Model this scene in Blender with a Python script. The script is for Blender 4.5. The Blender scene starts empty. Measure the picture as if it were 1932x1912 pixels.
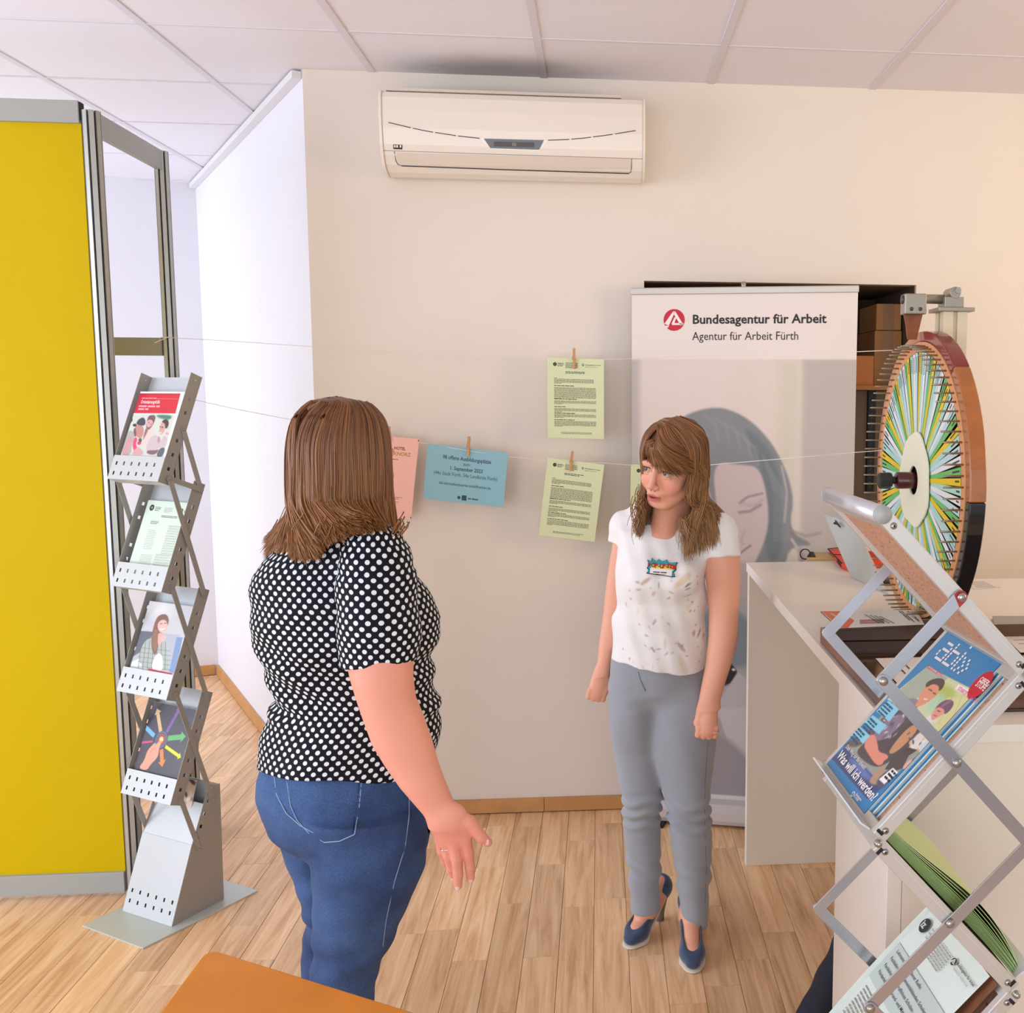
import bpy, math, random
import numpy as np
from mathutils import Matrix, Vector
random.seed(7); RNG = np.random.default_rng(7)
SC = bpy.context.scene
COL = SC.collection
PI = math.pi

# ---------------------------------------------------------------- camera
FPX, CXP, CYP = 1915.1, 1316.6, 956.0          # focal length and principal point in pixels of the 1932x1912 frame
YAW, PITCH, ROLL = .0961, .1098, .005
CAMZ = 1.671
def _axes():
    cy, sy, cp, sp = math.cos(YAW), math.sin(YAW), math.cos(PITCH), math.sin(PITCH)
    f = np.array([sy*cp, cy*cp, -sp]); r = np.array([cy, -sy, 0.]); u = np.cross(r, f)
    c, s = math.cos(ROLL), math.sin(ROLL)
    return c*r+s*u, -s*r+c*u, f
AR, AU, AF = _axes()
CAMP = np.array([0, 0, CAMZ])
cam = bpy.data.cameras.new('camera'); co = bpy.data.objects.new('camera', cam); COL.objects.link(co)
cam.sensor_width = 36; cam.sensor_fit = 'HORIZONTAL'
cam.lens = 36*FPX/1932; cam.shift_x = (966-CXP)/1932; cam.clip_start = .05
M = Matrix.Identity(4)
for i in range(3):
    M[i][0] = AR[i]; M[i][1] = AU[i]; M[i][2] = -AF[i]; M[i][3] = CAMP[i]
co.matrix_world = M
SC.camera = co

# ---------------------------------------------------------------- world, lights, exposure
SC.view_settings.view_transform = 'Standard'; SC.view_settings.look = 'None'
SC.view_settings.gamma = 1; SC.view_settings.use_curve_mapping = False
SC.view_settings.exposure = -0.05
w = bpy.data.worlds.new('daylight'); SC.world = w; w.use_nodes = True
bg = w.node_tree.nodes['Background']; bg.inputs[0].default_value = (.84, .92, 1.0, 1); bg.inputs[1].default_value = 1.25
def area(name, loc, target, sx, sy, power, color, spread=180):
    l = bpy.data.lights.new(name, 'AREA'); l.shape = 'RECTANGLE'; l.size = sx; l.size_y = sy
    l.energy = power; l.color = color; l.spread = math.radians(spread)
    o = bpy.data.objects.new(name, l); COL.objects.link(o)
    o.location = loc; o.rotation_euler = (Vector(target)-Vector(loc)).to_track_quat('-Z', 'Y').to_euler()
    return o
area('alcove_window_daylight', (-4.45, 4.7, 1.5), (-1.5, 4.7, 1.35), 1.9, 1.9, 76, (.74, .84, 1.0))
area('shop_window_daylight', (-1.2, -2.6, 1.25), (-.2, 3.5, 1.35), 4.6, 2.4, 88, (.93, .95, 1.0))
area('side_cool_fill', (-4.4, 1.5, 1.55), (.6, 2.3, .9), 2.2, 2.0, 112, (.74, .85, 1.0))  # added cool light from the left, lifts floor, ceiling and counter side
area('warm_lamp', (3.1, 1.9, 1.9), (1.3, 3.4, 2.3), .8, .8, 27, (1.0, .74, .42))

# ---------------------------------------------------------------- helpers
def at(px, py, y):
    "world point of a photo pixel on the vertical plane at depth y"
    d = AF+(px-CXP)/FPX*AR-(py-CYP)/FPX*AU
    return CAMP+d*(y/d[1])
def atz(px, py, z):
    d = AF+(px-CXP)/FPX*AR-(py-CYP)/FPX*AU
    return CAMP+d*((z-CAMZ)/d[2])
def onplane(px, py, p0, n):
    d = AF+(px-CXP)/FPX*AR-(py-CYP)/FPX*AU
    n = np.array(n, float); return CAMP+d*(((np.array(p0, float)-CAMP)@n)/(d@n))
def lin(c):
    return tuple((x/12.92 if x <= .04045 else ((x+.055)/1.055)**2.4) for x in c)
def rgb(r, g, b): return lin((r/255, g/255, b/255))
MATS = {}
def mat(name, c, rough=.6, metal=0., bump=0, bscale=200, spec=.5, var=0, vscale=5, alpha=1, trans=0, coat=0, objvar=0, ior=None, sheen=0):
    if name in MATS: return MATS[name]
    m = bpy.data.materials.new(name); m.use_nodes = True
    nt = m.node_tree; N = nt.nodes; L = nt.links; b = N['Principled BSDF']
    b.inputs['Base Color'].default_value = (*c, 1); b.inputs['Roughness'].default_value = rough
    b.inputs['Metallic'].default_value = metal; b.inputs['Specular IOR Level'].default_value = spec
    if ior: b.inputs['IOR'].default_value = ior
    if coat: b.inputs['Coat Weight'].default_value = coat; b.inputs['Coat Roughness'].default_value = .1
    if trans: b.inputs['Transmission Weight'].default_value = trans
    if sheen: b.inputs['Sheen Weight'].default_value = sheen
    if alpha < 1: b.inputs['Alpha'].default_value = alpha
    tc = N.new('ShaderNodeTexCoord')
    col = None
    if var or objvar:
        mx = N.new('ShaderNodeMix'); mx.data_type = 'RGBA'; mx.blend_type = 'MULTIPLY'; mx.inputs[0].default_value = 1
        mx.inputs[6].default_value = (*c, 1)
        add = N.new('ShaderNodeMath'); add.operation = 'ADD'; add.inputs[0].default_value = 1; add.inputs[1].default_value = 0
        if var:
            nz = N.new('ShaderNodeTexNoise'); nz.inputs['Scale'].default_value = vscale; nz.inputs['Detail'].default_value = 4
            L.new(tc.outputs['Object'], nz.inputs['Vector'])
            mr = N.new('ShaderNodeMapRange'); mr.inputs['To Min'].default_value = 1-var; mr.inputs['To Max'].default_value = 1+var
            mr.inputs['From Min'].default_value = .3; mr.inputs['From Max'].default_value = .7
            L.new(nz.outputs['Fac'], mr.inputs['Value']); L.new(mr.outputs[0], add.inputs[0])
        if objvar:
            oi = N.new('ShaderNodeObjectInfo'); mr2 = N.new('ShaderNodeMapRange')
            mr2.inputs['To Min'].default_value = -objvar; mr2.inputs['To Max'].default_value = objvar
            L.new(oi.outputs['Random'], mr2.inputs['Value']); L.new(mr2.outputs[0], add.inputs[1])
        L.new(add.outputs[0], mx.inputs[7]); L.new(mx.outputs[2], b.inputs['Base Color'])
    if bump:
        nz = N.new('ShaderNodeTexNoise'); nz.inputs['Scale'].default_value = bscale; nz.inputs['Detail'].default_value = 3
        L.new(tc.outputs['Object'], nz.inputs['Vector'])
        bp = N.new('ShaderNodeBump'); bp.inputs['Strength'].default_value = bump; bp.inputs['Distance'].default_value = .002
        L.new(nz.outputs['Fac'], bp.inputs['Height']); L.new(bp.outputs[0], b.inputs['Normal'])
    MATS[name] = m; return m

class MB:
    "collects geometry in world coordinates"
    def __init__(s): s.v = []; s.f = []; s.m = []; s.sm = []
    def add(s, v, f, mi=0, smooth=False):
        o = len(s.v); s.v += [tuple(map(float, p)) for p in v]
        s.f += [tuple(i+o for i in q) for q in f]; s.m += [mi]*len(f); s.sm += [smooth]*len(f); return s
    def hexa(s, P, mi=0):
        "P: 4 bottom points ccw, 4 top points"
        return s.add(P, [(3, 2, 1, 0), (4, 5, 6, 7), (0, 1, 5, 4), (1, 2, 6, 5), (2, 3, 7, 6), (3, 0, 4, 7)], mi)
    def box(s, lo, hi, mi=0):
        x0, y0, z0 = lo; x1, y1, z1 = hi
        return s.hexa([(x0, y0, z0), (x1, y0, z0), (x1, y1, z0), (x0, y1, z0), (x0, y0, z1), (x1, y0, z1), (x1, y1, z1), (x0, y1, z1)], mi)
    def obox(s, c, ax, half, mi=0):
        "oriented box: centre, three unit axes, half sizes"
        c = np.array(c, float); a, b, d = [np.array(x, float)*h for x, h in zip(ax, half)]
        return s.hexa([c-a-b-d, c+a-b-d, c+a+b-d, c-a+b-d, c-a-b+d, c+a-b+d, c+a+b+d, c-a+b+d], mi)
    def prism(s, poly, ext, mi=0):
        "poly: 3D points of a planar polygon, ext: extrusion vector"
        n = len(poly); p = [np.array(q, float) for q in poly]; e = np.array(ext, float)
        f = [tuple(range(n))[::-1], tuple(range(n, 2*n))]+[(i, (i+1) % n, n+(i+1) % n, n+i) for i in range(n)]
        return s.add(p+[q+e for q in p], f, mi)
    def tube(s, path, r, n=8, mi=0, smooth=True, caps=True, ref=None):
        path = [np.array(p, float) for p in path]; k = len(path)
        if not hasattr(r, '__len__'): r = [r]*k
        vs = []; prev = None
        for i in range(k):
            t = path[min(i+1, k-1)]-path[max(i-1, 0)]; t = t/(np.linalg.norm(t)+1e-12)
            if prev is None:
                a = np.array(ref if ref is not None else ((0, 0, 1.) if abs(t[2]) < .9 else (1., 0, 0)), float)
            else: a = prev
            a = a-t*(a@t); a /= np.linalg.norm(a)+1e-12; b = np.cross(t, a); prev = a
            for j in range(n):
                th = 2*PI*j/n+PI/n; vs.append(path[i]+r[i]*(math.cos(th)*a+math.sin(th)*b))
        f = [(i*n+j, i*n+(j+1) % n, (i+1)*n+(j+1) % n, (i+1)*n+j) for i in range(k-1) for j in range(n)]
        if caps: f += [tuple(range(n))[::-1], tuple(range((k-1)*n, k*n))]
        return s.add(vs, f, mi, smooth)
    def cyl(s, a, b, r, n=16, mi=0, smooth=True): return s.tube([a, b], r, n, mi, smooth)
    def sphere(s, c, r, n=10, mi=0):
        c = np.array(c, float); r = np.array(r if hasattr(r, '__len__') else (r, r, r), float); vs = []; m = n//2+1
        for i in range(1, m):
            for j in range(n):
                a = PI*i/m; t = 2*PI*j/n; vs.append(c+r*np.array((math.sin(a)*math.cos(t), math.sin(a)*math.sin(t), math.cos(a))))
        vs += [c+(0, 0, r[2]), c-(0, 0, r[2])]; k = len(vs)
        f = [(i*n+j, (i+1)*n+j, (i+1)*n+(j+1) % n, i*n+(j+1) % n) for i in range(m-2) for j in range(n)]
        f += [(k-2, j, (j+1) % n) for j in range(n)]+[(k-1, (m-2)*n+(j+1) % n, (m-2)*n+j) for j in range(n)]
        return s.add(vs, f, mi, True)
    def build(s, name, mats, parent=None, origin=None, bevel=0, label=None, kind=None):
        me = bpy.data.meshes.new(name)
        root = parent; 
        while root is not None and root.parent is not None: root = root.parent
        if origin is None: origin = root['_o'] if root is not None else (np.array(s.v).min(0)+np.array(s.v).max(0))/2*np.array([1, 1, 0])+np.array([0, 0, np.array(s.v)[:, 2].min()])
        o0 = np.array(origin, float); v = np.array(s.v)-o0
        me.from_pydata(v.tolist(), [], s.f)
        if not isinstance(mats, (list, tuple)): mats = [mats]
        for m in mats: me.materials.append(m)
        me.polygons.foreach_set('material_index', s.m); me.polygons.foreach_set('use_smooth', s.sm); me.update()
        o = bpy.data.objects.new(name, me); COL.objects.link(o)
        base = np.array(root['_o']) if root is not None else np.zeros(3)
        if parent is not None:
            o.parent = parent
            po = np.array(parent['_o']); o.location = o0-po
        else: o.location = o0
        o['_o'] = [float(x) for x in o0]
        if bevel:
            b = o.modifiers.new('edge', 'BEVEL'); b.width = bevel; b.segments = 2; b.limit_method = 'ANGLE'; b.angle_limit = .6; b.harden_normals = True
        if label: o['label'] = label
        if kind: o['kind'] = kind
        return o
def empty(name, loc, label=None, cat=None, group=None, kind=None):
    o = bpy.data.objects.new(name, None); COL.objects.link(o); o.location = loc; o.empty_display_size = .1
    o['_o'] = [float(x) for x in loc]
    return tag(o, label, cat, group, kind)
def tag(o, label=None, cat=None, group=None, kind=None):
    if label: o['label'] = label
    if cat: o['category'] = cat
    if group: o['group'] = group
    if kind: o['kind'] = kind
    return o
def clone(src, name, shift, parent=None, label=None, group=None):
    c = src.copy(); COL.objects.link(c); c.name = name
    c.location = Vector(src.location)+Vector(shift); c.parent = parent if parent is not None else src.parent
    if label: c['label'] = label
    return c
def norm(v): v = np.array(v, float); return v/np.linalg.norm(v)

# ---- text as flat mesh in a local frame (origin, right, up)
_tc = {}
def text_geo(s, bold=0., align='CENTER', shear=0):
    key = (s, bold, align, shear)
    if key in _tc: return _tc[key]
    cu = bpy.data.curves.new('txt', 'FONT'); cu.body = s; cu.align_x = align; cu.size = 1; cu.offset = bold; cu.resolution_u = 2; cu.shear = shear
    o = bpy.data.objects.new('txt', cu); COL.objects.link(o)
    dg = bpy.context.evaluated_depsgraph_get(); me = bpy.data.meshes.new_from_object(o.evaluated_get(dg))
    v = np.array([p.co[:2] for p in me.vertices]) if len(me.vertices) else np.zeros((0, 2)); f = [tuple(p.vertices) for p in me.polygons]
    bpy.data.objects.remove(o); bpy.data.curves.remove(cu); bpy.data.meshes.remove(me)
    _tc[key] = (v, f); return v, f
class Sheet:
    "a flat printed surface: o = top-left corner, ux/uy = full width and full height vectors (down), lifted along n"
    def __init__(s, o, ux, uy, bend=None):
        s.o = np.array(o, float); s.ux = np.array(ux, float); s.uy = np.array(uy, float)
        s.w = np.linalg.norm(s.ux); s.h = np.linalg.norm(s.uy); s.n = norm(np.cross(s.uy, s.ux)); s.bend = bend
    def p(s, u, v, lift=0):
        "u,v in metres from top-left"
        q = s.o+s.ux*(u/s.w)+s.uy*(v/s.h)+s.n*lift
        if s.bend is not None: q = q+s.n*s.bend(u/s.w, v/s.h)
        return q
    def uv(s, px, py, y=None):
        "metres on the sheet under a photo pixel"
        q = onplane(px, py, s.o, s.n)-s.o
        return float(q@s.ux/s.w), float(q@s.uy/s.h)
    def body(s, mb, t=.0006, mi=0, nu=1, nv=1):
        vs = [s.p(s.w*i/nu, s.h*j/nv, l) for l in (0, -t) for j in range(nv+1) for i in range(nu+1)]
        k = (nu+1)*(nv+1); g = lambda i, j: j*(nu+1)+i
        f = [(g(i, j), g(i, j+1), g(i+1, j+1), g(i+1, j)) for i in range(nu) for j in range(nv)]
        f += [tuple(k+x for x in q[::-1]) for q in f]
        ring = [g(i, 0) for i in range(nu)]+[g(nu, j) for j in range(nv)]+[g(i, nv) for i in range(nu, 0, -1)]+[g(0, j) for j in range(nv, 0, -1)]
        f += [(ring[i], ring[(i+1) % len(ring)], k+ring[(i+1) % len(ring)], k+ring[i]) for i in range(len(ring))]
        return mb.add(vs, f, mi)
    def text(s, mb, st, u, v, size, mi=0, bold=0., align='LEFT', sx=1., lift=.0004, fit=None, shear=0):
        a, f = text_geo(st, bold, align, shear)
        if len(a) == 0: return
        if fit: sx = fit/((a[:, 0].max()-a[:, 0].min())*size)
        if s.bend is None:
            P = s.o+s.n*lift+np.outer(u+a[:, 0]*size*sx, s.ux/s.w)+np.outer(v-a[:, 1]*size, s.uy/s.h)
        else: P = [s.p(u+x*size*sx, v-y*size, lift) for x, y in a]
        mb.add(P, [q for q in f], mi)
    def rect(s, mb, u0, v0, u1, v1, mi=0, lift=.0003):
        mb.add([s.p(u0, v0, lift), s.p(u0, v1, lift), s.p(u1, v1, lift), s.p(u1, v0, lift)], [(0, 1, 2, 3)], mi)
    def poly(s, mb, pts, mi=0, lift=.0003): mb.add([s.p(u, v, lift) for u, v in pts], [tuple(range(len(pts)))], mi)
    def disc(s, mb, u, v, r, mi=0, lift=.0003, n=28, ry=None):
        ry = ry or r; s.poly(mb, [(u+r*math.cos(2*PI*i/n), v+ry*math.sin(2*PI*i/n)) for i in range(n)], mi, lift)
    def lines(s, mb, u0, u1, v, rows, dv, h, mi=0, rnd=None, lift=.0003, last=.5):
        "illegible small print: word-length dashes"
        rnd = rnd or random
        for k in range(rows):
            x = u0; end = u1 if k < rows-1 else u0+(u1-u0)*last*rnd.uniform(.8, 1.3)
            while x < min(end, u1):
                wd = h*rnd.uniform(1.5, 7); s.rect(mb, x, v+k*dv, min(x+wd, u1), v+k*dv+h, mi, lift); x += wd+h*.75

# ---- painted prints: a fine mesh whose vertex colours are computed here
class Paint:
    def __init__(s, nu, H, bgc):
        s.nu = nu; s.nv = int(nu*H)+1; s.H = H
        u = np.linspace(0, 1, s.nu); v = np.linspace(0, H, s.nv)
        s.U, s.V = np.meshgrid(u, v); s.C = np.zeros((s.nv, s.nu, 3)); s.C[:] = np.array(bgc)/255.
        s.px = 1/nu
    def _mix(s, a, col):
        a = np.clip(a, 0, 1)[..., None]; s.C = s.C*(1-a)+a*(np.array(col)/255.)
    def ell(s, x, y, rx, ry, col, soft=0, ang=0, op=1):
        c, n = math.cos(ang), math.sin(ang); dx = s.U-x; dy = s.V-y
        X = (dx*c+dy*n)/rx; Y = (-dx*n+dy*c)/ry; d = (np.sqrt(X*X+Y*Y)-1)*min(rx, ry)
        s._mix(op*(.5-d/(max(soft, s.px)*1.)), col)
    def _sd(s, P):
        P = np.array(P, float); d = np.full(s.U.shape, 9.); ins = np.zeros(s.U.shape, bool)
        for i in range(len(P)):
            a = P[i]; b = P[(i+1) % len(P)]; e = b-a; wx = s.U-a[0]; wy = s.V-a[1]
            t = np.clip((wx*e[0]+wy*e[1])/(e@e+1e-12), 0, 1)
            d = np.minimum(d, np.hypot(wx-e[0]*t, wy-e[1]*t))
            c = (a[1] <= s.V) != (b[1] <= s.V)
            with np.errstate(divide='ignore', invalid='ignore'):
                xi = a[0]+(s.V-a[1])*e[0]/(e[1] if e[1] else 1e-9)
            ins ^= c & (s.U < xi)
        return np.where(ins, -d, d)
    def poly(s, P, col, soft=0, op=1): s._mix(op*(.5-s._sd(P)/max(soft, s.px)), col)
    def smooth(s, P, col, soft=0, op=1, k=3):
        P = np.array(P, float)
        for _ in range(k):
            Q = np.roll(P, -1, 0); P = np.stack([P*.75+Q*.25, P*.25+Q*.75], 1).reshape(-1, 2)
        s.poly(P, col, soft, op)
    def line(s, P, wd, col, soft=0, op=1):
        P = np.array(P, float); d = np.full(s.U.shape, 9.)
        for i in range(len(P)-1):
            a = P[i]; e = P[i+1]-a; wx = s.U-a[0]; wy = s.V-a[1]; t = np.clip((wx*e[0]+wy*e[1])/(e@e+1e-12), 0, 1)
            d = np.minimum(d, np.hypot(wx-e[0]*t, wy-e[1]*t))
        s._mix(op*(.5-(d-wd/2)/max(soft, s.px)), col)
    def rect(s, x0, y0, x1, y1, col, soft=0, op=1): s.poly([(x0, y0), (x1, y0), (x1, y1), (x0, y1)], col, soft, op)
    def mesh(s, name, sheet, u0, v0, u1, v1, parent, rough=.5, lift=.0005, coat=0):
        "lay the print on the sheet rectangle (metres)"
        us = np.linspace(u0, u1, s.nu); vs = np.linspace(v0, v1, s.nv)
        if sheet.bend is None:
            P = sheet.o+sheet.n*lift+us[None, :, None]*(sheet.ux/sheet.w)+vs[:, None, None]*(sheet.uy/sheet.h)
        else:
            P = np.array([[sheet.p(a, b, lift) for a in us] for b in vs])
        P = P.reshape(-1, 3); root = parent
        o0 = np.array(parent['_o']); P = P-o0
        i = np.arange(s.nu-1); j = np.arange(s.nv-1); I, J = np.meshgrid(i, j); a = (J*s.nu+I).ravel()
        F = np.stack([a, a+s.nu, a+s.nu+1, a+1], 1)
        me = mesh_np(name, P, F); ca = me.color_attributes.new('print', 'FLOAT_COLOR', 'POINT')
        c = np.clip(s.C.reshape(-1, 3), 0, 1); c = np.where(c <= .04045, c/12.92, ((c+.055)/1.055)**2.4)
        ca.data.foreach_set('color', np.concatenate([c, np.ones((len(c), 1))], 1).astype(np.float32).ravel())
        me.materials.append(print_mat(rough, coat))
        o = bpy.data.objects.new(name, me); COL.objects.link(o); o.parent = parent; o['_o'] = [float(x) for x in o0]
        return o
def mesh_np(name, V, F, smooth=False):
    me = bpy.data.meshes.new(name); n = len(F); k = F.shape[1]
    me.vertices.add(len(V)); me.vertices.foreach_set('co', np.asarray(V, np.float32).ravel())
    me.loops.add(n*k); me.loops.foreach_set('vertex_index', np.asarray(F, np.int32).ravel())
    me.polygons.add(n); me.polygons.foreach_set('loop_start', np.arange(0, n*k, k, dtype=np.int32))
    me.polygons.foreach_set('loop_total', np.full(n, k, np.int32))
    me.update(calc_edges=True)
    me.polygons.foreach_set('use_smooth', np.full(n, smooth)); me.update()
    return me
def attr_mat(name, attr, rough=.5, coat=0, sss=0, spec=.5, bump=0, bscale=300, sheen=0, aniso=0, gain=1):
    if name in MATS: return MATS[name]
    m = bpy.data.materials.new(name); m.use_nodes = True; N = m.node_tree.nodes; L = m.node_tree.links; b = N['Principled BSDF']
    a = N.new('ShaderNodeAttribute'); a.attribute_name = attr; L.new(a.outputs['Color'], b.inputs['Base Color'])
    b.inputs['Roughness'].default_value = rough; b.inputs['Specular IOR Level'].default_value = spec
    if coat: b.inputs['Coat Weight'].default_value = coat; b.inputs['Coat Roughness'].default_value = .15
    if sheen: b.inputs['Sheen Weight'].default_value = sheen
    if sss: b.inputs['Subsurface Weight'].default_value = sss; b.inputs['Subsurface Radius'].default_value = (.012, .005, .003); b.inputs['Subsurface Scale'].default_value = 1
    if bump:
        tc = N.new('ShaderNodeTexCoord'); nz = N.new('ShaderNodeTexNoise'); nz.inputs['Scale'].default_value = bscale; L.new(tc.outputs['Object'], nz.inputs['Vector'])
        bp = N.new('ShaderNodeBump'); bp.inputs['Strength'].default_value = bump; bp.inputs['Distance'].default_value = .001
        L.new(nz.outputs['Fac'], bp.inputs['Height']); L.new(bp.outputs[0], b.inputs['Normal'])
    MATS[name] = m; return m
def print_mat(rough, coat): return attr_mat('printed_ink_%d_%d' % (rough*100, coat*100), 'print', rough, coat)
# ================================================================ setting
T = .625; CE = 2.842; YB = 3.973
XC = -1.074                                            # left end of the back wall (outer corner)
OB = np.array([-2.27, 6.15]); OD = norm(OB-np.array([XC, YB]))      # oblique wall runs from the corner to OB
FD = norm([-.944, -.33]); FE = OB+FD*3.2
wallm = mat('painted_plaster', rgb(232, 222, 212), .75, bump=.10, bscale=420, var=.012, vscale=2)
wallw = mat('painted_plaster_cool', rgb(230, 228, 236), .75, bump=.10, bscale=420, var=.01, vscale=2)
dark = mat('dark_gap', rgb(40, 26, 16), .9)
# floor -------------------------------------------------------------
mfl = MB(); mfl.box((-5, -3.2, -.08), (3.9, 9.2, -.008)); fl = mfl.build('floor', dark, origin=(0, 0, 0), kind='structure')
def plank_mat():
    m = bpy.data.materials.new('oak_plank'); m.use_nodes = True; N = m.node_tree.nodes; L = m.node_tree.links; b = N['Principled BSDF']
    tc = N.new('ShaderNodeTexCoord'); oi = N.new('ShaderNodeObjectInfo'); geo = N.new('ShaderNodeNewGeometry')
    wn = N.new('ShaderNodeVectorMath'); wn.operation = 'ADD'
    cx = N.new('ShaderNodeCombineXYZ'); mu = N.new('ShaderNodeMath'); mu.operation = 'MULTIPLY'; mu.inputs[1].default_value = 60
    L.new(oi.outputs['Random'], mu.inputs[0])
    for i in range(3): L.new(mu.outputs[0], cx.inputs[i])
    L.new(geo.outputs['Position'], wn.inputs[0]); L.new(cx.outputs[0], wn.inputs[1])
    mp = N.new('ShaderNodeMapping'); mp.inputs['Scale'].default_value = (34, 2.2, 10); L.new(wn.outputs[0], mp.inputs[0])
    nz = N.new('ShaderNodeTexNoise'); nz.inputs['Scale'].default_value = 1; nz.inputs['Detail'].default_value = 8; nz.inputs['Roughness'].default_value = .62; nz.inputs['Distortion'].default_value = .9
    L.new(mp.outputs[0], nz.inputs['Vector'])
    cr = N.new('ShaderNodeValToRGB'); L.new(nz.outputs['Fac'], cr.inputs[0]); e = cr.color_ramp.elements
    e[0].position = .32; e[0].color = (*rgb(204, 158, 114), 1); e[1].position = .68; e[1].color = (*rgb(250, 214, 172), 1)
    k = e.new(.5); k.color = (*rgb(236, 191, 145), 1)
    mx = N.new('ShaderNodeMix'); mx.data_type = 'RGBA'; mx.blend_type = 'MULTIPLY'; mx.inputs[0].default_value = 1
    mr = N.new('ShaderNodeMapRange'); mr.inputs['To Min'].default_value = .84; mr.inputs['To Max'].default_value = 1.08
    fr = N.new('ShaderNodeMath'); fr.operation = 'FRACT'; m7 = N.new('ShaderNodeMath'); m7.operation = 'MULTIPLY'; m7.inputs[1].default_value = 7.31
    L.new(oi.outputs['Random'], m7.inputs[0]); L.new(m7.outputs[0], fr.inputs[0]); L.new(fr.outputs[0], mr.inputs['Value'])
    L.new(cr.outputs[0], mx.inputs[6]); L.new(mr.outputs[0], mx.inputs[7]); L.new(mx.outputs[2], b.inputs['Base Color'])
    # fine dark pores
    b.inputs['Roughness'].default_value = .36; b.inputs['Specular IOR Level'].default_value = .35
    bp = N.new('ShaderNodeBump'); bp.inputs['Strength'].default_value = .15; bp.inputs['Distance'].default_value = .001
    L.new(nz.outputs['Fac'], bp.inputs['Height']); L.new(bp.outputs[0], b.inputs['Normal'])
    return m
PM = plank_mat()
PW = .1045; X0 = -.446
PL = {}
def plank_mesh(ln):
    ln = round(ln/.05)*.05
    if ln not in PL:
        b = MB(); h = PW/2-.0006; q = ln/2-.0006; e = .0008
        b.add([(-h, -q, -.008), (h, -q, -.008), (h, q, -.008), (-h, q, -.008), (-h, -q, -e), (h, -q, -e), (h, q, -e), (-h, q, -e),
               (-h+e, -q+e, 0), (h-e, -q+e, 0), (h-e, q-e, 0), (-h+e, q-e, 0)],
              [(0, 1, 5, 4), (1, 2, 6, 5), (2, 3, 7, 6), (3, 0, 4, 7), (4, 5, 9, 8), (5, 6, 10, 9), (6, 7, 11, 10), (7, 4, 8, 11), (8, 9, 10, 11)])
        me = bpy.data.meshes.new('plank'); me.from_pydata(b.v, [], b.f); me.materials.append(PM); PL[ln] = me
    return ln, PL[ln]
rp = random.Random(3)
def seen(x, y):
    d = np.array([x, y, 0])-CAMP; k = d@AF
    if k < .3: return False
    px = CXP+FPX*(d@AR)/k; py = CYP-FPX*(d@AU)/k
    if not (-60 < px < 1990 and py < 1960): return False
    if x < -1.6 and y > 3.38 and px < 235: return False
    if px > 1600 and y > 1.6: return False
    if px > 1420 and y > 3.5: return False
    if y > YB+.1 and x > XC: return False
    n = np.array([OD[1], -OD[0]]); 
    if y > YB and (np.array([x, y])-[XC, YB])@n > .15: return False
    if py > 1790+(px-385)*.30 and px < 800: return False
    return True
cells = []
for i in range(-34, 28):
    x = X0+(i+.5)*PW; y = -1.3+rp.uniform(0, .5)
    while y < 7.4:
        ln = rp.choice([.35, .45, .5, .6, .6, .75]); cells.append((x, y+ln/2, ln)); y += ln
vis = []; rest = []
for c in cells:
    if any(seen(c[0]+a, c[1]+b) for a in (-.05, .05) for b in (-c[2]/2, 0, c[2]/2)): vis.append(c)
    elif abs(c[1]-2.5) < 5: rest.append(c)
vis.sort(key=lambda c: c[0]**2+c[1]**2)
for k, (x, y, ln) in enumerate(vis[:300]):
    ln, me = plank_mesh(ln)
    o = bpy.data.objects.new('plank', me); COL.objects.link(o); o.parent = fl; o.location = (x, y, 0)
mb = MB()
for x, y, ln in vis[300:]+rest:
    h = PW/2-.0006; q = ln/2-.0006; mb.box((x-h, y-q, -.008), (x+h, y+q, 0))
if mb.v: mb.build('plank_field', PM, fl, kind='stuff')
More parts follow.
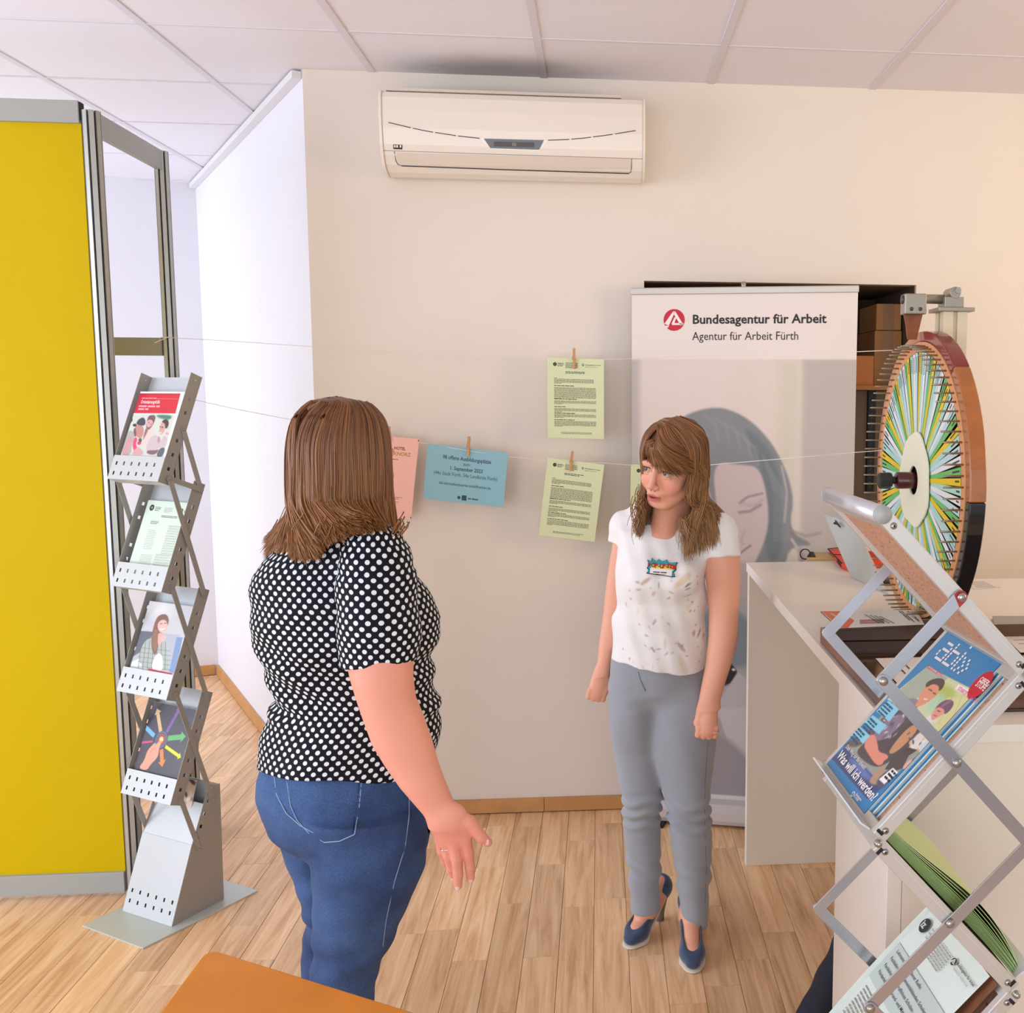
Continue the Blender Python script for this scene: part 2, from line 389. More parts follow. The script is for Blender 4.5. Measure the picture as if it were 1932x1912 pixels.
# ceiling -----------------------------------------------------------
mc = MB(); mc.box((-5, -3.2, CE+.012), (3.9, 9.2, CE+.06)); ce = mc.build('ceiling', mat('ceiling_void', rgb(70, 60, 55), .9), origin=(0, 0, CE), kind='structure')
tilem = mat('ceiling_tile_board', rgb(232, 228, 236), .85, bump=.08, bscale=260, var=.02, vscale=1.2, objvar=.015)
def ceiling_smudge(m):
    "darker blotchy-edged smudge in the ceiling colour above the air conditioner"
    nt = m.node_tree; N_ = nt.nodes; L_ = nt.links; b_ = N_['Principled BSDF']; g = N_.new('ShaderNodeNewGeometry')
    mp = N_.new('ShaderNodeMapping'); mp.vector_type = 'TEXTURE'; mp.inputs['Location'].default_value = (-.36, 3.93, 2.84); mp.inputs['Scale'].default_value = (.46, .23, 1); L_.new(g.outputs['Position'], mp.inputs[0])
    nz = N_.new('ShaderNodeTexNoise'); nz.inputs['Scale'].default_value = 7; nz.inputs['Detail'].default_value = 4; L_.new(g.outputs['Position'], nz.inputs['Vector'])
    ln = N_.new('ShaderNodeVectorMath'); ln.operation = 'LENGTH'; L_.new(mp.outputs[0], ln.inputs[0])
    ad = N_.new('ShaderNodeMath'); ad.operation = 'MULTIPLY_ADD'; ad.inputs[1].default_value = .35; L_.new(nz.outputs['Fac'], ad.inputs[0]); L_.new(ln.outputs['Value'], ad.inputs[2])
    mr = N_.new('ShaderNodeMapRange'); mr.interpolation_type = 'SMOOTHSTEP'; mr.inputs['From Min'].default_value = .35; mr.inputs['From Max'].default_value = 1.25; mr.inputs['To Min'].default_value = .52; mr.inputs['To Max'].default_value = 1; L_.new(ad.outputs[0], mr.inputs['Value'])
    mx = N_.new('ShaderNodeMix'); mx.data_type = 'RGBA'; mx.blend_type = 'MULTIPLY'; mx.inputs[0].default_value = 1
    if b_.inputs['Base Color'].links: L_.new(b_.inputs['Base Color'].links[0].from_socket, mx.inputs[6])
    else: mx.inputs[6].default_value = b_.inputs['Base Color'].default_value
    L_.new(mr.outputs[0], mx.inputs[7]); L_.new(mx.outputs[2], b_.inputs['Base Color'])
ceiling_smudge(tilem)  # darkens tile colour in a soft ellipse above the air conditioner
railm = mat('ceiling_rail_paint', rgb(218, 214, 222), .55)
ceiling_smudge(railm)
TX0, TY0 = -2.323*T, 3.554
def clip(poly, n, c):
    out = []
    for i in range(len(poly)):
        a, b = np.array(poly[i]), np.array(poly[(i+1) % len(poly)]); da, db = a@n-c, b@n-c
        if da <= 0: out.append(tuple(a))
        if (da < 0) != (db < 0) and abs(da-db) > 1e-9: out.append(tuple(a+(b-a)*(da/(da-db))))
    return out
nO = np.array([OD[1], -OD[0]]); cO = nO@np.array([XC, YB]); nF = np.array([-FD[1], FD[0]])
if nF@np.array([0, 1.]) < 0: nF = -nF
cF = nF@OB
def room_polys(x0, y0, x1, y1):
    sq = [(x0, y0), (x1, y0), (x1, y1), (x0, y1)]; out = []
    if y1 <= YB: return [sq]
    if y0 < YB: out.append([(x0, y0), (x1, y0), (x1, YB), (x0, YB)])
    p = clip([(x0, max(y0, YB)), (x1, max(y0, YB)), (x1, y1), (x0, y1)], nO, cO); p = clip(p, nF, cF) if len(p) > 2 else p
    if len(p) > 2:
        if out and abs(p[0][0]-x0) < 1e-6 and len(p) == 4 and max(q[0] for q in p) > x1-1e-6 and len([q for q in p if abs(q[0]-x1) < 1e-6]) == 2: return [sq]
        out.append(p)
    return out
for i in range(-6, 9):
    for j in range(-10, 6):
        g = .004; ps = room_polys(TX0+i*T+g, TY0+j*T+g, TX0+(i+1)*T-g, TY0+(j+1)*T-g)
        if not ps: continue
        b = MB()
        for p in ps: b.prism([(q[0], q[1], CE+.011) for q in p][::-1], (0, 0, -.009))
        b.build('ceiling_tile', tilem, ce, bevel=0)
def rail(a, b2, wd, name='ceiling_rail', z=CE-.0015):
    a = np.array(a); b2 = np.array(b2); t = norm(b2-a); n = np.array([-t[1], t[0]])*wd/2
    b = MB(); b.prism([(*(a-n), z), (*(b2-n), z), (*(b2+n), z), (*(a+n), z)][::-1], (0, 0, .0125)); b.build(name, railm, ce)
def ylimit(x):
    if x > XC: return YB
    t = (x-XC)/OD[0]; return min(YB+OD[1]*t, (cF-nF[0]*x)/nF[1])
def xlimit(y):
    if y < YB: return 3.5
    return XC+OD[0]*(y-YB)/OD[1]
for i in range(-6, 9):
    x = TX0+i*T
    rail((x, -3), (x, ylimit(x)), .026)
for j in range(-10, 6):
    y = TY0+j*T; xr = xlimit(y)
    xs = [TX0+i*T for i in range(-6, 9)]
    rail((-4.6, y), (xr, y), .013, z=CE-.0008)
# walls -------------------------------------------------------------
OX0, OX1, OZ = .171, 1.244, 2.105
b = MB(); b.box((XC, YB, 0), (OX0, YB+.6, CE+.01)); b.box((OX1, YB, 0), (3.6, YB+.6, CE+.01)); b.box((OX0, YB, OZ), (OX1, YB+.6, CE+.01))
wb = b.build('wall_back', wallm, origin=(0, YB, 0), kind='structure')
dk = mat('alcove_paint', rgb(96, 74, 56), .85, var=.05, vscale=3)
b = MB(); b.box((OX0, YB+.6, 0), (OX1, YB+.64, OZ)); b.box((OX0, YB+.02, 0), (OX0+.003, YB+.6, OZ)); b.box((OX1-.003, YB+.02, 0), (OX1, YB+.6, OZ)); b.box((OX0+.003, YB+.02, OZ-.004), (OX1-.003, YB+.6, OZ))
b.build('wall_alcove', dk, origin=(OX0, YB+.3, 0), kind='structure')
P3 = lambda q, z: (q[0], q[1], z)
A = np.array([XC, YB]); n2 = np.array([OD[1], -OD[0]])*.12
b = MB(); b.prism([P3(A, 0), P3(A+[.0, .12], 0), P3(OB+n2, 0), P3(OB, 0)], (0, 0, CE+.01)); b.build('wall_left', wallw, kind='structure')
b = MB(); q = nF*.12; b.prism([P3(OB, 0), P3(OB+q, 0), P3(FE+q, 0), P3(FE, 0)], (0, 0, CE+.01)); b.build('wall_far', wallw, kind='structure')
# outer left wall with the alcove window, right wall: outside the frame
b = MB(); b.box((-4.75, -3.1, 0), (-4.62, 3.75, CE)); b.box((-4.75, 5.65, 0), (-4.62, 9, CE)); b.box((-4.75, 3.75, 0), (-4.62, 5.65, .5)); b.box((-4.75, 3.75, 2.5), (-4.62, 5.65, CE))
b.build('wall_outer', wallw, kind='structure')
b = MB(); b.box((3.5, -3.1, 0), (3.6, YB, CE)); b.build('wall_right', wallm, kind='structure')
# cornice strip along the oblique wall, baseboards
corn = mat('cornice_white', rgb(226, 222, 226), .6)
def strip(a, b2, z0, z1, th, name, m, tp=.0):
    a = np.array(a, float); b2 = np.array(b2, float); t = norm(b2-a); n = np.array([t[1], -t[0]])
    if n@(np.array([0, 0])-a) < 0: n = -n
    b = MB(); A0 = a+n*.0005; B0 = b2+n*.0005
    b.hexa([P3(A0, z0), P3(B0, z0), P3(B0+n*th, z0), P3(A0+n*th, z0), P3(A0, z1), P3(B0, z1), P3(B0+n*(th-tp), z1), P3(A0+n*(th-tp), z1)][:8])
    return b.build(name, m, kind='structure', bevel=.0015)
strip(A+OD*.01, OB-OD*.02, CE-.03, CE-.004, .035, 'trim_1', corn)
wood = mat('baseboard_wood', rgb(196, 142, 84), .45, var=.12, vscale=9, bump=.05)
strip((XC+.01, YB), (-.233, YB), .004, .058, .016, 'baseboard_back', wood, .004)
strip((-.231, YB), (OX0, YB), .004, .058, .016, 'baseboard_back.001', wood, .004)
strip(A+OD*.01, OB-OD*.02, .004, .062, .016, 'baseboard_left', wood, .004)
strip(OB+FD*.02, FE, .004, .062, .016, 'baseboard_far', wood, .004)
# shelf, slotted strip and boxes inside the alcove
def card(name, lo, hi, tone, label):
    b = MB(); b.box(lo, hi); o = b.build(name, mat('cardboard_%d' % tone[0], rgb(*tone), .85, var=.06, vscale=14), bevel=.003)
    tag(o, label, 'box', 'cardboard boxes stored on the shelf in the wall opening')
    cx0 = (lo[0]+hi[0])/2; t = MB(); t.box((cx0-.022, lo[1]-.0012, lo[2]+.001), (cx0+.022, lo[1]-.0002, hi[2]-.001)); t.build('seam_tape', mat('kraft_tape', rgb(150, 108, 66), .4), o)
    return o
zs = at(1640, 728, YB+.15)[2]
b = MB(); b.box((OX0+.004, YB+.05, zs-.018), (OX1-.004, YB+.58, zs)); s = b.build('wall_shelf', mat('shelf_wood', rgb(150, 96, 48), .6, var=.1, vscale=12))
tag(s, 'brown wooden shelf board inside the dark wall opening under the boxes', 'shelf')
q = lambda px, py, dy=.15: at(px, py, YB+dy)
z1 = q(1660, 623)[2]; z2 = q(1660, 573)[2]
xb = q(1650, 650)[0]; xe = q(1647, 690)[0]
card('cardboard_box', (xb, YB+.15, zs), (OX1-.008, YB+.5, z1-.002), (172, 124, 76), 'large brown cardboard box on the shelf behind the fortune wheel, under a second box')
card('cardboard_box', (xb+.005, YB+.15, z1), (OX1-.012, YB+.5, z2), (180, 130, 78), 'brown cardboard box on top of the large box, upper right in the wall opening')
card('cardboard_box', (OX0+.45, YB+.12, zs), (xe-.004, YB+.4, q(1630, 672)[2]), (176, 112, 66), 'small orange brown cardboard box low on the shelf beside the banner edge')
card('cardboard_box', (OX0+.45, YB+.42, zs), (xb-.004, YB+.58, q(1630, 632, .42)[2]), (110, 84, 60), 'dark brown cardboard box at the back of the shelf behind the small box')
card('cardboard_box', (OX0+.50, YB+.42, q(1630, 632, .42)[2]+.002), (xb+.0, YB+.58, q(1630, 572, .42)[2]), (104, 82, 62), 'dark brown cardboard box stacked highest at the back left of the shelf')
zr0 = at(1640, 930, YB+.2)[2]
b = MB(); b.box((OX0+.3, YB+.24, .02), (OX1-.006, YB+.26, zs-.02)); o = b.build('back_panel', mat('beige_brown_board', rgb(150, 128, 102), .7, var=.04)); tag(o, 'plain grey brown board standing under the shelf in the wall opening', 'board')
xr = at(1637, 800, YB+.22)[0]; xr2 = at(1651, 800, YB+.22)[0]
b = MB(); b.box((xr, YB+.215, zr0), (xr2, YB+.239, zs-.02)); o = b.build('slotted_rail', mat('black_metal', rgb(18, 18, 18), .45), bevel=.001); tag(o, 'black slotted metal upright fixed on the grey brown board below the shelf', 'shelf rail')
hh = MB()
for k in range(22):
    z = zr0+.02+k*(zs-zr0-.05)/22; hh.box((xr+.012, YB+.2142, z), (xr+.018, YB+.2149, z+.009))
hh.build('slot', mat('slot_grey', rgb(92, 84, 74), .6), o, kind='stuff')
# ================================================================ partition system
alu = mat('brushed_aluminium', rgb(178, 178, 172), .38, metal=.75, var=.03, vscale=30)
alug = mat('aluminium_rail_face', rgb(160, 161, 156), .5, metal=0)
slotm = mat('dark_rubber', rgb(26, 24, 34), .7)  # near-black colour for grooves, feet, rings and edging
def post(parent, x, y, z0, z1, r=.027, top=True):
    "eight-groove octagonal system post"
    b = MB(); pts = []
    for k in range(8):
        a0 = 2*PI*k/8+PI/8
        for da, rr in ((-.27, r), (.27, r), (.30, r*.72), (PI/4-.30, r*.72)):
            pts.append((x+rr*math.cos(a0+da), y+rr*math.sin(a0+da), z0))
    b.prism(pts, (0, 0, z1-z0)); o = b.build('post', alu, parent)
    g = MB(); g.cyl((x, y, z0+.002), (x, y, z1-.004), r*.745, 16); g.build('groove_lining', slotm, o)
    return o
part = empty('exhibition_partition', (-1.553, 3.40, 0), 'tall exhibition partition with bright yellow panel and grooved aluminium posts', 'partition wall')
PX, PY = -1.553, 3.40
def railbox(lo, hi, name='rail', par=part, m=alug):
    b = MB(); b.box(lo, hi); return b.build(name, m, par, bevel=.002)
railbox((-3.4, PY-.016, 2.489), (PX-.030, PY+.016, 2.556)); railbox((-3.4, PY-.016, .014), (PX-.030, PY+.016, .084))
b = MB(); b.box((-3.4, PY-.004, .084), (PX-.030, PY+.004, 2.489)); b.build('panel', mat('yellow_laminate', rgb(200, 170, 0), .6, spec=.12, var=.015), part, label='bright yellow panel')
post(part, PX, PY, .0, 2.528); post(part, -3.43, PY, 0, 2.528)
P2x, P2y = -1.565, 3.93
post(part, P2x, P2y, 0, 2.53, .025)
b = MB(); b.hexa([(PX-.012, PY+.03, 2.462), (PX+.012, PY+.03, 2.462), (P2x+.012, P2y-.027, 2.462), (P2x-.012, P2y-.027, 2.462), (PX-.012, PY+.03, 2.53), (PX+.012, PY+.03, 2.53), (P2x+.012, P2y-.027, 2.53), (P2x-.012, P2y-.027, 2.53)])
b.build('rail', alug, part, bevel=.002)
b = MB(); b.hexa([(PX-.012, PY+.03, .014), (PX+.012, PY+.03, .014), (P2x+.012, P2y-.027, .014), (P2x-.012, P2y-.027, .014), (PX-.012, PY+.03, .084), (PX+.012, PY+.03, .084), (P2x+.012, P2y-.027, .084), (P2x-.012, P2y-.027, .084)])
b.build('rail', alug, part, bevel=.002)
railbox((-3.4, P2y-.012, 1.803), (P2x-.026, P2y+.012, 1.868))
for x in (-2.4, -3.2):
    b = MB(); b.cyl((x, PY, 0), (x, PY, .014), .02, 12); b.build('foot', slotm, part)
b = MB(); b.box((PX-.034, PY-.012, 2.50), (PX-.026, PY+.012, 2.552)); b.build('end_cap', slotm, part)

# ================================================================ air conditioner
acm = mat('ac_plastic', rgb(236, 226, 214), .32, coat=.2); acm2 = mat('ac_plastic_lower', rgb(224, 210, 196), .36)
acx0, acx1 = -.757, .160; AY = YB
prof = [(.0, 2.470), (.075, 2.453), (.118, 2.462), (.150, 2.482), (.172, 2.512), (.184, 2.545), (.192, 2.60), (.195, 2.66), (.192, 2.705), (.182, 2.724), (.160, 2.731), (.0, 2.731)]
def acy(z):
    zz = [p[1] for p in prof[1:10]]; dd = [p[0] for p in prof[1:10]]; return AY-float(np.interp(z, zz, dd))
def acp(px, py, lift=.001):
    y = 3.78
    for _ in range(6): p = at(px, py, y); y = acy(p[2])-lift
    return at(px, py, y)
ac = empty('air_conditioner', (-.3, AY, 2.45), 'white split air conditioner mounted high on the back wall', 'air conditioner')
b = MB(); b.prism([(acx0, AY-d, z) for d, z in prof], (acx1-acx0, 0, 0)); b.build('body', acm, ac, bevel=.003)
for x0, x1 in ((acx0-.010, acx0), (acx1, acx1+.008)):
    b = MB(); b.prism([(x0, AY-(d+.004 if d > 0 else 0), z+(-.003 if z < 2.6 else .003)) for d, z in prof], (x1-x0, 0, 0)); b.build('side_panel', acm, ac, bevel=.002)
b = MB(); b.prism([(acx0+.012, AY-.02, 2.7315), (acx0+.012, AY-.172, 2.7315), (acx0+.012, AY-.168, 2.742), (acx0+.012, AY-.02, 2.742)], (acx1-acx0-.09, 0, 0)); b.build('top_grille', acm2, ac)
dkl = mat('dark_seam', rgb(58, 46, 50), .6)
def seam(pts, r, name, m=dkl):
    b = MB(); b.tube([acp(*p) for p in pts], r, 6); return b.build(name, m, ac)
for seg in ([(733, 231), (754, 236), (775, 241)], [(779, 242), (798, 246), (817, 249.5)], [(821, 250), (840, 253), (860, 256)], [(864, 256.5), (885, 259), (905, 261)],
            [(1034, 264.5), (1055, 264), (1074, 263)], [(1078, 262.7), (1098, 261), (1115, 259)], [(1119, 258.3), (1138, 256), (1156, 253.5)], [(1160, 252.8), (1180, 249.5), (1199, 246.5)]):
    seam(seg, .0014, 'trim_line')
seam([(724, 284), (960, 292), (1213, 300)], .0009, 'seam', mat('seam_soft', rgb(150, 136, 126), .6))
fl_ = [(744, 286), (747, 304), (751, 310.5), (758, 313), (960, 320.5), (1186, 327.5), (1190, 325), (1191.5, 317), (1192, 300)]
seam(fl_[3:6], .0022, 'air_outlet_gap'); seam(fl_[:4], .0012, 'air_outlet_gap'); seam(fl_[5:], .0012, 'air_outlet_gap')
b = MB(); L_ = [acp(x, y, .002) for x, y in [(747, 288), (749, 303), (753, 308.5), (759, 311), (960, 318.5), (1184, 325.5), (1188, 323), (1189.5, 316), (1190, 301), (960, 294)]]
b.add(L_+[p+(0, .004, 0) for p in L_], [tuple(range(10)), tuple(range(19, 9, -1))]+[(i, (i+1) % 10, 10+(i+1) % 10, 10+i)[::-1] for i in range(10)]); b.build('louver', acm2, ac)
def plate(pts, lift, th, name, m, parent=ac):
    b = MB(); q = [acp(x, y, lift) for x, y in pts]; b.prism(q[::-1], (0, th, 0)); return b.build(name, m, parent)
plate([(905, 261), (1034, 265), (1018, 285), (925, 281.5)], .0015, .006, 'display_surround', mat('display_white', rgb(246, 238, 228), .3))
dp = plate([(913, 261.5), (1026, 264.5), (1017, 282.5), (925, 279.5)], .003, .003, 'display', mat('display_black', rgb(22, 14, 12), .12, coat=.5))
plate([(932, 267), (1008, 269), (1008, 278), (932, 276)], .0036, .001, 'display_window', mat('display_grey', rgb(62, 52, 46), .3), dp)
plate([(966, 269.5), (974, 269.8), (974, 276), (966, 275.8)], .0042, .001, 'display_digit', mat('display_digit_grey', rgb(120, 104, 88), .3), dp)
lg = plate([(742, 272.5), (759, 273.2), (759, 282), (742, 281.3)], .001, .001, 'logo', mat('logo_black', rgb(30, 24, 22), .5))
for a0, a1 in ((743.5, 746.2), (747.6, 751), (754, 757)):
    plate([(a0, 273.8), (a1, 274), (a1, 278.6), (a0, 278.4)], .0018, .0005, 'logo_mark', mat('display_white', (1, 1, 1)), lg)

# ================================================================ roll-up banner
b0 = np.array([.121, 3.888]); bd = norm([.813, -.215]); 
BS = Sheet((b0[0], b0[1], 2.052), (*(bd*.841), 0), (0, 0, -1.985))
bn = empty('rollup_banner', (.5, 3.79, 0), 'white roll-up banner with red logo and grey portrait leaning before the wall opening', 'banner')
bm = MB(); BS.body(bm, .0008); bm.build('banner_sheet', mat('banner_vinyl', rgb(232, 222, 214), .5), bn)
n3 = BS.n; u3 = norm(BS.ux)
b = MB(); c = BS.o+BS.ux*.5+np.array([0, 0, .003]); b.obox(c, (u3, n3, (0, 0, 1)), (.424, .008, .013)); b.build('top_rail', mat('silver_rail', rgb(196, 192, 184), .35, metal=.4), bn, bevel=.004)
b = MB(); q = BS.o+BS.ux*.5-n3*.02; b.tube([q-(0, 0, 1.95), q+(0, 0, .02), q+(0, 0, .036)], .009, 10); b.build('support_pole', alu, bn)
b = MB(); c = BS.o+BS.ux*.5; c[2] = 0; e = BS.w/2+.012
pr = [(-.06, .012), (.05, .012), (.055, .03), (.052, .062), (.035, .088), (.008, .098), (-.03, .095), (-.058, .07)]
b.prism([c-u3*e+n3*d+np.array([0, 0, z]) for d, z in pr], u3*2*e); b.build('cassette', mat('cassette_silver', rgb(206, 200, 198), .35, metal=.2), bn, bevel=.003)
for s_ in (-.3, .3):
    b = MB(); b.obox(c+u3*s_+np.array([0, 0, .006]), (u3, n3, (0, 0, 1)), (.02, .09, .006)); b.build('foot', slotm, bn)
pt = Paint(230, BS.h/BS.w, (230, 216, 208)); W_ = BS.w
B = lambda px, py: tuple(x/W_ for x in BS.uv(px, py))
def BP(*a): return [B(*q) for q in a]
top_ = B(1400, 678)[1]
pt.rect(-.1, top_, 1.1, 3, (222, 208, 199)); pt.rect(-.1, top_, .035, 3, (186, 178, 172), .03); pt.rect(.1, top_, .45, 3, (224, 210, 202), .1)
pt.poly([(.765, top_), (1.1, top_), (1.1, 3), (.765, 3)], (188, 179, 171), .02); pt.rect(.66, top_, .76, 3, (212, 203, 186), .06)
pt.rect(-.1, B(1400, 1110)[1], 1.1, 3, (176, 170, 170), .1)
# woman's hair, face
pt.smooth(BP((1272, 800), (1300, 779), (1345, 768), (1375, 772), (1412, 790), (1445, 822), (1468, 855), (1488, 900), (1498, 945), (1490, 985), (1500, 1010), (1540, 1030), (1490, 1030), (1480, 1075), (1425, 1090), (1380, 1060), (1330, 900), (1290, 850)), (134, 136, 140), .012)
pt.smooth(BP((1400, 800), (1440, 830), (1470, 880), (1480, 950), (1475, 1060), (1440, 1060), (1440, 900), (1420, 850)), (112, 122, 126), .02, .8)
pt.smooth(BP((1345, 870), (1400, 878), (1430, 880), (1445, 920), (1452, 985), (1440, 1030), (1418, 1075), (1395, 1085), (1370, 1050), (1350, 950)), (203, 186, 184), .012)
pt.smooth(BP((1350, 1060), (1430, 1060), (1420, 1120), (1345, 1130)), (186, 170, 170), .02)
pt.line(BP((1396, 949), (1410, 938), (1438, 931)), .008, (140, 132, 134), .01); pt.line(BP((1395, 967), (1415, 965), (1435, 953)), .010, (140, 132, 136), .012)
pt.line(BP((1398, 950), (1420, 955), (1438, 944)), .010, (168, 156, 158), .02, .6)
pt.line(BP((1399, 1043), (1407, 1036), (1416, 1030)), .008, (150, 118, 122), .008); pt.line(BP((1405, 1000), (1398, 1020), (1402, 1026)), .008, (178, 160, 160), .012, .7)
for k, (x0, y0) in enumerate([(1310, 800), (1330, 785), (1350, 790), (1370, 800), (1390, 815), (1405, 830)]):
    pt.line(BP((x0, y0), (x0+20, y0+15), (x0+26, y0+45)), .009, (158, 158, 164), .015, .5)
for k in range(6): pt.line(BP((1440+k*7, 860+k*12), (1462+k*5, 930+k*4), (1462+k*5, 1020)), .006, (150, 156, 160), .012, .45)
pt.line(BP((1475, 880), (1485, 930), (1480, 985)), .008, (196, 188, 184), .01, .8)
pt.line(BP((1490, 1000), (1520, 1012), (1548, 1006)), .01, (150, 140, 138), .014, .8); pt.line(BP((1488, 1012), (1510, 1040), (1516, 1075)), .02, (150, 140, 138), .02, .8); pt.line(BP((1494, 1018), (1505, 1035)), .012, (204, 196, 188), .01, .8)
# second person: dark haired man in profile and papers, low on the banner
pt.smooth(BP((1300, 1150), (1420, 1150), (1420, 1260), (1380, 1260), (1300, 1250)), (128, 140, 146), .03)
pt.smooth(BP((1372, 1170), (1388, 1158), (1390, 1178), (1396, 1200), (1390, 1215), (1392, 1228), (1378, 1240), (1365, 1235), (1360, 1190)), (156, 118, 116), .008)
pt.smooth(BP((1370, 1172), (1384, 1155), (1394, 1166), (1384, 1182), (1372, 1200)), (40, 34, 38), .008); pt.line(BP((1383, 1200), (1390, 1198)), .004, (60, 46, 48))
pt.smooth(BP((1358, 1248), (1376, 1246), (1396, 1275), (1380, 1290), (1350, 1300)), (34, 32, 36), .008); pt.ell(*B(1384, 1264), .008, .006, (240, 236, 230))
pt.poly(BP((1352, 1330), (1392, 1268), (1460, 1330), (1460, 1430), (1350, 1350)), (196, 188, 190), .005); pt.poly(BP((1352, 1336), (1460, 1336), (1460, 1480), (1400, 1440), (1372, 1398)), (204, 198, 200), .005)
pt.smooth(BP((1240, 1400), (1360, 1370), (1450, 1480), (1450, 1512), (1240, 1500)), (158, 152, 156), .03)
pt.rect(-.1, B(1400, 1503)[1], 1.1, 3, (222, 214, 214), .006); pt.rect(-.1, -1, 1.1, top_-.0, (232, 221, 214), .004)
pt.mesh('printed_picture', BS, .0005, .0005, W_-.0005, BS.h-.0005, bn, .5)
tx = MB(); u_, v_ = BS.uv(1306, 611); fe = BS.uv(1558, 611)[0]-u_; BS.text(tx, 'Bundesagentur für Arbeit', u_, v_, .047, 0, .022, fit=fe, lift=.0014)
u_, v_ = BS.uv(1306, 642); fe = BS.uv(1506, 642)[0]-u_; BS.text(tx, 'Agentur für Arbeit Fürth', u_, v_, .044, 0, .0, fit=fe, lift=.0014)
tx.build('lettering', mat('print_black', rgb(24, 22, 30), .5), bn)
def ba_logo(sheet, u, v, r, parent, red, white, lift=.0012, name='logo'):
    "disc with a broken triangle"
    m = MB(); sheet.disc(m, u, v, r, 0, lift); L2 = lift+.0003
    q = lambda pts: [(u+x*r, v-y*r) for x, y in pts]
    sheet.poly(m, q([(-.08, .80), (.10, .80), (-.50, -.52), (-.92, -.34)][::-1]), 1, L2)
    sheet.poly(m, q([(-.08, .80), (.10, .80), (.86, -.42), (.60, -.50), (.0, .48)][::-1]), 1, L2)
    sheet.poly(m, q([(.86, -.46), (.86, -.28), (-.25, -.28), (-.18, -.46)]), 1, L2)
    sheet.poly(m, q([(-.22, -.30), (.04, .25), (.22, .25), (.02, -.30)]), 1, L2)
    sheet.poly(m, q([(-.86, -.52), (-.46, -.52), (-.70, -.80)]), 1, L2)
    return m.build(name, [red, white], parent)
redm = mat('print_red', rgb(196, 18, 42), .5); whm = mat('print_white', rgb(240, 232, 228), .5)
u_, v_ = BS.uv(1272, 604); ba_logo(BS, u_, v_, .0405, bn, redm, whm)

# ================================================================ strings, pegs and hung sheets
strm = mat('white_string', rgb(236, 230, 222), .7)
kink = np.array([.112, 3.845, 0])
def string(pts, label, name='string', r=.0011):
    b = MB(); b.tube(pts, r, 5); o = b.build(name, strm); return tag(o, label, 'string')
K1 = at(1192, 677, 3.845); K2 = at(1190, 878, 3.845)
def yline(px):
    "depth of the line between post and banner for a pixel column"
    a = at(330, 700, 3.93); b = K1; 
    best = None
    for t in np.linspace(0, 1, 200):
        p = a+(b-a)*t; d = p-CAMP; x = CXP+FPX*(d@AR)/(d@AF)
        if best is None or abs(x-px) < best[0]: best = (abs(x-px), p[1])
    return best[1]
def SP(px, py): return at(px, py, yline(px))
e1 = at(1684, 661, 2.72); e2 = at(1664, 850, 2.77)
string([at(316, 637, 3.90), SP(440, 644), SP(600, 655), SP(760, 667), SP(920, 676), SP(1083, 680), K1, at(1300, 672, 3.6), at(1450, 667, 3.25), at(1612, 664, 2.86), e1], 'upper white string stretched from the aluminium post to the fortune wheel')
string([at(330, 746, 3.90), SP(440, 771), SP(560, 794), SP(735, 826), SP(885, 851), SP(960, 862), SP(1030, 869), SP(1080, 873), SP(1140, 874), K2, at(1345, 877, 3.45), at(1500, 864, 3.1), at(1612, 854, 2.87), e2], 'lower white string stretched across the wall under the upper one')
b = MB(); c_ = at(310, 637, 3.90); b.tube([c_+(-.03, .03, -.01), c_+(-.012, -.0, 0), c_+(.014, .0, .001), c_+(.03, .03, 0)], .002, 5); b.tube([c_+(-.035, 0, -.02), c_+(.01, -.002, .0)], .0018, 5); k_ = b.build('string_knot', strm); tag(k_, 'white string knot tied round the rear aluminium post', 'knot')
pegw = mat('clothespin_wood', rgb(206, 150, 96), .6, var=.08, vscale=60)
steel = mat('steel', rgb(170, 168, 162), .3, metal=.9)
def pin(px0, py0, px1, py1, label):
    "wooden clothespin: two legs and a spring, top and bottom pixel"
    y = yline((px0+px1)/2)-.006; a = at(px0, py0, y); b_ = at(px1, py1, y); t = norm(b_-a); ln = np.linalg.norm(b_-a); s = norm(np.cross(t, (0, 1, 0)))
    o = empty('clothespin', a, label, 'clothespin', 'wooden clothespins on the strings')
    for k, sg in enumerate((-1, 1)):
        m = MB(); yy = np.array([0, 1, 0.])
        A = [a+yy*sg*.007, a+t*ln*.45+yy*sg*.0035, b_+yy*sg*.0022]
        for p, q_ in ((A[0], A[1]), (A[1], A[2])):
            c = (p+q_)/2; d = norm(q_-p); m.obox(c, (d, s, norm(np.cross(d, s))), (np.linalg.norm(q_-p)/2, .0045, .0022))
        m.build('leg', pegw, o, bevel=.0006)
    m = MB(); c = a+t*ln*.52; m.tube([c-s*.006, c+s*.006], .0042, 8); m.tube([c-s*.0055+(0, -.004, 0), c-s*.0055+(0, -.006, 0)-t*.012], .0007, 5); m.build('spring', steel, o)
    return o
def hang(name, q, label, cat, m, group=None, nv=10, curl=.004, nu=4):
    "q: pixel corners tl, tr, br, bl; a gently curved sheet hung from the string"
    y = [yline(q[0][0]), yline(q[1][0]), yline(q[1][0]), yline(q[0][0])]
    P = [at(*q[i], y[i]) for i in range(4)]
    tl, tr, br, bl = P; ux = (tr-tl+br-bl)/2; uy = (bl-tl+br-tr)/2; o = (tl+tr+br+bl)/4-ux/2-uy/2
    S = Sheet(o, ux, uy, lambda u, v: curl*(math.sin(v*PI)*1.0+.6*(u-.5)**2*4-.8*v))
    e = empty(name, S.p(S.w/2, 0), label, cat, group)
    m_ = MB(); S.body(m_, .0005, nu=nu, nv=nv); m_.build('sheet', m, e)
    return e, S
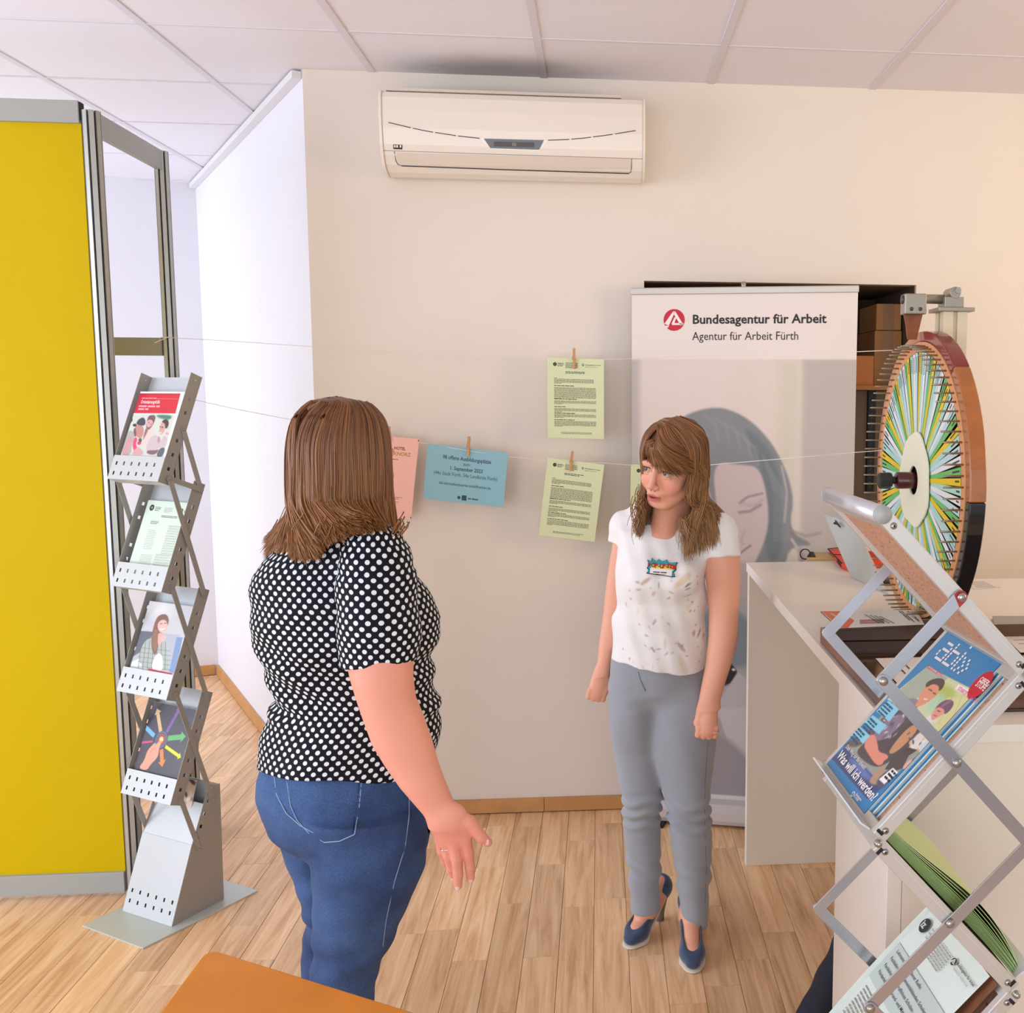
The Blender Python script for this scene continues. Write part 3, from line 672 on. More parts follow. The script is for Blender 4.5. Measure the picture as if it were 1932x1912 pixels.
grn = mat('green_paper', rgb(218, 226, 184), .7); ink = mat('ink_grey', rgb(92, 96, 74), .7); inkd = mat('ink_dark', rgb(44, 48, 44), .7)
def form(S, e, seed=1):
    r = random.Random(seed); m = MB(); w, h = S.w, S.h
    X = lambda f: w*f; Y_ = lambda f: h*f
    for (v, u0, u1, rows) in ((.245, .12, .84, 1), (.26, .12, .82, 5), (.365, .12, .86, 12), (.53, .12, .86, 4), (.628, .12, .86, 4), (.70, .12, .86, 4), (.785, .12, .86, 6)):
        S.lines(m, X(u0), X(u0+.2) if rows == 1 else X(u1), Y_(v), rows, Y_(.0125), Y_(.006), 0, r, last=.15)
    for v in (.34, .505, .603, .683, .765): S.lines(m, X(.12), X(.12+r.uniform(.16, .45)), Y_(v), 1, 0, Y_(.0085), 1, r, last=1)
    S.lines(m, X(.24), X(.78), Y_(.925), 2, Y_(.014), Y_(.006), 0, r, last=.9)
    S.lines(m, X(.32), X(.66), Y_(.165), 2, Y_(.016), Y_(.008), 1, r, last=.9)
    S.lines(m, X(.32), X(.54), Y_(.055), 6, Y_(.0125), Y_(.006), 0, r, last=.8)
    S.lines(m, X(.18), X(.29), Y_(.062), 3, Y_(.016), Y_(.007), 1, r, last=.8)
    S.disc(m, X(.135), Y_(.078), X(.033), 1); S.disc(m, X(.14), Y_(.078), X(.016), 0, .0005)
    S.text(m, 'Bundesagentur für Arbeit', X(.67), Y_(.083), Y_(.017), 1, .015, fit=X(.27)); S.text(m, 'Agentur für Arbeit Fürth', X(.67), Y_(.106), Y_(.015), 0, 0, fit=X(.21))
    m.build('print', [ink, inkd], e)
    ba_logo(S, X(.63), Y_(.078), X(.021), e, inkd, grn, .0005)
e, S = hang('notice', [(1032, 675), (1140, 678), (1139, 829), (1034, 826)], 'pale green printed notice pegged to the upper string', 'notice', grn, 'pale green notices on the strings', curl=.003); form(S, e, 1)
e, S = hang('notice', [(1034, 864), (1140, 877), (1122, 1023), (1016, 1010)], 'pale green printed notice hanging tilted from the lower string below another', 'notice', grn, 'pale green notices on the strings', curl=.005); form(S, e, 2)
e, S = hang('notice', [(1191, 877), (1299, 880), (1297, 1030), (1187, 1024)], 'pale green notice mostly hidden behind the hair of the woman in white', 'notice', grn, 'pale green notices on the strings', curl=.003); form(S, e, 3)
blu = mat('blue_paper', rgb(142, 190, 204), .7); inb = mat('ink_blue', rgb(52, 78, 92), .7)
e, S = hang('notice', [(807, 837), (959, 855), (950, 958), (799, 941)], 'light blue notice with centred dark text pegged to the lower string', 'notice', blu, curl=.004)
m = MB(); w, h = S.w, S.h
S.text(m, '98 offene Ausbildungsplätze', w*.5, h*.235, h*.10, 0, .016, 'CENTER', fit=w*.60); S.text(m, 'zum', w*.5, h*.325, h*.09, 0, 0, 'CENTER', .8)
S.text(m, '1. September 2023', w*.5, h*.42, h*.095, 0, .018, 'CENTER', fit=w*.40); S.text(m, '(44x Stadt Fürth, 54x Landkreis Fürth)', w*.5, h*.53, h*.095, 0, 0, 'CENTER', fit=w*.79)
S.text(m, 'ihk-lehrstellenboerse-mittelfranken.de', w*.5, h*.70, h*.07, 0, .008, 'CENTER', fit=w*.64)
S.rect(m, w*.47, h*.86, w*.53, h*.955); S.disc(m, w*.435, h*.91, h*.03); S.lines(m, w*.55, w*.68, h*.90, 1, 0, h*.022, 0, last=1); m.build('print', inb, e)
S.disc
pnk = mat('pink_paper', rgb(250, 192, 178), .7); inp = mat('ink_brown', rgb(70, 34, 30), .7); ing = mat('ink_gold', rgb(172, 138, 40), .6)
e, S = hang('notice', [(689, 819), (791, 829), (776, 980), (674, 972)], 'pink notice partly hidden behind the head of the woman in the dotted blouse', 'notice', pnk, curl=.004)
m = MB(); w, h = S.w, S.h; u_, v_ = S.uv(744, 850); S.text(m, 'HOTEL', u_, v_, h*.052, 0, .018, fit=w*.21); u_, v_ = S.uv(744, 861); S.text(m, 'KNORZ', u_, v_, h*.062, 1, .014, fit=w*.31)
S.rect(m, w*.98, h*.01, w*.996, h*.99); S.lines(m, w*.3, w*.72, h*.27, 1, 0, h*.008, 0, last=1)
for k in range(9): S.lines(m, w*.2, w*(.4+.05*(k % 4)), h*(.38+.03*k), 1, 0, h*.005, 0, last=1)
S.lines(m, w*.2, w*.80, h*.74, 2, h*.018, h*.005, 0, last=.9); S.lines(m, w*.2, w*.74, h*.80, 1, 0, h*.006, 0, last=1); m.build('print', [inp, ing], e)
pin(1083, 657, 1083, 696, 'wooden clothespin on the upper string holding the higher green notice')
pin(1080, 852, 1076, 889, 'wooden clothespin on the lower string holding the tilted green notice')
pin(885, 824, 883, 861, 'wooden clothespin holding the light blue notice')
pin(733, 805, 736, 832, 'wooden clothespin holding the pink notice beside brown hair')
# ================================================================ counter
CZ = 1.09
cw = mat('white_laminate', rgb(236, 228, 218), .35, coat=.1); cwb = mat('white_laminate_shaded', rgb(232, 222, 206), .4)  # second copy is beiger: shade of the front faces put into its colour
ct = empty('counter', (.85, 2.6, 0), 'high white laminate counter with panel legs beside the banner', 'counter')
cx0, cy0, cy1 = .505, 1.69, 3.465
b = MB(); b.prism([(cx0, cy0, CZ-.032), (2.4, cy0, CZ-.032), (2.4, 3.1, CZ-.032), (1.18, 3.1, CZ-.032), (1.12, cy1+.02, CZ-.032), (cx0, cy1, CZ-.032)], (0, 0, .032)); b.build('worktop', cw, ct, bevel=.0015)
b = MB(); b.box((cx0+.004, cy1-.04, 0), (1.08, cy1-.005, CZ-.032)); b.build('end_panel', cwb, ct, bevel=.0015)
b = MB(); b.box((cx0+.002, cy0+.004, 0), (cx0+.03, 2.085, CZ-.032)); b.build('side_panel', cw, ct, bevel=.0015)
b = MB(); b.box((cx0+.0305, cy0+.004, 0), (2.38, cy0+.03, CZ-.032)); b.build('front_panel', cwb, ct, bevel=.0015)
b = MB(); b.box((cx0+.0305, 2.06, 0), (1.12, 2.085, CZ-.032)); b.build('inner_panel', cwb, ct, bevel=.0015)

# ================================================================ fortune wheel
WX, WY, WZ, WR = .782, 2.45, 1.462, .340
wh = empty('fortune_wheel', (.80, 2.45, CZ), 'tall fortune wheel with coloured label strips and metal pegs standing on the counter', 'fortune wheel')
def wp(r, a, x=0): return np.array([WX+x, WY-r*math.sin(a), WZ+r*math.cos(a)])       # a = 0 at the top, growing towards the camera side
def ringseg(b, r0, r1, x0, x1, a0, a1, n, mi=0, sm=True):
    vs = []; 
    for i in range(n+1):
        a = a0+(a1-a0)*i/n
        vs += [wp(r0, a, x0), wp(r1, a, x0), wp(r1, a, x1), wp(r0, a, x1)]
    f = []
    for i in range(n):
        for k in range(4): f.append((4*i+k, 4*i+(k+1) % 4, 4*i+4+(k+1) % 4, 4*i+4+k)[::-1])
    full = abs(a1-a0) > 6.28
    if not full: f += [(0, 1, 2, 3), (4*n+3, 4*n+2, 4*n+1, 4*n)]
    b.add(vs, f, mi, False)
b = MB(); ringseg(b, .02, .316, .004, .022, 0, 2*PI, 72); b.build('disc', mat('black_board', rgb(16, 14, 16), .5), wh)
lw = mat('light_wood', rgb(222, 158, 108), .5, var=.08, vscale=20)
b = MB(); ringseg(b, .316, WR, -.001, .024, 0, 2*PI, 88); b.build('wood_ring', lw, wh)
rimc = [(-.02, .72, 'red_lacquer', (132, 24, 18)), (.72, 1.62, 'varnished_wood', (176, 104, 48)), (1.62, 3.3, 'black_lacquer', (24, 22, 24)), (3.3, 2*PI-.02, 'varnished_wood', (176, 104, 48))]
for a0, a1, nm, c in rimc:
    b = MB(); n = max(6, int((a1-a0)*16)); ringseg(b, WR+.0003, WR+.026, .0, .038, a0, a1, n); b.build('rim', mat(nm, rgb(*c), .25, coat=.6, var=.1, vscale=25), wh, bevel=.004, label={'red_lacquer': 'red rim section', 'black_lacquer': 'black rim section'}.get(nm))
NP = 84
pegm = mat('nickel_peg', rgb(168, 158, 140), .3, metal=.85)
lc = {'y': (238, 204, 30), 'g': (112, 196, 110), 'm': (176, 226, 208), 'w': (236, 238, 240), 'b': (196, 226, 232)}
lm = {k: mat('label_'+n, rgb(*lc[k]), .5) for k, n in (('y', 'yellow'), ('g', 'green'), ('m', 'mint'), ('w', 'white'), ('b', 'pale_blue'))}
b = MB(); b.tube([(0, 0, 0), (-.044, 0, 0), (-.046, 0, 0)], [.0023, .0023, .0012], 8); pm = None
seq = 'ymwbgymbwg'
for k in range(NP):
    a = 2*PI*(k+.5)/NP; q = wp(.330, a, -.001)
    if pm is None:
        bb = MB(); bb.v = [tuple(np.array(v)+q) for v in b.v]; bb.f = b.f; bb.m = b.m; bb.sm = b.sm
        pm = bb.build('peg', pegm, wh, origin=q)
    else: clone(pm, 'peg', q-wp(.330, PI/NP, -.001))
rl = random.Random(5)
for k in range(NP):
    a = 2*PI*k/NP; ch = seq[k % len(seq)]; hw0, hw1 = .0048, .0088
    x = -.0006-(k % 3)*.0007
    c, s = math.cos(a), math.sin(a); rad = np.array([0, -s, c]); tan = np.array([0, -c, -s]); o = np.array([WX+x, WY, WZ])
    tilt = rl.uniform(-.02, .02)
    b = MB(); b.prism([o+rad*.10-tan*hw0, o+rad*.10+tan*hw0, o+rad*.3145+tan*(hw1+tilt*.1), o+rad*.3145-tan*(hw1-tilt*.1)], (.0006, 0, 0))
    # fine word print at the outer end
    S = Sheet(o+rad*.308-tan*.007*(1 if s < 0 else -1)+np.array([-.0002, 0, 0]), rad*-.1*(1) , tan*.014*(1 if s < 0 else -1))
    ll = rl.uniform(.018, .05); S2 = MB()
    for w_ in range(int(ll/.0045)): b.add([o+rad*(.306-w_*.0045)+tan*d+np.array([-.0003, 0, 0]) for d in (-.0022, .0022)]+[o+rad*(.3025-w_*.0045)+tan*d+np.array([-.0003, 0, 0]) for d in (.0022, -.0022)], [(0, 1, 2, 3)], 1)
    b.build('label_strip', [lm[ch], mat('label_ink', rgb(58, 62, 60), .6)], wh)
b = MB(); vs = []; n = 40
for i in range(n):
    a = 2*PI*i/n; r = .116+.004*math.sin(3*a+1)+.003*math.sin(7*a); vs.append(wp(r, a, -.009))
inner = [wp(.036, 2*PI*i/n, -.009) for i in range(n)]
V = vs+inner+[v+(.004, 0, 0) for v in vs]+[v+(.004, 0, 0) for v in inner]
F = [(i, (i+1) % n, n+(i+1) % n, n+i) for i in range(n)]+[(2*n+i, 2*n+(i+1) % n, (i+1) % n, i) for i in range(n)]+[(n+i, n+(i+1) % n, 3*n+(i+1) % n, 3*n+i) for i in range(n)]
b.add(V, F); b.build('centre_disc', mat('cream_card', rgb(244, 244, 220), .6), wh)
b = MB(); b.tube([wp(0, 0, .02), wp(0, 0, -.012), wp(0, 0, -.05), wp(0, 0, -.053)], [.021, .021, .021, .018], 24); b.build('hub', mat('maroon_plastic', rgb(74, 22, 26), .25, coat=.3), wh)
b = MB(); b.tube([wp(0, 0, -.052), wp(0, 0, -.066)], .009, 12); kb = b.build('spindle', mat('black_plastic', rgb(34, 34, 36), .4), wh)
b = MB(); b.tube([wp(0, 0, -.064), wp(0, 0, -.068), wp(0, 0, -.094), wp(0, 0, -.098)], [.018, .022, .021, .016], 7, smooth=False); b.build('knob', mat('black_plastic', rgb(34, 34, 36), .4), wh, bevel=.002)
zt = at(1780, 590, WY)[2]
prw = mat('profile_aluminium', rgb(222, 206, 176), .35, metal=.25)
b = MB(); s_ = .030; cxp, cyp_ = WX+.075, WY; pl = []
for (dx, dy) in ((-1, -1), (1, -1), (1, 1), (-1, 1)): pass
pts = []
def side(c, d1, d2):
    "one face of a slotted profile"
    for t_, dep in ((-1, 0), (-.18, 0), (-.18, .35), (.18, .35), (.18, 0)): pts.append(c+d1*s_*t_-d2*s_*dep)
ex, ey = np.array([1, 0, 0.]), np.array([0, 1, 0.]); c0 = np.array([cxp, cyp_, CZ+.014])
side(c0-ey*s_, ex, -ey); side(c0+ex*s_, ey, ex); side(c0+ey*s_, -ex, ey); side(c0-ex*s_, -ey, -ex)
b.prism(pts, (0, 0, zt-CZ-.014)); b.build('post', prw, wh)
st = mat('cast_steel', rgb(168, 160, 146), .38, metal=.7)
b = MB(); b.box((cxp-.045, cyp_-.04, zt+.0005), (cxp+.045, cyp_+.04, zt+.010)); b.build('top_plate', st, wh, bevel=.0015)
b = MB(); b.box((cxp-.026, cyp_-.026, zt+.0105), (cxp+.022, cyp_+.026, zt+.036)); b.tube([(cxp, cyp_-.027, zt+.046), (cxp, cyp_+.027, zt+.046)], .014, 16); b.build('clamp', st, wh, bevel=.0015)
b = MB(); b.tube([(cxp+.004, cyp_-.033, zt+.051), (cxp+.004, cyp_-.027, zt+.051)], .008, 6, smooth=False); b.build('bolt', steel, wh)
b = MB(); b.cyl((WX-.04, WY, zt+.032), (cxp-.02, WY, zt+.032), .0115, 16); b.build('tube', st, wh)
bxl, bxr = at(1703, 575, WY)[0], at(1744, 575, WY)[0]
b = MB(); b.box((bxl, WY-.02, zt-.006), (bxr, WY+.02, zt+.043)); hb = b.build('holder_block', st, wh, bevel=.003)
for fx in (.3, .7):
    b = MB(); b.tube([(bxl+(bxr-bxl)*fx, WY-.0225, zt+.006), (bxl+(bxr-bxl)*fx, WY-.0195, zt+.006)], .0045, 12); b.build('bolt', mat('dark_bolt', rgb(86, 80, 72), .35, metal=.6), hb)
b = MB(); b.tube([(bxl-.003, WY, zt+.03), (bxl, WY, zt+.03)], .011, 14); b.build('tube_end', mat('dark_bolt', (0, 0, 0)), hb)
fz = at(1722, 641, WY)[2]
fp = [(bxl+.003, zt-.0065), (bxr-.004, zt-.0065), (bxr-.008, zt-.025), (bxr-.017, fz), (bxl+.014, fz), (bxl+.008, zt-.028)]
b = MB(); b.prism([(x, WY-.002, z) for x, z in fp], (0, .005, 0)); b.build('leather_flapper', mat('brown_leather', rgb(140, 76, 28), .45, var=.2, vscale=30, bump=.2, bscale=80), wh, bevel=.001)
b = MB(); b.box((WX-.05, WY-.05, CZ), (cxp+.11, WY+.08, CZ+.014)); b.build('base_plate', lw, wh, bevel=.002)
b = MB(); b.box((cxp-.03, WY-.22, CZ), (cxp+.02, WY-.0505, CZ+.016)); b.build('base_foot', lw, wh, bevel=.002)
b = MB(); b.cyl(wp(0, 0, .022), (cxp-.03, WY, WZ), .012, 16); b.build('axle', steel, wh)

# ================================================================ things on the counter
zc = CZ
# display panel seen from behind
BL, BR, TL0 = atz(1605, 1089, zc+.001), atz(1674, 1121, zc+.001), at(1551, 963, 3.05)
ux = BR-BL; nrm = norm(np.cross(ux, (0, 0, 1)))
# the panel leans: find the top edge on a plane tilted from the bottom edge
def leanpt(px, py, lean):
    up = norm(np.array([0, 0, 1.])+nrm*lean); nn = np.cross(norm(ux), up); return onplane(px, py, BL, nn)
LEAN = -.42
TL = leanpt(1551, 963, LEAN); TR = TL+ux*1.02
pn = empty('display_board', (BL+BR)/2, 'pale grey display board leaning away with a small black clip on its back', 'display board')
pm_ = mat('grey_board', rgb(188, 190, 184), .4, var=.03, vscale=3)
th = norm(np.cross(TL-BL, ux))*.006
b = MB(); b.hexa([BL, BR, BR+th, BL+th, TL, TR, TR+th, TL+th]); b.build('panel', pm_, pn, bevel=.001)
b = MB(); d_ = (BL-TL)*.06; b.hexa([TL+d_-th*.6, TR+d_-th*.6, TR+d_+th*1.6, TL+d_+th*1.6, TL-th*.6, TR-th*.6, TR+th*1.6, TL+th*1.6]); b.build('top_edge_strip', mat('silver_rail', (1, 1, 1)), pn, bevel=.001)
c = leanpt(1585, 992, LEAN)-th*.8*np.sign(th@(CAMP-BL))*-1
sgn = 1 if th@(CAMP-BL) > 0 else -1; nn = th/np.linalg.norm(th)*sgn; c = leanpt(1586, 991, LEAN)+nn*.010; e1_ = norm(BL-TL); e2_ = norm(ux)
b = MB(); b.prism([c-e1_*.026, c+e2_*.018+e1_*.014, c+e1_*.026+e2_*.012, c-e2_*.009], nn*.008); b.tube([c, c-e2_*.022+nn*.008+e1_*.006], .004, 6); b.build('clip', mat('black_plastic', (0, 0, 0)), pn)
# lanyard ring and brass tag
g = atz(1560, 1056, zc)
kt = empty('key_tag', g, 'small brass key tag with a black ring near the far end of the counter', 'key tag')
q = [atz(1522, 1058, zc+.002), atz(1590, 1058, zc+.002), atz(1594, 1049, zc+.002), atz(1528, 1048, zc+.002)]
b = MB(); b.prism(q, (0, 0, .012)); b.build('tag', mat('brass', rgb(196, 164, 104), .35, metal=.5), kt, bevel=.002)
b = MB(); b.prism([p+(0, 0, .0125) for p in (q[0], q[0]+(q[1]-q[0])*.25, q[3]+(q[2]-q[3])*.1, q[3])], (0, 0, .001)); b.build('end_plate', slotm, kt)
b = MB(); cc = atz(1519, 1057, zc)+(0, 0, .021); b.tube([cc+np.array([.017*math.cos(t), -.004*math.cos(t), .018*math.sin(t)]) for t in np.linspace(0, 2*PI, 22)], .0022, 6, caps=False); b.build('ring', slotm, kt)
# red folded holder
g0, g1 = atz(1590, 1074, zc+.001), atz(1606, 1090, zc+.001)
rd = mat('signal_red', rgb(226, 62, 32), .45)
c1 = at(1563, 1037, 3.35); ro = empty('glasses_case', g0, 'bright red open case with black edging beside the grey display board', 'case')
A_ = atz(1572, 1052, zc+.012); B_ = atz(1590, 1050, zc+.012)
b = MB(); P_ = [atz(1566, 1046, zc+.001), atz(1588, 1044, zc+.001), atz(1606, 1080, zc+.001), atz(1588, 1073, zc+.001)]
top = [at(1562, 1037, P_[0][1]), at(1582, 1035, P_[1][1]), P_[2]+(0, 0, .018), P_[3]+(0, 0, .016)]
b.hexa(P_+top); b.build('shell', rd, ro, bevel=.002)
b = MB(); b.tube([top[0]+(0, 0, .002), top[3]+(0, 0, .002)], .0022, 6); b.tube([top[0]+(0, 0, .002), top[1]+(0, 0, .002)], .0016, 6); b.tube([top[0]*.6+top[3]*.4+(0, 0, .002), top[1]*.6+top[2]*.4+(0, 0, .002)], .0012, 6); b.build('edging', slotm, ro)
b = MB(); b.prism([P_[0]*.45+P_[3]*.55+np.array([-.0025, -.001, .006]), P_[3]+np.array([-.0025, -.001, .004]), P_[3]*.9+P_[0]*.1+np.array([-.0025, -.001, .014]), P_[0]*.45+P_[3]*.55+np.array([-.0025, -.001, .016])], (.001, 0, 0)); b.build('opening', slotm, ro)
# stack behind the board: red box, white card, small parts
def slab(name, pix, z0, h, m, label, cat, parent=None, bevel=.001):
    b = MB(); q = [atz(x, y, z0) for x, y in pix]; b.prism(q, (0, 0, h)); o = b.build(name, m, parent, bevel=bevel)
    if label: tag(o, label, cat)
    return o
slab('flyer_box', [(1636, 1073), (1690, 1070), (1680, 1052), (1632, 1055)], zc+.001, .028, rd, 'red flat box lying between the grey display board and the wheel', 'box')
o = slab('card_box', [(1628, 1048), (1668, 1047), (1664, 1034), (1624, 1035)], zc+.001, .03, mat('white_card', rgb(232, 226, 222), .5), 'white card box standing behind the red flat box', 'box')
slab('tool_case', [(1655, 1104), (1700, 1106), (1700, 1086), (1650, 1084)], zc+.001, .012, mat('dark_grey_plastic', rgb(60, 54, 52), .5), 'dark grey flat case lying under the left pegs of the wheel', 'case')
slab('card', [(1676, 1123), (1700, 1124), (1698, 1116), (1674, 1115)], zc+.001, .001, mat('white_card', (1, 1, 1)), 'tiny white card with dark print at the foot of the display board', 'card')
# smoked acrylic tray with leaflets
smoke = mat('smoked_acrylic', rgb(64, 36, 24), .08, coat=.6, var=.25, vscale=16, spec=.7)
trc = [atz(1541, 1190, zc), atz(1640, 1320, zc), atz(1932, 1330, zc), atz(1850, 1192, zc)]
TX_, TYn, TYf = .512, 1.76, 2.30
tr = empty('acrylic_tray', (.8, 2.0, zc), 'dark brown glossy acrylic tray with raised walls on the near end of the counter', 'tray')
x1t = 1.16
b = MB(); b.box((TX_, TYn, zc+.0005), (x1t, TYf, zc+.006)); b.build('tray_floor', smoke, tr, bevel=.002)
brn = mat('brown_tray_wall', rgb(98, 66, 48), .2, coat=.4)
for lo, hi in (((TX_, TYn, zc+.0062), (TX_+.006, TYf, zc+.04)), ((TX_+.0062, TYf-.006, zc+.0062), (x1t-.0002, TYf, zc+.04)), ((x1t, TYn, zc+.0062), (x1t+.006, TYf, zc+.04)), ((TX_+.0062, TYn, zc+.0062), (x1t-.0002, TYn+.006, zc+.04))):
    b = MB(); b.box(lo, hi); b.build('tray_wall', brn, tr, bevel=.002)
b = MB()
for k in range(7):
    c = np.array([.80+k*.006, 2.12-.004*k, zc+.016+.0018*k]); b.tube([c+np.array([.035*math.cos(t), .030*math.sin(t), .012*math.sin(t)]) for t in np.linspace(0, 2*PI, 24)], .0012, 5, caps=False)
o = b.build('plastic_coil', mat('clear_pink_plastic', rgb(150, 84, 84), .1, alpha=.55)); tag(o, 'coil of clear pinkish plastic rings lying in the dark brown tray', 'coil')
# leaflet stack on a box at the far side of the tray
bx = [atz(1541, 1178, zc+.0405), atz(1555, 1153, zc+.0405)]
lf = empty('leaflet_stack', atz(1640, 1165, zc), 'orange and white leaflet on a brown box at the far side of the tray', 'leaflet stack')
LZ = zc+.046
q4 = [atz(1548, 1153, LZ), atz(1728, 1152, LZ), atz(1744, 1179, LZ), atz(1584, 1186, LZ)]
b = MB(); qq = [p*1 for p in q4]; low = [np.array([p[0], p[1], zc+.0415 if p[1] < TYf+.01 else zc+.0415]) for p in qq]
b.hexa([low[3], low[2], low[1], low[0], qq[3], qq[2], qq[1], qq[0]]); b.build('box', brn, lf, bevel=.001)
LS = Sheet(qq[0]+(0, 0, .0008), qq[1]-qq[0], qq[3]-qq[0]); 
lp = MB(); lp.prism([p+(0, 0, .0002) for p in (qq[3], qq[2], qq[1], qq[0])], (0, 0, .0008)); lp.build('leaflet', mat('white_gloss_paper', rgb(236, 230, 226), .3), lf)
m = MB(); up = (0, 0, .0013)
Q = lambda px, py: atz(px, py, LZ+.0012)
def ppoly(m, pts, mi): m.add([Q(*p) for p in pts][::-1], [tuple(range(len(pts)))], mi)
ppoly(m, [(1549, 1153.5), (1586, 1153.5), (1590, 1158), (1612, 1171), (1600, 1185), (1586, 1185)], 0)
m.add([Q(1566, 1158)+(0, 0, .0002), Q(1570, 1157.5)+(0, 0, .0002), Q(1597, 1174)+(0, 0, .0002), Q(1592, 1175)+(0, 0, .0002)][::-1], [(0, 1, 2, 3)], 1)
for k in range(4): ppoly(m, [(1630+k*9, 1160+k*1), (1634+k*9, 1159.5+k), (1662+k*9, 1176), (1658+k*9, 1177)], 2)
for k in range(5): ppoly(m, [(1622, 1170+k*1.6), (1668, 1168+k*1.8), (1668, 1169+k*1.8), (1622, 1171+k*1.6)], 3 if k % 2 else 4)
m.build('print', [mat('print_orange', rgb(226, 96, 48), .4), mat('print_pale', rgb(220, 190, 190), .4), mat('print_greyline', rgb(150, 146, 146), .5), mat('print_navy', rgb(60, 70, 110), .5), redm], lf)
TS = Sheet(atz(1712, 1152, LZ+.0014), atz(1741, 1176, LZ+.0014)-atz(1712, 1152, LZ+.0014), (atz(1690, 1153, LZ+.0014)-atz(1712, 1152, LZ+.0014)))
m = MB(); TS.text(m, 'Vier - Ohren', TS.w*.05, TS.h*.2, .012, 0, .01, fit=TS.w*.8); TS.lines(m, TS.w*.02, TS.w*.9, TS.h*.5, 2, .006, .003, 0, last=.9); m.build('lettering', inkd, lf)
# lower leaflet inside the tray
LW = zc+.0075
o = empty('leaflet', atz(1710, 1275, LW), 'white leaflet with black script lying at the near side of the dark tray', 'leaflet')
b = MB(); pq = [(1652, 1243), (1772, 1240), (1800, 1262), (1760, 1312), (1712, 1312)]; b.prism([atz(x, y, LW) for x, y in pq][::-1], (0, 0, .0006)); b.build('sheet', mat('white_gloss_paper', (1, 1, 1)), o)
TS = Sheet(atz(1700, 1243, LW+.001), atz(1735, 1275, LW+.001)-atz(1700, 1243, LW+.001), atz(1672, 1248, LW+.001)-atz(1700, 1243, LW+.001))
m = MB(); TS.lines(m, TS.w*.0, TS.w*.9, TS.h*.1, 1, .006, .004, 0, last=1); TS.lines(m, TS.w*.2, TS.w*.95, TS.h*.6, 1, .006, .0045, 0, last=1); m.build('lettering', inkd, o)
# right end: dark tablet, papers
slab('tablet', [(1878, 1196), (1990, 1196), (1980, 1168), (1872, 1168)], zc+.001, .008, mat('black_glass', rgb(26, 24, 26), .15, coat=.5), 'thin black tablet lying at the right edge of the counter', 'tablet')
slab('paper_pile', [(1890, 1232), (2010, 1275), (2000, 1186), (1866, 1184)], zc+.0005, .004, mat('white_paper', rgb(236, 230, 224), .6), 'pile of white papers behind the folding rack at the right edge', 'papers') if False else None
o = empty('handwritten_sheet', atz(1905, 1200, zc+.002), 'white handwritten sheet on the counter at the right edge of the frame', 'sheet')
b = MB(); b.prism([atz(x, y, zc+.009) for x, y in [(1872, 1180), (1985, 1178), (2040, 1225), (1925, 1232)]][::-1], (0, 0, .0012)); b.build('paper', mat('white_paper', rgb(236, 230, 224), .6), o)
rr = random.Random(2); b = MB()
for k in range(5):
    p0 = atz(1886+k*9, 1187+k*7, zc+.0112); b.tube([p0+np.array([.005*i, .003*math.sin(i*2.2)+.0006*i, 0]) for i in range(9)], .0005, 4)
b.build('handwriting', mat('pen_grey', rgb(110, 106, 110), .6), o)
b = MB(); b.prism([atz(x, y, zc+.0005) for x, y in [(1890, 1195), (1896, 1190), (2000, 1250), (2000, 1262)]][::-1], (0, 0, .006)); o = b.build('wooden_ruler', mat('ruler_brown', rgb(150, 122, 104), .5)); tag(o, 'brown wooden strip lying under the handwritten sheet', 'strip')
o = empty('printed_sheet', atz(1850, 1103, zc+.001), 'faint printed sheet lying on the counter right of the wheel', 'sheet')
b = MB(); b.prism([atz(x, y, zc+.0008) for x, y in [(1822, 1096), (1850, 1093), (1888, 1108), (1838, 1112)]][::-1], (0, 0, .0005)); b.build('paper', mat('white_paper', (1, 1, 1)), o)
b = MB()
for k in range(5): b.prism([atz(x, y, zc+.0016) for x, y in [(1829+k*3, 1098+k*2.6), (1858+k*5, 1098+k*2.2), (1858+k*5, 1098.6+k*2.2), (1829+k*3, 1098.6+k*2.6)]][::-1], (0, 0, .0002))
b.build('print', mat('print_greyline', (1, 1, 1)), o)
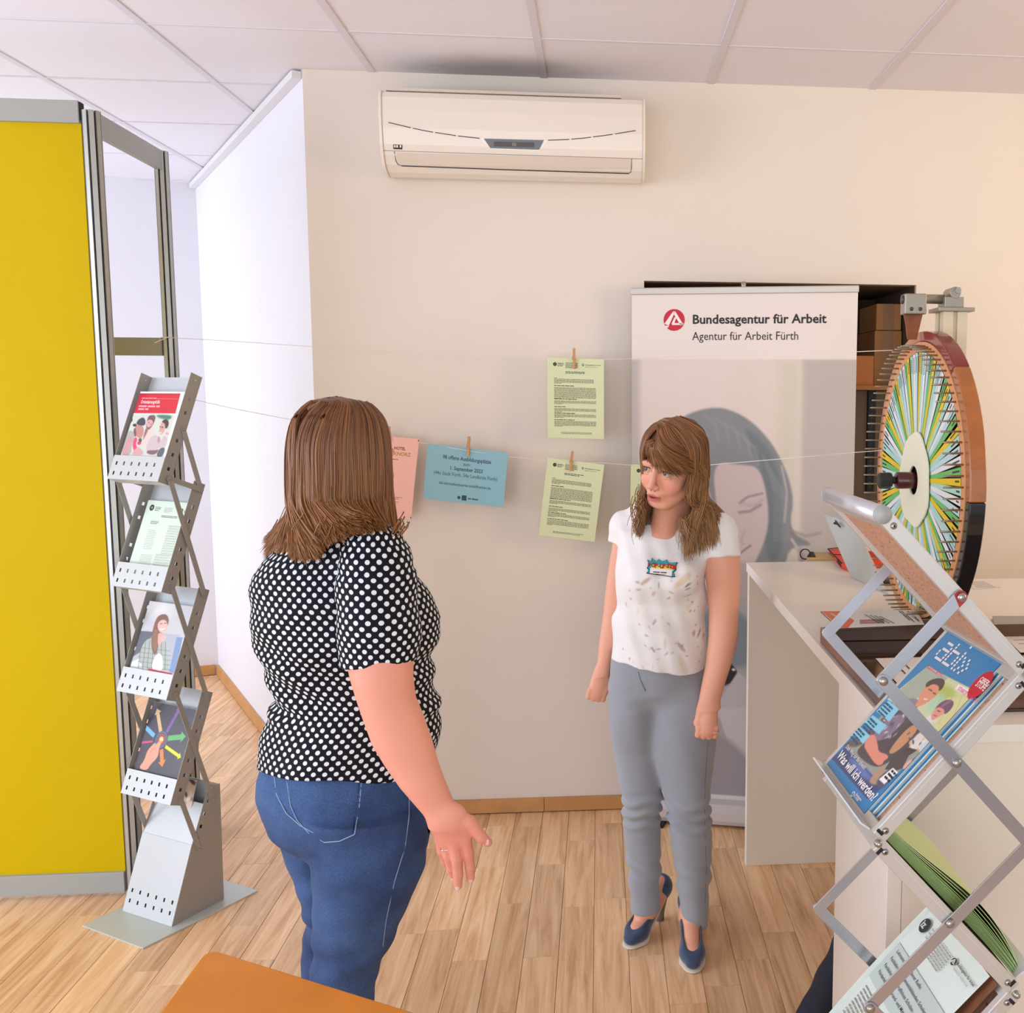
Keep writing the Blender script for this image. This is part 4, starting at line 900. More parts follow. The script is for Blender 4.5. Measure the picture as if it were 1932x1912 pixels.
# ================================================================ grey metal folding rack with brochures (left)
rm = mat('grey_powder_coat', rgb(158, 154, 146), .45, metal=.25, bump=.05, bscale=600); rml = mat('light_grey_powder_coat', rgb(196, 200, 202), .4, metal=.15)
LA = np.array([-1.344, 3.16, 0.]); LU = np.array([.862, -.507, 0.]); LU /= np.linalg.norm(LU); LD = np.array([.507, .862, 0.]); LD /= np.linalg.norm(LD)
def LR(u, d, z): return LA+LU*u+LD*d+np.array([0, 0, z])
LW_ = .230
def holed(b, O, U, V, w, h, holes, t, N, skew=0):
    "plate with real rectangular holes; V may be skewed by the caller"
    O = np.array(O, float); us = sorted({0, w, *[x for q in holes for x in (q[0], q[2])]}); vs = sorted({0, h, *[x for q in holes for x in (q[1], q[3])]})
    hole = lambda i, j: any(q[0] <= (us[i]+us[i+1])/2 <= q[2] and q[1] <= (vs[j]+vs[j+1])/2 <= q[3] for q in holes)
    P = lambda u, v, k: O+U*u+V*v+N*(t*k)
    nx, ny = len(us)-1, len(vs)-1
    for i in range(nx):
        for j in range(ny):
            if hole(i, j): continue
            a, c, d, e = us[i], us[i+1], vs[j], vs[j+1]
            b.add([P(a, d, 1), P(c, d, 1), P(c, e, 1), P(a, e, 1)], [(0, 1, 2, 3)]); b.add([P(a, d, 0), P(a, e, 0), P(c, e, 0), P(c, d, 0)], [(0, 1, 2, 3)])
            for (di, dj, q) in ((-1, 0, (a, d, a, e)), (1, 0, (c, e, c, d)), (0, -1, (c, d, a, d)), (0, 1, (a, e, c, e))):
                ii, jj = i+di, j+dj
                if ii < 0 or jj < 0 or ii >= nx or jj >= ny or hole(ii, jj):
                    b.add([P(q[0], q[1], 0), P(q[0], q[1], 1), P(q[2], q[3], 1), P(q[2], q[3], 0)], [(0, 1, 2, 3)])
rk = empty('brochure_rack', LR(-.1, .1, 0), 'grey perforated metal folding brochure rack with zigzag arms beside the yellow panel', 'brochure rack')
b = MB(); b.prism([LR(-.262, -.115, 0), LR(.030, -.122, 0), LR(.052, .285, 0), LR(-.24, .292, 0)], (0, 0, .005)); b.build('base_plate', mat('pale_base_plate', rgb(196, 202, 196), .35, metal=.2), rk, bevel=.001)
# pedestal box
prof_ = [(.0, .005), (.193, .005), (.199, .400), (.158, .412), (.085, .237)]
NZ = norm(np.array([0, 0, 1.])*.085-LD*.237*1.0*0-LD*.0)    # placeholder direction, replaced below
e_ = norm(LD*.085+np.array([0, 0, .232])); nf = norm(np.cross(LU, e_)); nf = nf if nf@(-LD) > 0 else -nf
b = MB(); hl = [(.017+.0375*k, r0, .0245+.0375*k, r0+.012) for k in range(6) for r0 in (.030, .062)]
holed(b, LR(-LW_, 0, .005), LU, e_, LW_, .247, hl, .002, nf); b.build('front_plate', rml, rk)
for u0 in (-LW_, -.002):
    b = MB(); pr = [(.0, .005), (.193, .005), (.199, .400), (.158, .412), (.085, .237)]
    # a strip of square holes runs up the slanted edge: side plate built as strip + remainder
    s0 = np.array([.085, .237]); s1 = np.array([.158, .412]); ed = s1-s0; L_ = np.linalg.norm(ed); ed /= L_; pn_ = np.array([ed[1], -ed[0]])
    U_ = LD*pn_[0]+np.array([0, 0, pn_[1]]); V_ = LD*ed[0]+np.array([0, 0, ed[1]])
    st_w = .032
    holes = [(.010, .012+.040*k, .019, .023+.040*k) for k in range(5)]
    holed(b, LR(u0, s0[0], s0[1]), U_, V_, st_w, L_, holes, .002, LU)
    q1 = s0+pn_*st_w; q2 = s1+pn_*st_w
    b.prism([LR(u0, *p) for p in ((.0, .005), (.193, .005), (.199, .400-.0), tuple(q2), tuple(q1), tuple(s0))], LU*.002)
    b.build('side_plate', rm, rk)
b = MB(); b.prism([LR(-LW_+.002, .085, .237), LR(-.002, .085, .237), LR(-.002, .150, .345), LR(-LW_+.002, .150, .345)], LD*.0015); b.build('inner_plate', rml, rk)
b = MB(); b.prism([LR(-LW_+.002, .193, .005), LR(-.002, .193, .005), LR(-.002, .197, .40), LR(-LW_+.002, .197, .40)], LD*-.0015); b.build('back_plate', rml, rk)
F0 = [(.034, 1.402), (.026, 1.066), (.023, .728), (.017, .394)]
ed = np.array([.376, .927]); ED = LD*ed[0]+np.array([0, 0, ed[1]]); LEN = .356
bk = np.array([.0385, -.0155]); BK = LD*bk[0]+np.array([0, 0, bk[1]]); BKu = BK/np.linalg.norm(BK); BW = np.linalg.norm(BK)
ND = norm(np.cross(LU, ED)); ND = ND if ND@LD < 0 else -ND
shelves = []
for k, (s, z) in enumerate(F0):
    sh = None
    b = MB(); hl = [(.017+.0345*i, r0, .0245+.0345*i, r0+.012) for i in range(6) for r0 in (.014, .046)]
    holed(b, LR(-LW_, s, z), LU, ED, LW_, .078, hl, .0016, ND); sh = b.build('shelf', rml, rk)
    b = MB(); b.prism([LR(-LW_, s, z)+BK, LR(0, s, z)+BK, LR(0, s, z)+BK+ED*LEN, LR(-LW_, s, z)+BK+ED*LEN], ND*.0016); b.build('back_plate', rml, sh)
    b = MB(); b.prism([LR(-LW_, s, z), LR(0, s, z), LR(0, s, z)+BK, LR(-LW_, s, z)+BK], ED*.0016); b.build('bottom_plate', rml, sh)
    for u0 in (-LW_, -.0016):
        b = MB(); holes = [(.017, .042+.0455*i, .026, .053+.0455*i) for i in range(6) if i != 3]+[(.021, .337, .024, .340)]
        holed(b, LR(u0, s, z), BKu, ED, BW, LEN, holes, .0016, LU); b.build('side_flange', rm, sh)
MID = [(.128, 1.556), (.12, 1.221), (.114, .885), (.11, .546)]; LOW = [(.069, 1.409), (.061, 1.075), (.055, .739), (.052, .402)]
TOPP = [None, (.18, 1.366), (.17, 1.033), (.166, .695), (.167, .359)]
def arm(p, q, side, off, wd=.0165):
    p = np.array(p); q = np.array(q); t = norm(q-p); n = np.array([t[1], -t[0]])*wd/2; pts = []
    for c, sg in ((q, 1), (p, -1)):
        for a in np.linspace(-PI/2, PI/2, 7):
            v = n*math.cos(a+PI/2)*-1*1.0+0 if False else None
            d = t*math.cos(a)*sg*wd/2+n*math.sin(a)*sg
            pts.append(c+d)
    u0 = (.0006+off) if side > 0 else (-LW_-.0006-off-.0022)
    b = MB(); b.prism([LR(u0, *x) for x in pts], LU*.0022); o = b.build('arm', rm, rk)
    for c in (p, q):
        b = MB(); uu = u0+.0022 if side > 0 else u0; b.tube([LR(uu, *c), LR(uu+.003*side, *c)], [.0042, .003], 8); b.build('rivet', steel, o)
for side in (1, -1):
    arm(MID[0], TOPP[1], side, 0)
    arm(LOW[0], TOPP[1], side, .0024)
    for k in range(3): arm(LOW[k], TOPP[k+2], side, 0 if k else .0048)
    arm(LOW[3], (.109, .213), side, 0)
def brochure(k, w, h, m, label, off=.006, u0=None, tilt=0, thick=.002, name='brochure', cat='brochure'):
    s, z = F0[k]; u0 = -LW_/2-w/2 if u0 is None else u0
    O = LR(u0, s, z)+BK+ND*(off+.002)+ED*(.003+h)
    S = Sheet(O, LU*w, -ED*h)
    e = empty(name, S.p(w/2, h), label, cat); mb = MB(); S.body(mb, thick); mb.build('pages' if thick > .0015 else 'sheet', m, e); return e, S
wp_ = mat('white_gloss_paper', (1, 1, 1)); mint = mat('mint_paper', rgb(214, 230, 212), .6)
# 1 red header and three young people
e, S = brochure(0, .205, .292, wp_, 'brochure with red header over a photo of three young people, on the top shelf', .030, thick=.008)
C = lambda zx, zy: (215+zx/13.657, 730+zy/13.657)
N = lambda zx, zy: tuple(x/S.w for x in S.uv(*C(zx, zy)))
p = Paint(110, S.h/S.w, (244, 244, 244)); NP_ = lambda *a: [N(*q) for q in a]
p.poly(NP_((660, 170), (1720, 175), (1590, 690), (500, 680)), (208, 34, 56)); p.poly(NP_((660, 170), (1720, 175), (1715, 200), (655, 195)), (170, 10, 40), .01)
p.poly(NP_((1100, 700), (1580, 720), (1270, 1830), (130, 1790), (440, 720)), (206, 212, 204)); p.smooth(NP_((1080, 720), (1500, 730), (1480, 820), (1380, 860), (1150, 800)), (70, 130, 110), .03)
p.smooth(NP_((470, 780), (490, 860), (440, 930), (430, 880)), (50, 56, 90), .01)
p.smooth(NP_((860, 840), (900, 740), (1060, 720), (1080, 820), (1000, 1000), (900, 1130), (820, 1050)), (120, 84, 84), .01); p.smooth(NP_((860, 850), (1000, 850), (1010, 950), (950, 1030), (870, 1060), (830, 980)), (214, 166, 168), .01)
p.ell(*N(905, 925), .012, .008, (90, 60, 70)); p.ell(*N(950, 965), .012, .008, (90, 60, 70))
p.smooth(NP_((780, 1200), (830, 1050), (900, 1060), (820, 1300), (740, 1420)), (150, 104, 100), .02); p.smooth(NP_((1000, 1000), (1080, 1100), (900, 1400), (760, 1560), (720, 1420), (900, 1130)), (220, 200, 194), .03)
p.smooth(NP_((330, 1240), (400, 1120), (520, 1150), (560, 1300), (470, 1450), (440, 1780), (150, 1780)), (172, 170, 168), .015); p.smooth(NP_((360, 1300), (470, 1280), (460, 1450), (330, 1780), (180, 1780)), (206, 150, 156), .015)
p.smooth(NP_((540, 1020), (640, 980), (780, 1030), (760, 1250), (700, 1340), (600, 1300), (530, 1240)), (190, 136, 128), .012); p.smooth(NP_((500, 1100), (560, 1040), (580, 1220), (560, 1300), (520, 1250)), (120, 84, 86), .01)
p.smooth(NP_((560, 960), (640, 830), (770, 780), (820, 880), (810, 990), (700, 1010)), (62, 66, 84), .01); p.smooth(NP_((465, 985), (560, 940), (600, 1000), (530, 1040)), (50, 40, 50), .01)
p.smooth(NP_((540, 1280), (620, 1340), (560, 1480), (620, 1600), (520, 1680), (470, 1500)), (240, 70, 120), .01); p.smooth(NP_((600, 1420), (720, 1380), (700, 1500), (600, 1500)), (214, 60, 100), .01); p.smooth(NP_((620, 1340), (720, 1320), (720, 1420), (650, 1440)), (90, 74, 76), .01)
p.smooth(NP_((640, 1520), (820, 1760), (470, 1770), (480, 1680)), (210, 160, 158), .03)
p.smooth(NP_((1120, 1230), (960, 1270), (840, 1500), (830, 1680), (960, 1680), (1200, 1560), (1340, 1560), (1400, 1350), (1300, 1220), (1200, 1440)), (200, 184, 188), .012)
p.smooth(NP_((1160, 1160), (1200, 980), (1260, 900), (1350, 950), (1320, 1120), (1240, 1240), (1170, 1230)), (206, 158, 152), .01); p.smooth(NP_((1230, 900), (1320, 830), (1410, 860), (1420, 980), (1370, 1080), (1320, 1070), (1330, 960), (1260, 920)), (74, 54, 60), .01)
p.ell(*N(1250, 1045), .016, .01, (70, 44, 44)); p.ell(*N(1195, 1030), .01, .01, (70, 44, 44)); p.line(NP_((1160, 1180), (1200, 1200), (1230, 1170)), .016, (236, 220, 214))
p.smooth(NP_((1130, 1270), (1200, 1300), (1200, 1430), (1120, 1460)), (196, 140, 142), .01); p.smooth(NP_((1180, 1580), (1340, 1560), (1250, 1830), (1080, 1800)), (92, 98, 108), .015); p.smooth(NP_((840, 1640), (1090, 1640), (1170, 1600), (1080, 1760), (860, 1740)), (130, 92, 100), .015)
p.smooth(NP_((1310, 1160), (1440, 1190), (1380, 1270)), (240, 150, 176), .02)
p.mesh('cover_print', S, .0004, .0004, S.w-.0004, S.h-.0004, e, .35, coat=.2)
m = MB(); u_, v_ = S.uv(*C(690, 430)); S.text(m, 'Orientierungshilfe', u_, v_, .016, 0, .015, fit=S.uv(*C(1180, 430))[0]-u_, lift=.001)
u_, v_ = S.uv(*C(655, 480)); S.lines(m, u_, S.uv(*C(1310, 490))[0], v_, 1, 0, .0060, 1, random.Random(1), .001, 1); u_, v_ = S.uv(*C(640, 555)); S.lines(m, u_, S.uv(*C(900, 570))[0], v_, 1, 0, .0060, 1, random.Random(3), .001, 1)
u_, v_ = S.uv(*C(730, 285)); S.lines(m, u_, S.uv(*C(1120, 285))[0], v_, 1, 0, .0034, 1, random.Random(3), .001, 1); S.rect(m, u_, S.uv(*C(1120, 310))[1], S.uv(*C(1660, 320))[0], S.uv(*C(1120, 310))[1]+.0008, 1, .001)
m.build('lettering', [whm, mat('print_pink', rgb(240, 160, 170), .5)], e)
# 2 mint form
e, S = brochure(1, .205, .285, mint, 'mint green printed form on the second shelf of the grey rack', .020, u0=-.207, thick=.002, name='form', cat='form')
r = random.Random(4); m = MB(); w, h = S.w, S.h
S.disc(m, w*.13, h*.085, w*.05, 1); S.disc(m, w*.135, h*.085, w*.022, 0, .0005); S.lines(m, w*.21, w*.33, h*.072, 3, h*.018, h*.007, 1, r); S.lines(m, w*.42, w*.60, h*.075, 5, h*.012, h*.004, 0, r)
S.lines(m, w*.4, w*.76, h*.165, 2, h*.014, h*.006, 1, r, last=1); S.lines(m, w*.2, w*.38, h*.235, 3, h*.014, h*.005, 1, r)
for k in range(12): S.lines(m, w*.2, w*.40, h*(.34+.019*k), 1, 0, h*.004, 0, r, last=1); S.lines(m, w*.62, w*.93, h*(.27+.028*k), 2, h*.011, h*.004, 0, r, last=.8)
for k in range(10): S.lines(m, w*.2, w*.46, h*(.62+.017*k), 1, 0, h*.004, 0, r, last=1); S.lines(m, w*.52, w*.93, h*(.6+.028*k), 2, h*.011, h*.004, 0, r, last=.8)
m.build('print', [mat('print_greyline', (1, 1, 1)), inkd], e)
ba_logo(S, w*.80, h*.095, w*.035, e, inkd, mint, .0005); m = MB(); S.lines(m, w*.86, w*.985, h*.09, 2, h*.016, h*.007, 0, r); m.build('print', inkd, e)
# 3 woman in checked shirt
e, S = brochure(2, .205, .292, wp_, 'brochure with photo of a smiling long-haired woman in checked shirt, third shelf', .027, thick=.006)
C = lambda zx, zy: (190+zx/4.25, 1090+zy/4.25); p = Paint(110, S.h/S.w, (202, 202, 206))
p.rect(-.1, -.1, 1.1, N(300, 430)[1], (196, 197, 202)); p.ell(*N(480, 240), .3, .14, (226, 224, 224), .2); p.poly(NP_((300, 430), (640, 460), (560, 760), (200, 700)), (176, 180, 192), .01)
p.poly(NP_((290, 425), (420, 435), (380, 560), (250, 640)), (92, 96, 110), .01); p.poly(NP_((610, 480), (660, 480), (600, 770), (550, 760)), (120, 146, 190), .01); p.poly(NP_((220, 690), (330, 640), (330, 720), (210, 705)), (226, 228, 230), .01)
p.smooth(NP_((340, 520), (400, 480), (500, 500), (530, 560), (540, 700), (560, 760), (280, 710)), (170, 178, 172), .01)
for k in range(7): p.line(NP_((330+k*32, 500+k*3), (300+k*36, 740)), .012, (84, 98, 92), .006, .75)
for k in range(5): p.line(NP_((300, 560+k*38), (560, 590+k*38)), .010, (96, 104, 98), .006, .55)
p.smooth(NP_((430, 640), (470, 600), (500, 640), (500, 760), (400, 740)), (236, 236, 236), .008)
p.smooth(NP_((440, 340), (470, 300), (520, 290), (548, 320), (545, 380), (500, 420), (470, 500), (455, 600), (430, 630), (405, 560), (410, 450)), (126, 88, 72), .008)
p.smooth(NP_((455, 370), (490, 335), (530, 345), (540, 390), (525, 430), (490, 450), (460, 420)), (224, 182, 170), .006); p.line(NP_((476, 412), (496, 418), (516, 408)), .016, (250, 240, 236)); p.line(NP_((476, 372), (494, 368)), .01, (80, 56, 52)); p.line(NP_((512, 368), (530, 364)), .01, (80, 56, 52))
p.smooth(NP_((460, 440), (505, 450), (500, 500), (470, 560), (455, 520)), (216, 170, 160), .006); p.smooth(NP_((420, 430), (460, 400), (460, 520), (445, 610), (415, 560)), (142, 100, 80), .006)
p.smooth(NP_((480, 480), (520, 450), (530, 480), (490, 520)), (222, 180, 168), .006); p.poly(NP_((380, 728), (575, 770), (575, 800), (380, 745)), (204, 26, 50), .004)
p.mesh('cover_print', S, .0004, .0004, S.w-.0004, S.h-.0004, e, .35, coat=.2)
# 4 dark cover with arrows
e, S = brochure(3, .205, .292, wp_, 'dark brochure with coloured arrows round a pointing hand, lowest shelf', .027, thick=.006)
p = Paint(120, S.h/S.w, (58, 54, 66)); p.ell(.6, .9, .7, .6, (72, 68, 78), .5)
def arrow(a, b2, col, wd=.055):
    a = np.array(N(*a)); b2 = np.array(N(*b2)); t = b2-a; L_ = np.hypot(*t); t /= L_; n = np.array([-t[1], t[0]]); hd = wd*1.25
    p.poly([a+n*wd/2, b2-t*hd+n*wd/2, b2-t*hd+n*wd*1.05, b2, b2-t*hd-n*wd*1.05, b2-t*hd-n*wd/2, a-n*wd/2], col)
arrow((482, 1235), (452, 1050), (212, 180, 128), .07); arrow((530, 1240), (640, 1040), (120, 84, 160), .06); arrow((430, 1270), (335, 1175), (110, 180, 224), .07); arrow((540, 1290), (684, 1275), (96, 178, 100), .08)
arrow((415, 1315), (282, 1330), (224, 60, 130), .03); arrow((520, 1355), (645, 1445), (226, 228, 40), .05); arrow((488, 1380), (495, 1520), (236, 130, 50), .075)
for r_, c_ in ((.125, (90, 120, 170)), (.105, (58, 54, 66)), (.09, (190, 84, 70)), (.07, (120, 60, 60)), (.05, (226, 180, 90)), (.03, (240, 220, 170))): p.ell(*N(487, 1300), r_, r_, c_)
p.smooth(NP_((480, 1300), (496, 1310), (470, 1360), (462, 1440), (400, 1500), (370, 1552), (300, 1530), (350, 1470), (372, 1390), (410, 1350), (436, 1320), (440, 1345)), (228, 158, 132), .006); p.line(NP_((430, 1365), (400, 1400)), .012, (196, 120, 100), .01)
p.mesh('cover_print', S, .0004, .0004, S.w-.0004, S.h-.0004, e, .35, coat=.2)
# leaflets seen between lowest shelf and pedestal
o = empty('leaflet', LR(-.15, .15, .35), 'brown patterned leaflet tucked in the pedestal pocket under the lowest shelf', 'leaflet')
S = Sheet(LR(-.225, .165, .41), LU*.16, LD*-.04+np.array([0, 0, -.13])); m = MB(); S.body(m, .001); m.build('sheet', wp_, o)
p = Paint(40, S.h/S.w, (214, 196, 182)); r = random.Random(8)
for k in range(26): p.ell(r.random(), r.random()*p.H, r.uniform(.03, .1), r.uniform(.015, .05), r.choice([(120, 78, 62), (70, 44, 44), (236, 224, 214), (160, 110, 84)]), .03, r.random()*3)
p.mesh('cover_print', S, .0003, .0003, S.w-.0003, S.h-.0003, o, .4)

# ================================================================ aluminium folding rack in front (right)
YN, YF = 1.33, 1.60
al = mat('rack_aluminium', rgb(206, 202, 196), .36, metal=.35); alb = mat('arm_aluminium', rgb(184, 184, 190), .26, metal=.8); board = mat('speckled_board', rgb(196, 150, 120), .75, var=.1, vscale=120)
def speck():
    m = MATS['speckled_board']; nt = m.node_tree; N_ = nt.nodes; L_ = nt.links; b_ = N_['Principled BSDF']
    tc = N_.new('ShaderNodeTexCoord'); nz = N_.new('ShaderNodeTexNoise'); nz.inputs['Scale'].default_value = 220; nz.inputs['Detail'].default_value = 1; L_.new(tc.outputs['Object'], nz.inputs['Vector'])
    cr = N_.new('ShaderNodeValToRGB'); cr.color_ramp.elements[0].position = .30; cr.color_ramp.elements[0].color = (*rgb(120, 74, 54), 1); cr.color_ramp.elements[1].position = .36; cr.color_ramp.elements[1].color = (1, 1, 1, 1)
    mx = N_.new('ShaderNodeMix'); mx.data_type = 'RGBA'; mx.blend_type = 'MULTIPLY'; mx.inputs[0].default_value = 1
    L_.new(nz.outputs['Fac'], cr.inputs[0]); src = b_.inputs['Base Color'].links[0].from_socket; L_.new(src, mx.inputs[6]); L_.new(cr.outputs[0], mx.inputs[7]); L_.new(mx.outputs[2], b_.inputs['Base Color'])
speck()
def RR(x, z, y): return np.array([x-.013*(y-YN)/(YF-YN), y, z])
r2 = empty('folding_display_rack', (.49, 1.46, 0), 'aluminium folding literature stand with crossed arms in front of the counter', 'display rack')
ends = [((.385, 1.506), (.588, 1.290)), ((.588, 1.280), (.385, 1.055)), ((.385, 1.045), (.590, .820)), ((.590, .810), (.385, .582)), ((.385, .572), (.590, .345)), ((.590, .335), (.385, .105))]
pan = []
for k, (a, c) in enumerate(ends):
    a = np.array(a); c = np.array(c); t = norm(c-a); n = np.array([-t[1], t[0]]); n = n if n[1] > 0 else -n      # n points upwards
    A3 = lambda q, y: RR(q[0], q[1], y)
    root = None
    for yy in (YN+.006, YF-.006):
        b = MB(); P_ = []
        for y in (yy-.006, yy+.006): P_ += [A3(a-n*.011, y), A3(c-n*.011, y), A3(c+n*.011, y), A3(a+n*.011, y)]
        b.hexa(P_); o = b.build('shelf_frame' if root is None else 'side_rail', al, r2 if root is None else root, bevel=.0015)
        if root is None: root = o
        for q in (a+t*.014, c-t*.014):
            sgn = -1 if yy < 1.45 else 1
            b = MB(); b.tube([A3(q, yy+sgn*.0062), A3(q, yy+sgn*.0085)], [.005, .0038], 10); b.build('screw', steel, root)
            b = MB(); b.tube([A3(q, yy+sgn*.0086), A3(q, yy+sgn*.0088)], .0016, 6); b.build('screw_slot', slotm, root)
        # fine groove line along the rail
        b = MB(); g0, g1 = a+t*.03+n*.004, c-t*.03+n*.004; yg = yy-.0064 if yy < 1.45 else yy+.0064; b.prism([A3(g0, yg), A3(g1, yg), A3(g1+n*.0006, yg), A3(g0+n*.0006, yg)], (0, .0003, 0)); b.build('rail_groove', mat('groove_white', rgb(232, 222, 210), .4), root)
    for q0, q1 in ((a, a+t*.016), (c-t*.016, c)):
        b = MB(); P_ = []
        for y in (YN+.0122, YF-.0122): P_ += [A3(q0-n*.010, y), A3(q1-n*.010, y), A3(q1+n*.010, y), A3(q0+n*.010, y)]
        b.hexa(P_); b.build('cross_rail', mat('silver_rail', (1, 1, 1)), root, bevel=.002)
    b = MB(); P_ = []
    for y in (YN+.0122, YF-.0122): P_ += [A3(a+t*.0162-n*.004, y), A3(c-t*.0162-n*.004, y), A3(c-t*.0162-n*.001, y), A3(a+t*.0162-n*.001, y)]
    b.hexa(P_); b.build('back_board', board, root); pan.append(root)
# rounded bar on the top edge with end caps
b = MB(); q = (.379, 1.511); b.tube([RR(*q, YN+.004), RR(*q, YF-.004)], .0125, 16); b.build('top_bar', mat('silver_bar', rgb(208, 210, 218), .3, metal=.5), r2)
for y0, y1 in ((YN-.002, YN+.0035), (YF-.0035, YF+.002)):
    b = MB(); b.tube([RR(*q, y0), RR(*q, y1)], .0128, 16); b.build('end_cap', mat('cap_grey', rgb(170, 174, 172), .5), r2)
# joints between panels
for q in ((.5895, 1.285), (.3825, 1.050), (.5915, .815), (.3835, .577), (.5915, .340)):
    for yy, s_ in ((YN, -1), (YF, 1)):
        b = MB(); b.tube([RR(*q, yy+.004*-s_*-1), RR(*q, yy+s_*.007)], [.006, .0055], 12); b.sphere(RR(*q, yy+s_*.007), .0055, 8); b.build('hinge', steel, r2)
        for dz in (-.014, .014):
            b = MB(); c3 = RR(q[0]+(.004 if q[0] < .5 else -.004), q[1]+dz, yy+s_*.0002); b.obox(c3, (norm((1, 0, 1 if dz*(q[0]-.49) > 0 else -1)), (0, 1, 0), norm((1, 0, -1 if dz*(q[0]-.49) > 0 else 1))), (.0055, .0006, .0025)); b.build('slot', slotm, r2)
LJ = [(.383, 1.283), (.376, .807), (.376, .335)]; RJ = [(.602, 1.041), (.602, .570)]; MJ = [(.489, 1.398)]
def rarm(p, q2, y, lift, red=False, name='arm'):
    p = np.array(p); q2 = np.array(q2); t = norm(q2-p); n = np.array([t[1], -t[0]]); wd = .0185; pts = []
    for c, sg in ((q2, 1), (p, -1)):
        for a in np.linspace(-PI/2, PI/2, 9): pts.append(c+t*math.cos(a)*sg*wd/2+n*math.sin(a)*sg*wd/2)
    s_ = -1 if y < 1.45 else 1; y0 = y+s_*lift
    b = MB(); b.prism([RR(*x, y0) for x in pts], (0, s_*.0025, 0)); o = b.build(name, alb, r2, bevel=.0005)
    if red:  # thin red piece laid over the near end of the arm
        m2 = MB(); pr = [p-t*math.cos(a)*wd/2-n*math.sin(a)*wd/2 for a in np.linspace(-PI/2, PI/2, 9)]
        m2.prism([RR(*x, y0+s_*.0026) for x in [*pr, p+t*.012-n*wd/2, p+t*.004+n*wd/2]], (0, s_*.0003, 0)); m2.build('red_arm_end', mat('arm_end_red', rgb(176, 40, 52), .5), o, label='red end')
    return o
def bolt(p, y, lift, r=.0065):
    s_ = -1 if y < 1.45 else 1
    b = MB(); b.tube([RR(*p, y+s_*lift), RR(*p, y+s_*(lift+.002)), RR(*p, y+s_*(lift+.004))], [r, r*.95, r*.5], 12); b.build('bolt', steel, r2)
for y in (YN, YF):
    rarm((.489, 1.398), LJ[0], y, .003, red=(y == YN)); rarm(LJ[0], RJ[0], y, .006); rarm(RJ[0], LJ[1], y, .003); rarm(LJ[1], RJ[1], y, .006); rarm(RJ[1], LJ[2], y, .003); rarm(LJ[2], (.489, .215), y, .006)
    for p_ in ((.489, 1.398), LJ[0], (.49, 1.164), RJ[0], (.488, .929), LJ[1], (.488, .69), RJ[1], (.488, .455), LJ[2]): bolt(p_, y, .0088)
b = MB(); b.box((.33, 1.30, 0), (.66, 1.63, .012)); b.box((.375, 1.36, .012), (.395, 1.57, .10)); b.build('base', al, r2, bevel=.002)
# lips that carry the literature
def lip(k, end, h=.030, name='lip'):
    a, c = [np.array(x) for x in ends[k]]; t = norm(c-a); n = np.array([-t[1], t[0]]); n = n if n[1] > 0 else -n
    q0 = c-t*.001
    b = MB(); P_ = []
    for y in (YN+.014, YF+.006): P_ += [RR(*(q0+n*.0115), y), RR(*(q0+n*.0115+t*.0025), y), RR(*(q0+n*(.0115+h)+t*.0045), y), RR(*(q0+n*(.0115+h)+t*.002), y)]
    b.hexa(P_); return b.build(name, mat('clear_white_acrylic', rgb(226, 228, 230), .2, alpha=.9, coat=.3), pan[k])
lip(1, 1, .016); lip(2, 1, .03); lip(3, 1, .03)
# magazines
a, c = [np.array(x) for x in ends[1]]; t = norm(c-a); n = np.array([-t[1], t[0]]); n = n if n[1] > 0 else -n
bl = mat('magazine_blue', rgb(0, 118, 172), .3, coat=.3); pgm = mat('page_edges', rgb(216, 226, 220), .6)
cyan = (0, 122, 178)
for k in range(5):
    off = .010-.0042*k; q = c-t*(.006-.0012*k)+n*off; topq = q-t*.297
    jx = [0, .010, .018, .026, .032][k]
    O = RR(topq[0], topq[1], 1.597-jx); UX = RR(topq[0], topq[1], 1.387-jx)-O; UY = RR(q[0], q[1], 1.597-jx)-O
    S = Sheet(O, UX, UY); 
    lab = 'magazine with blue cover and question in white letters, topmost of the stack' if k == 0 else 'blue magazine under the topmost one in the aluminium stand, page edges showing'
    e = empty('magazine', S.p(S.w/2, S.h), lab, 'magazine', 'magazines in the aluminium stand')
    mb = MB(); S.body(mb, .0040); mb.build('pages', pgm, e); S2 = Sheet(O+S.n*.0003, UX*(1 if k == 0 else .985), UY); mb = MB(); S2.body(mb, .0003); mb.build('cover', bl, e)
    for f_ in (.3, .62):
        mb = MB(); PB = [S.p(0, 0, -.0038*f_), S.p(S.w, 0, -.0038*f_), S.p(S.w, S.h, -.0038*f_)]; 
        mb.prism([S.p(S.w+.0001, .001, -.0038*f_), S.p(S.w+.0001, S.h-.001, -.0038*f_), S.p(S.w+.0001, S.h-.001, -.0038*f_-.0003), S.p(S.w+.0001, .001, -.0038*f_-.0003)], norm(S.ux)*.0002); mb.build('page_gap', mat('print_greyline', (1, 1, 1)), e)
    if k == 0: MAG, MAGS = e, S2
S = MAGS; C = lambda zx, zy: (1545+zx/5.367, 1210+zy/5.367)
p = Paint(190, S.h/S.w, cyan)
p.poly(NP_((1100, 268), (1640, 590), (1240, 985), (480, 1665), (140, 1215), (500, 930)), (150, 152, 140))
p.poly(NP_((1100, 268), (1640, 590), (1210, 970), (700, 600)), (206, 214, 166), .01); p.poly(NP_((1100, 268), (1300, 400), (1000, 600), (860, 620), (800, 530)), (164, 176, 156), .01); p.ell(*N(1270, 560), .14, .06, (176, 190, 84), .05); p.ell(*N(1400, 700), .12, .07, (200, 204, 110), .06); p.ell(*N(1170, 660), .1, .08, (174, 212, 176), .06)
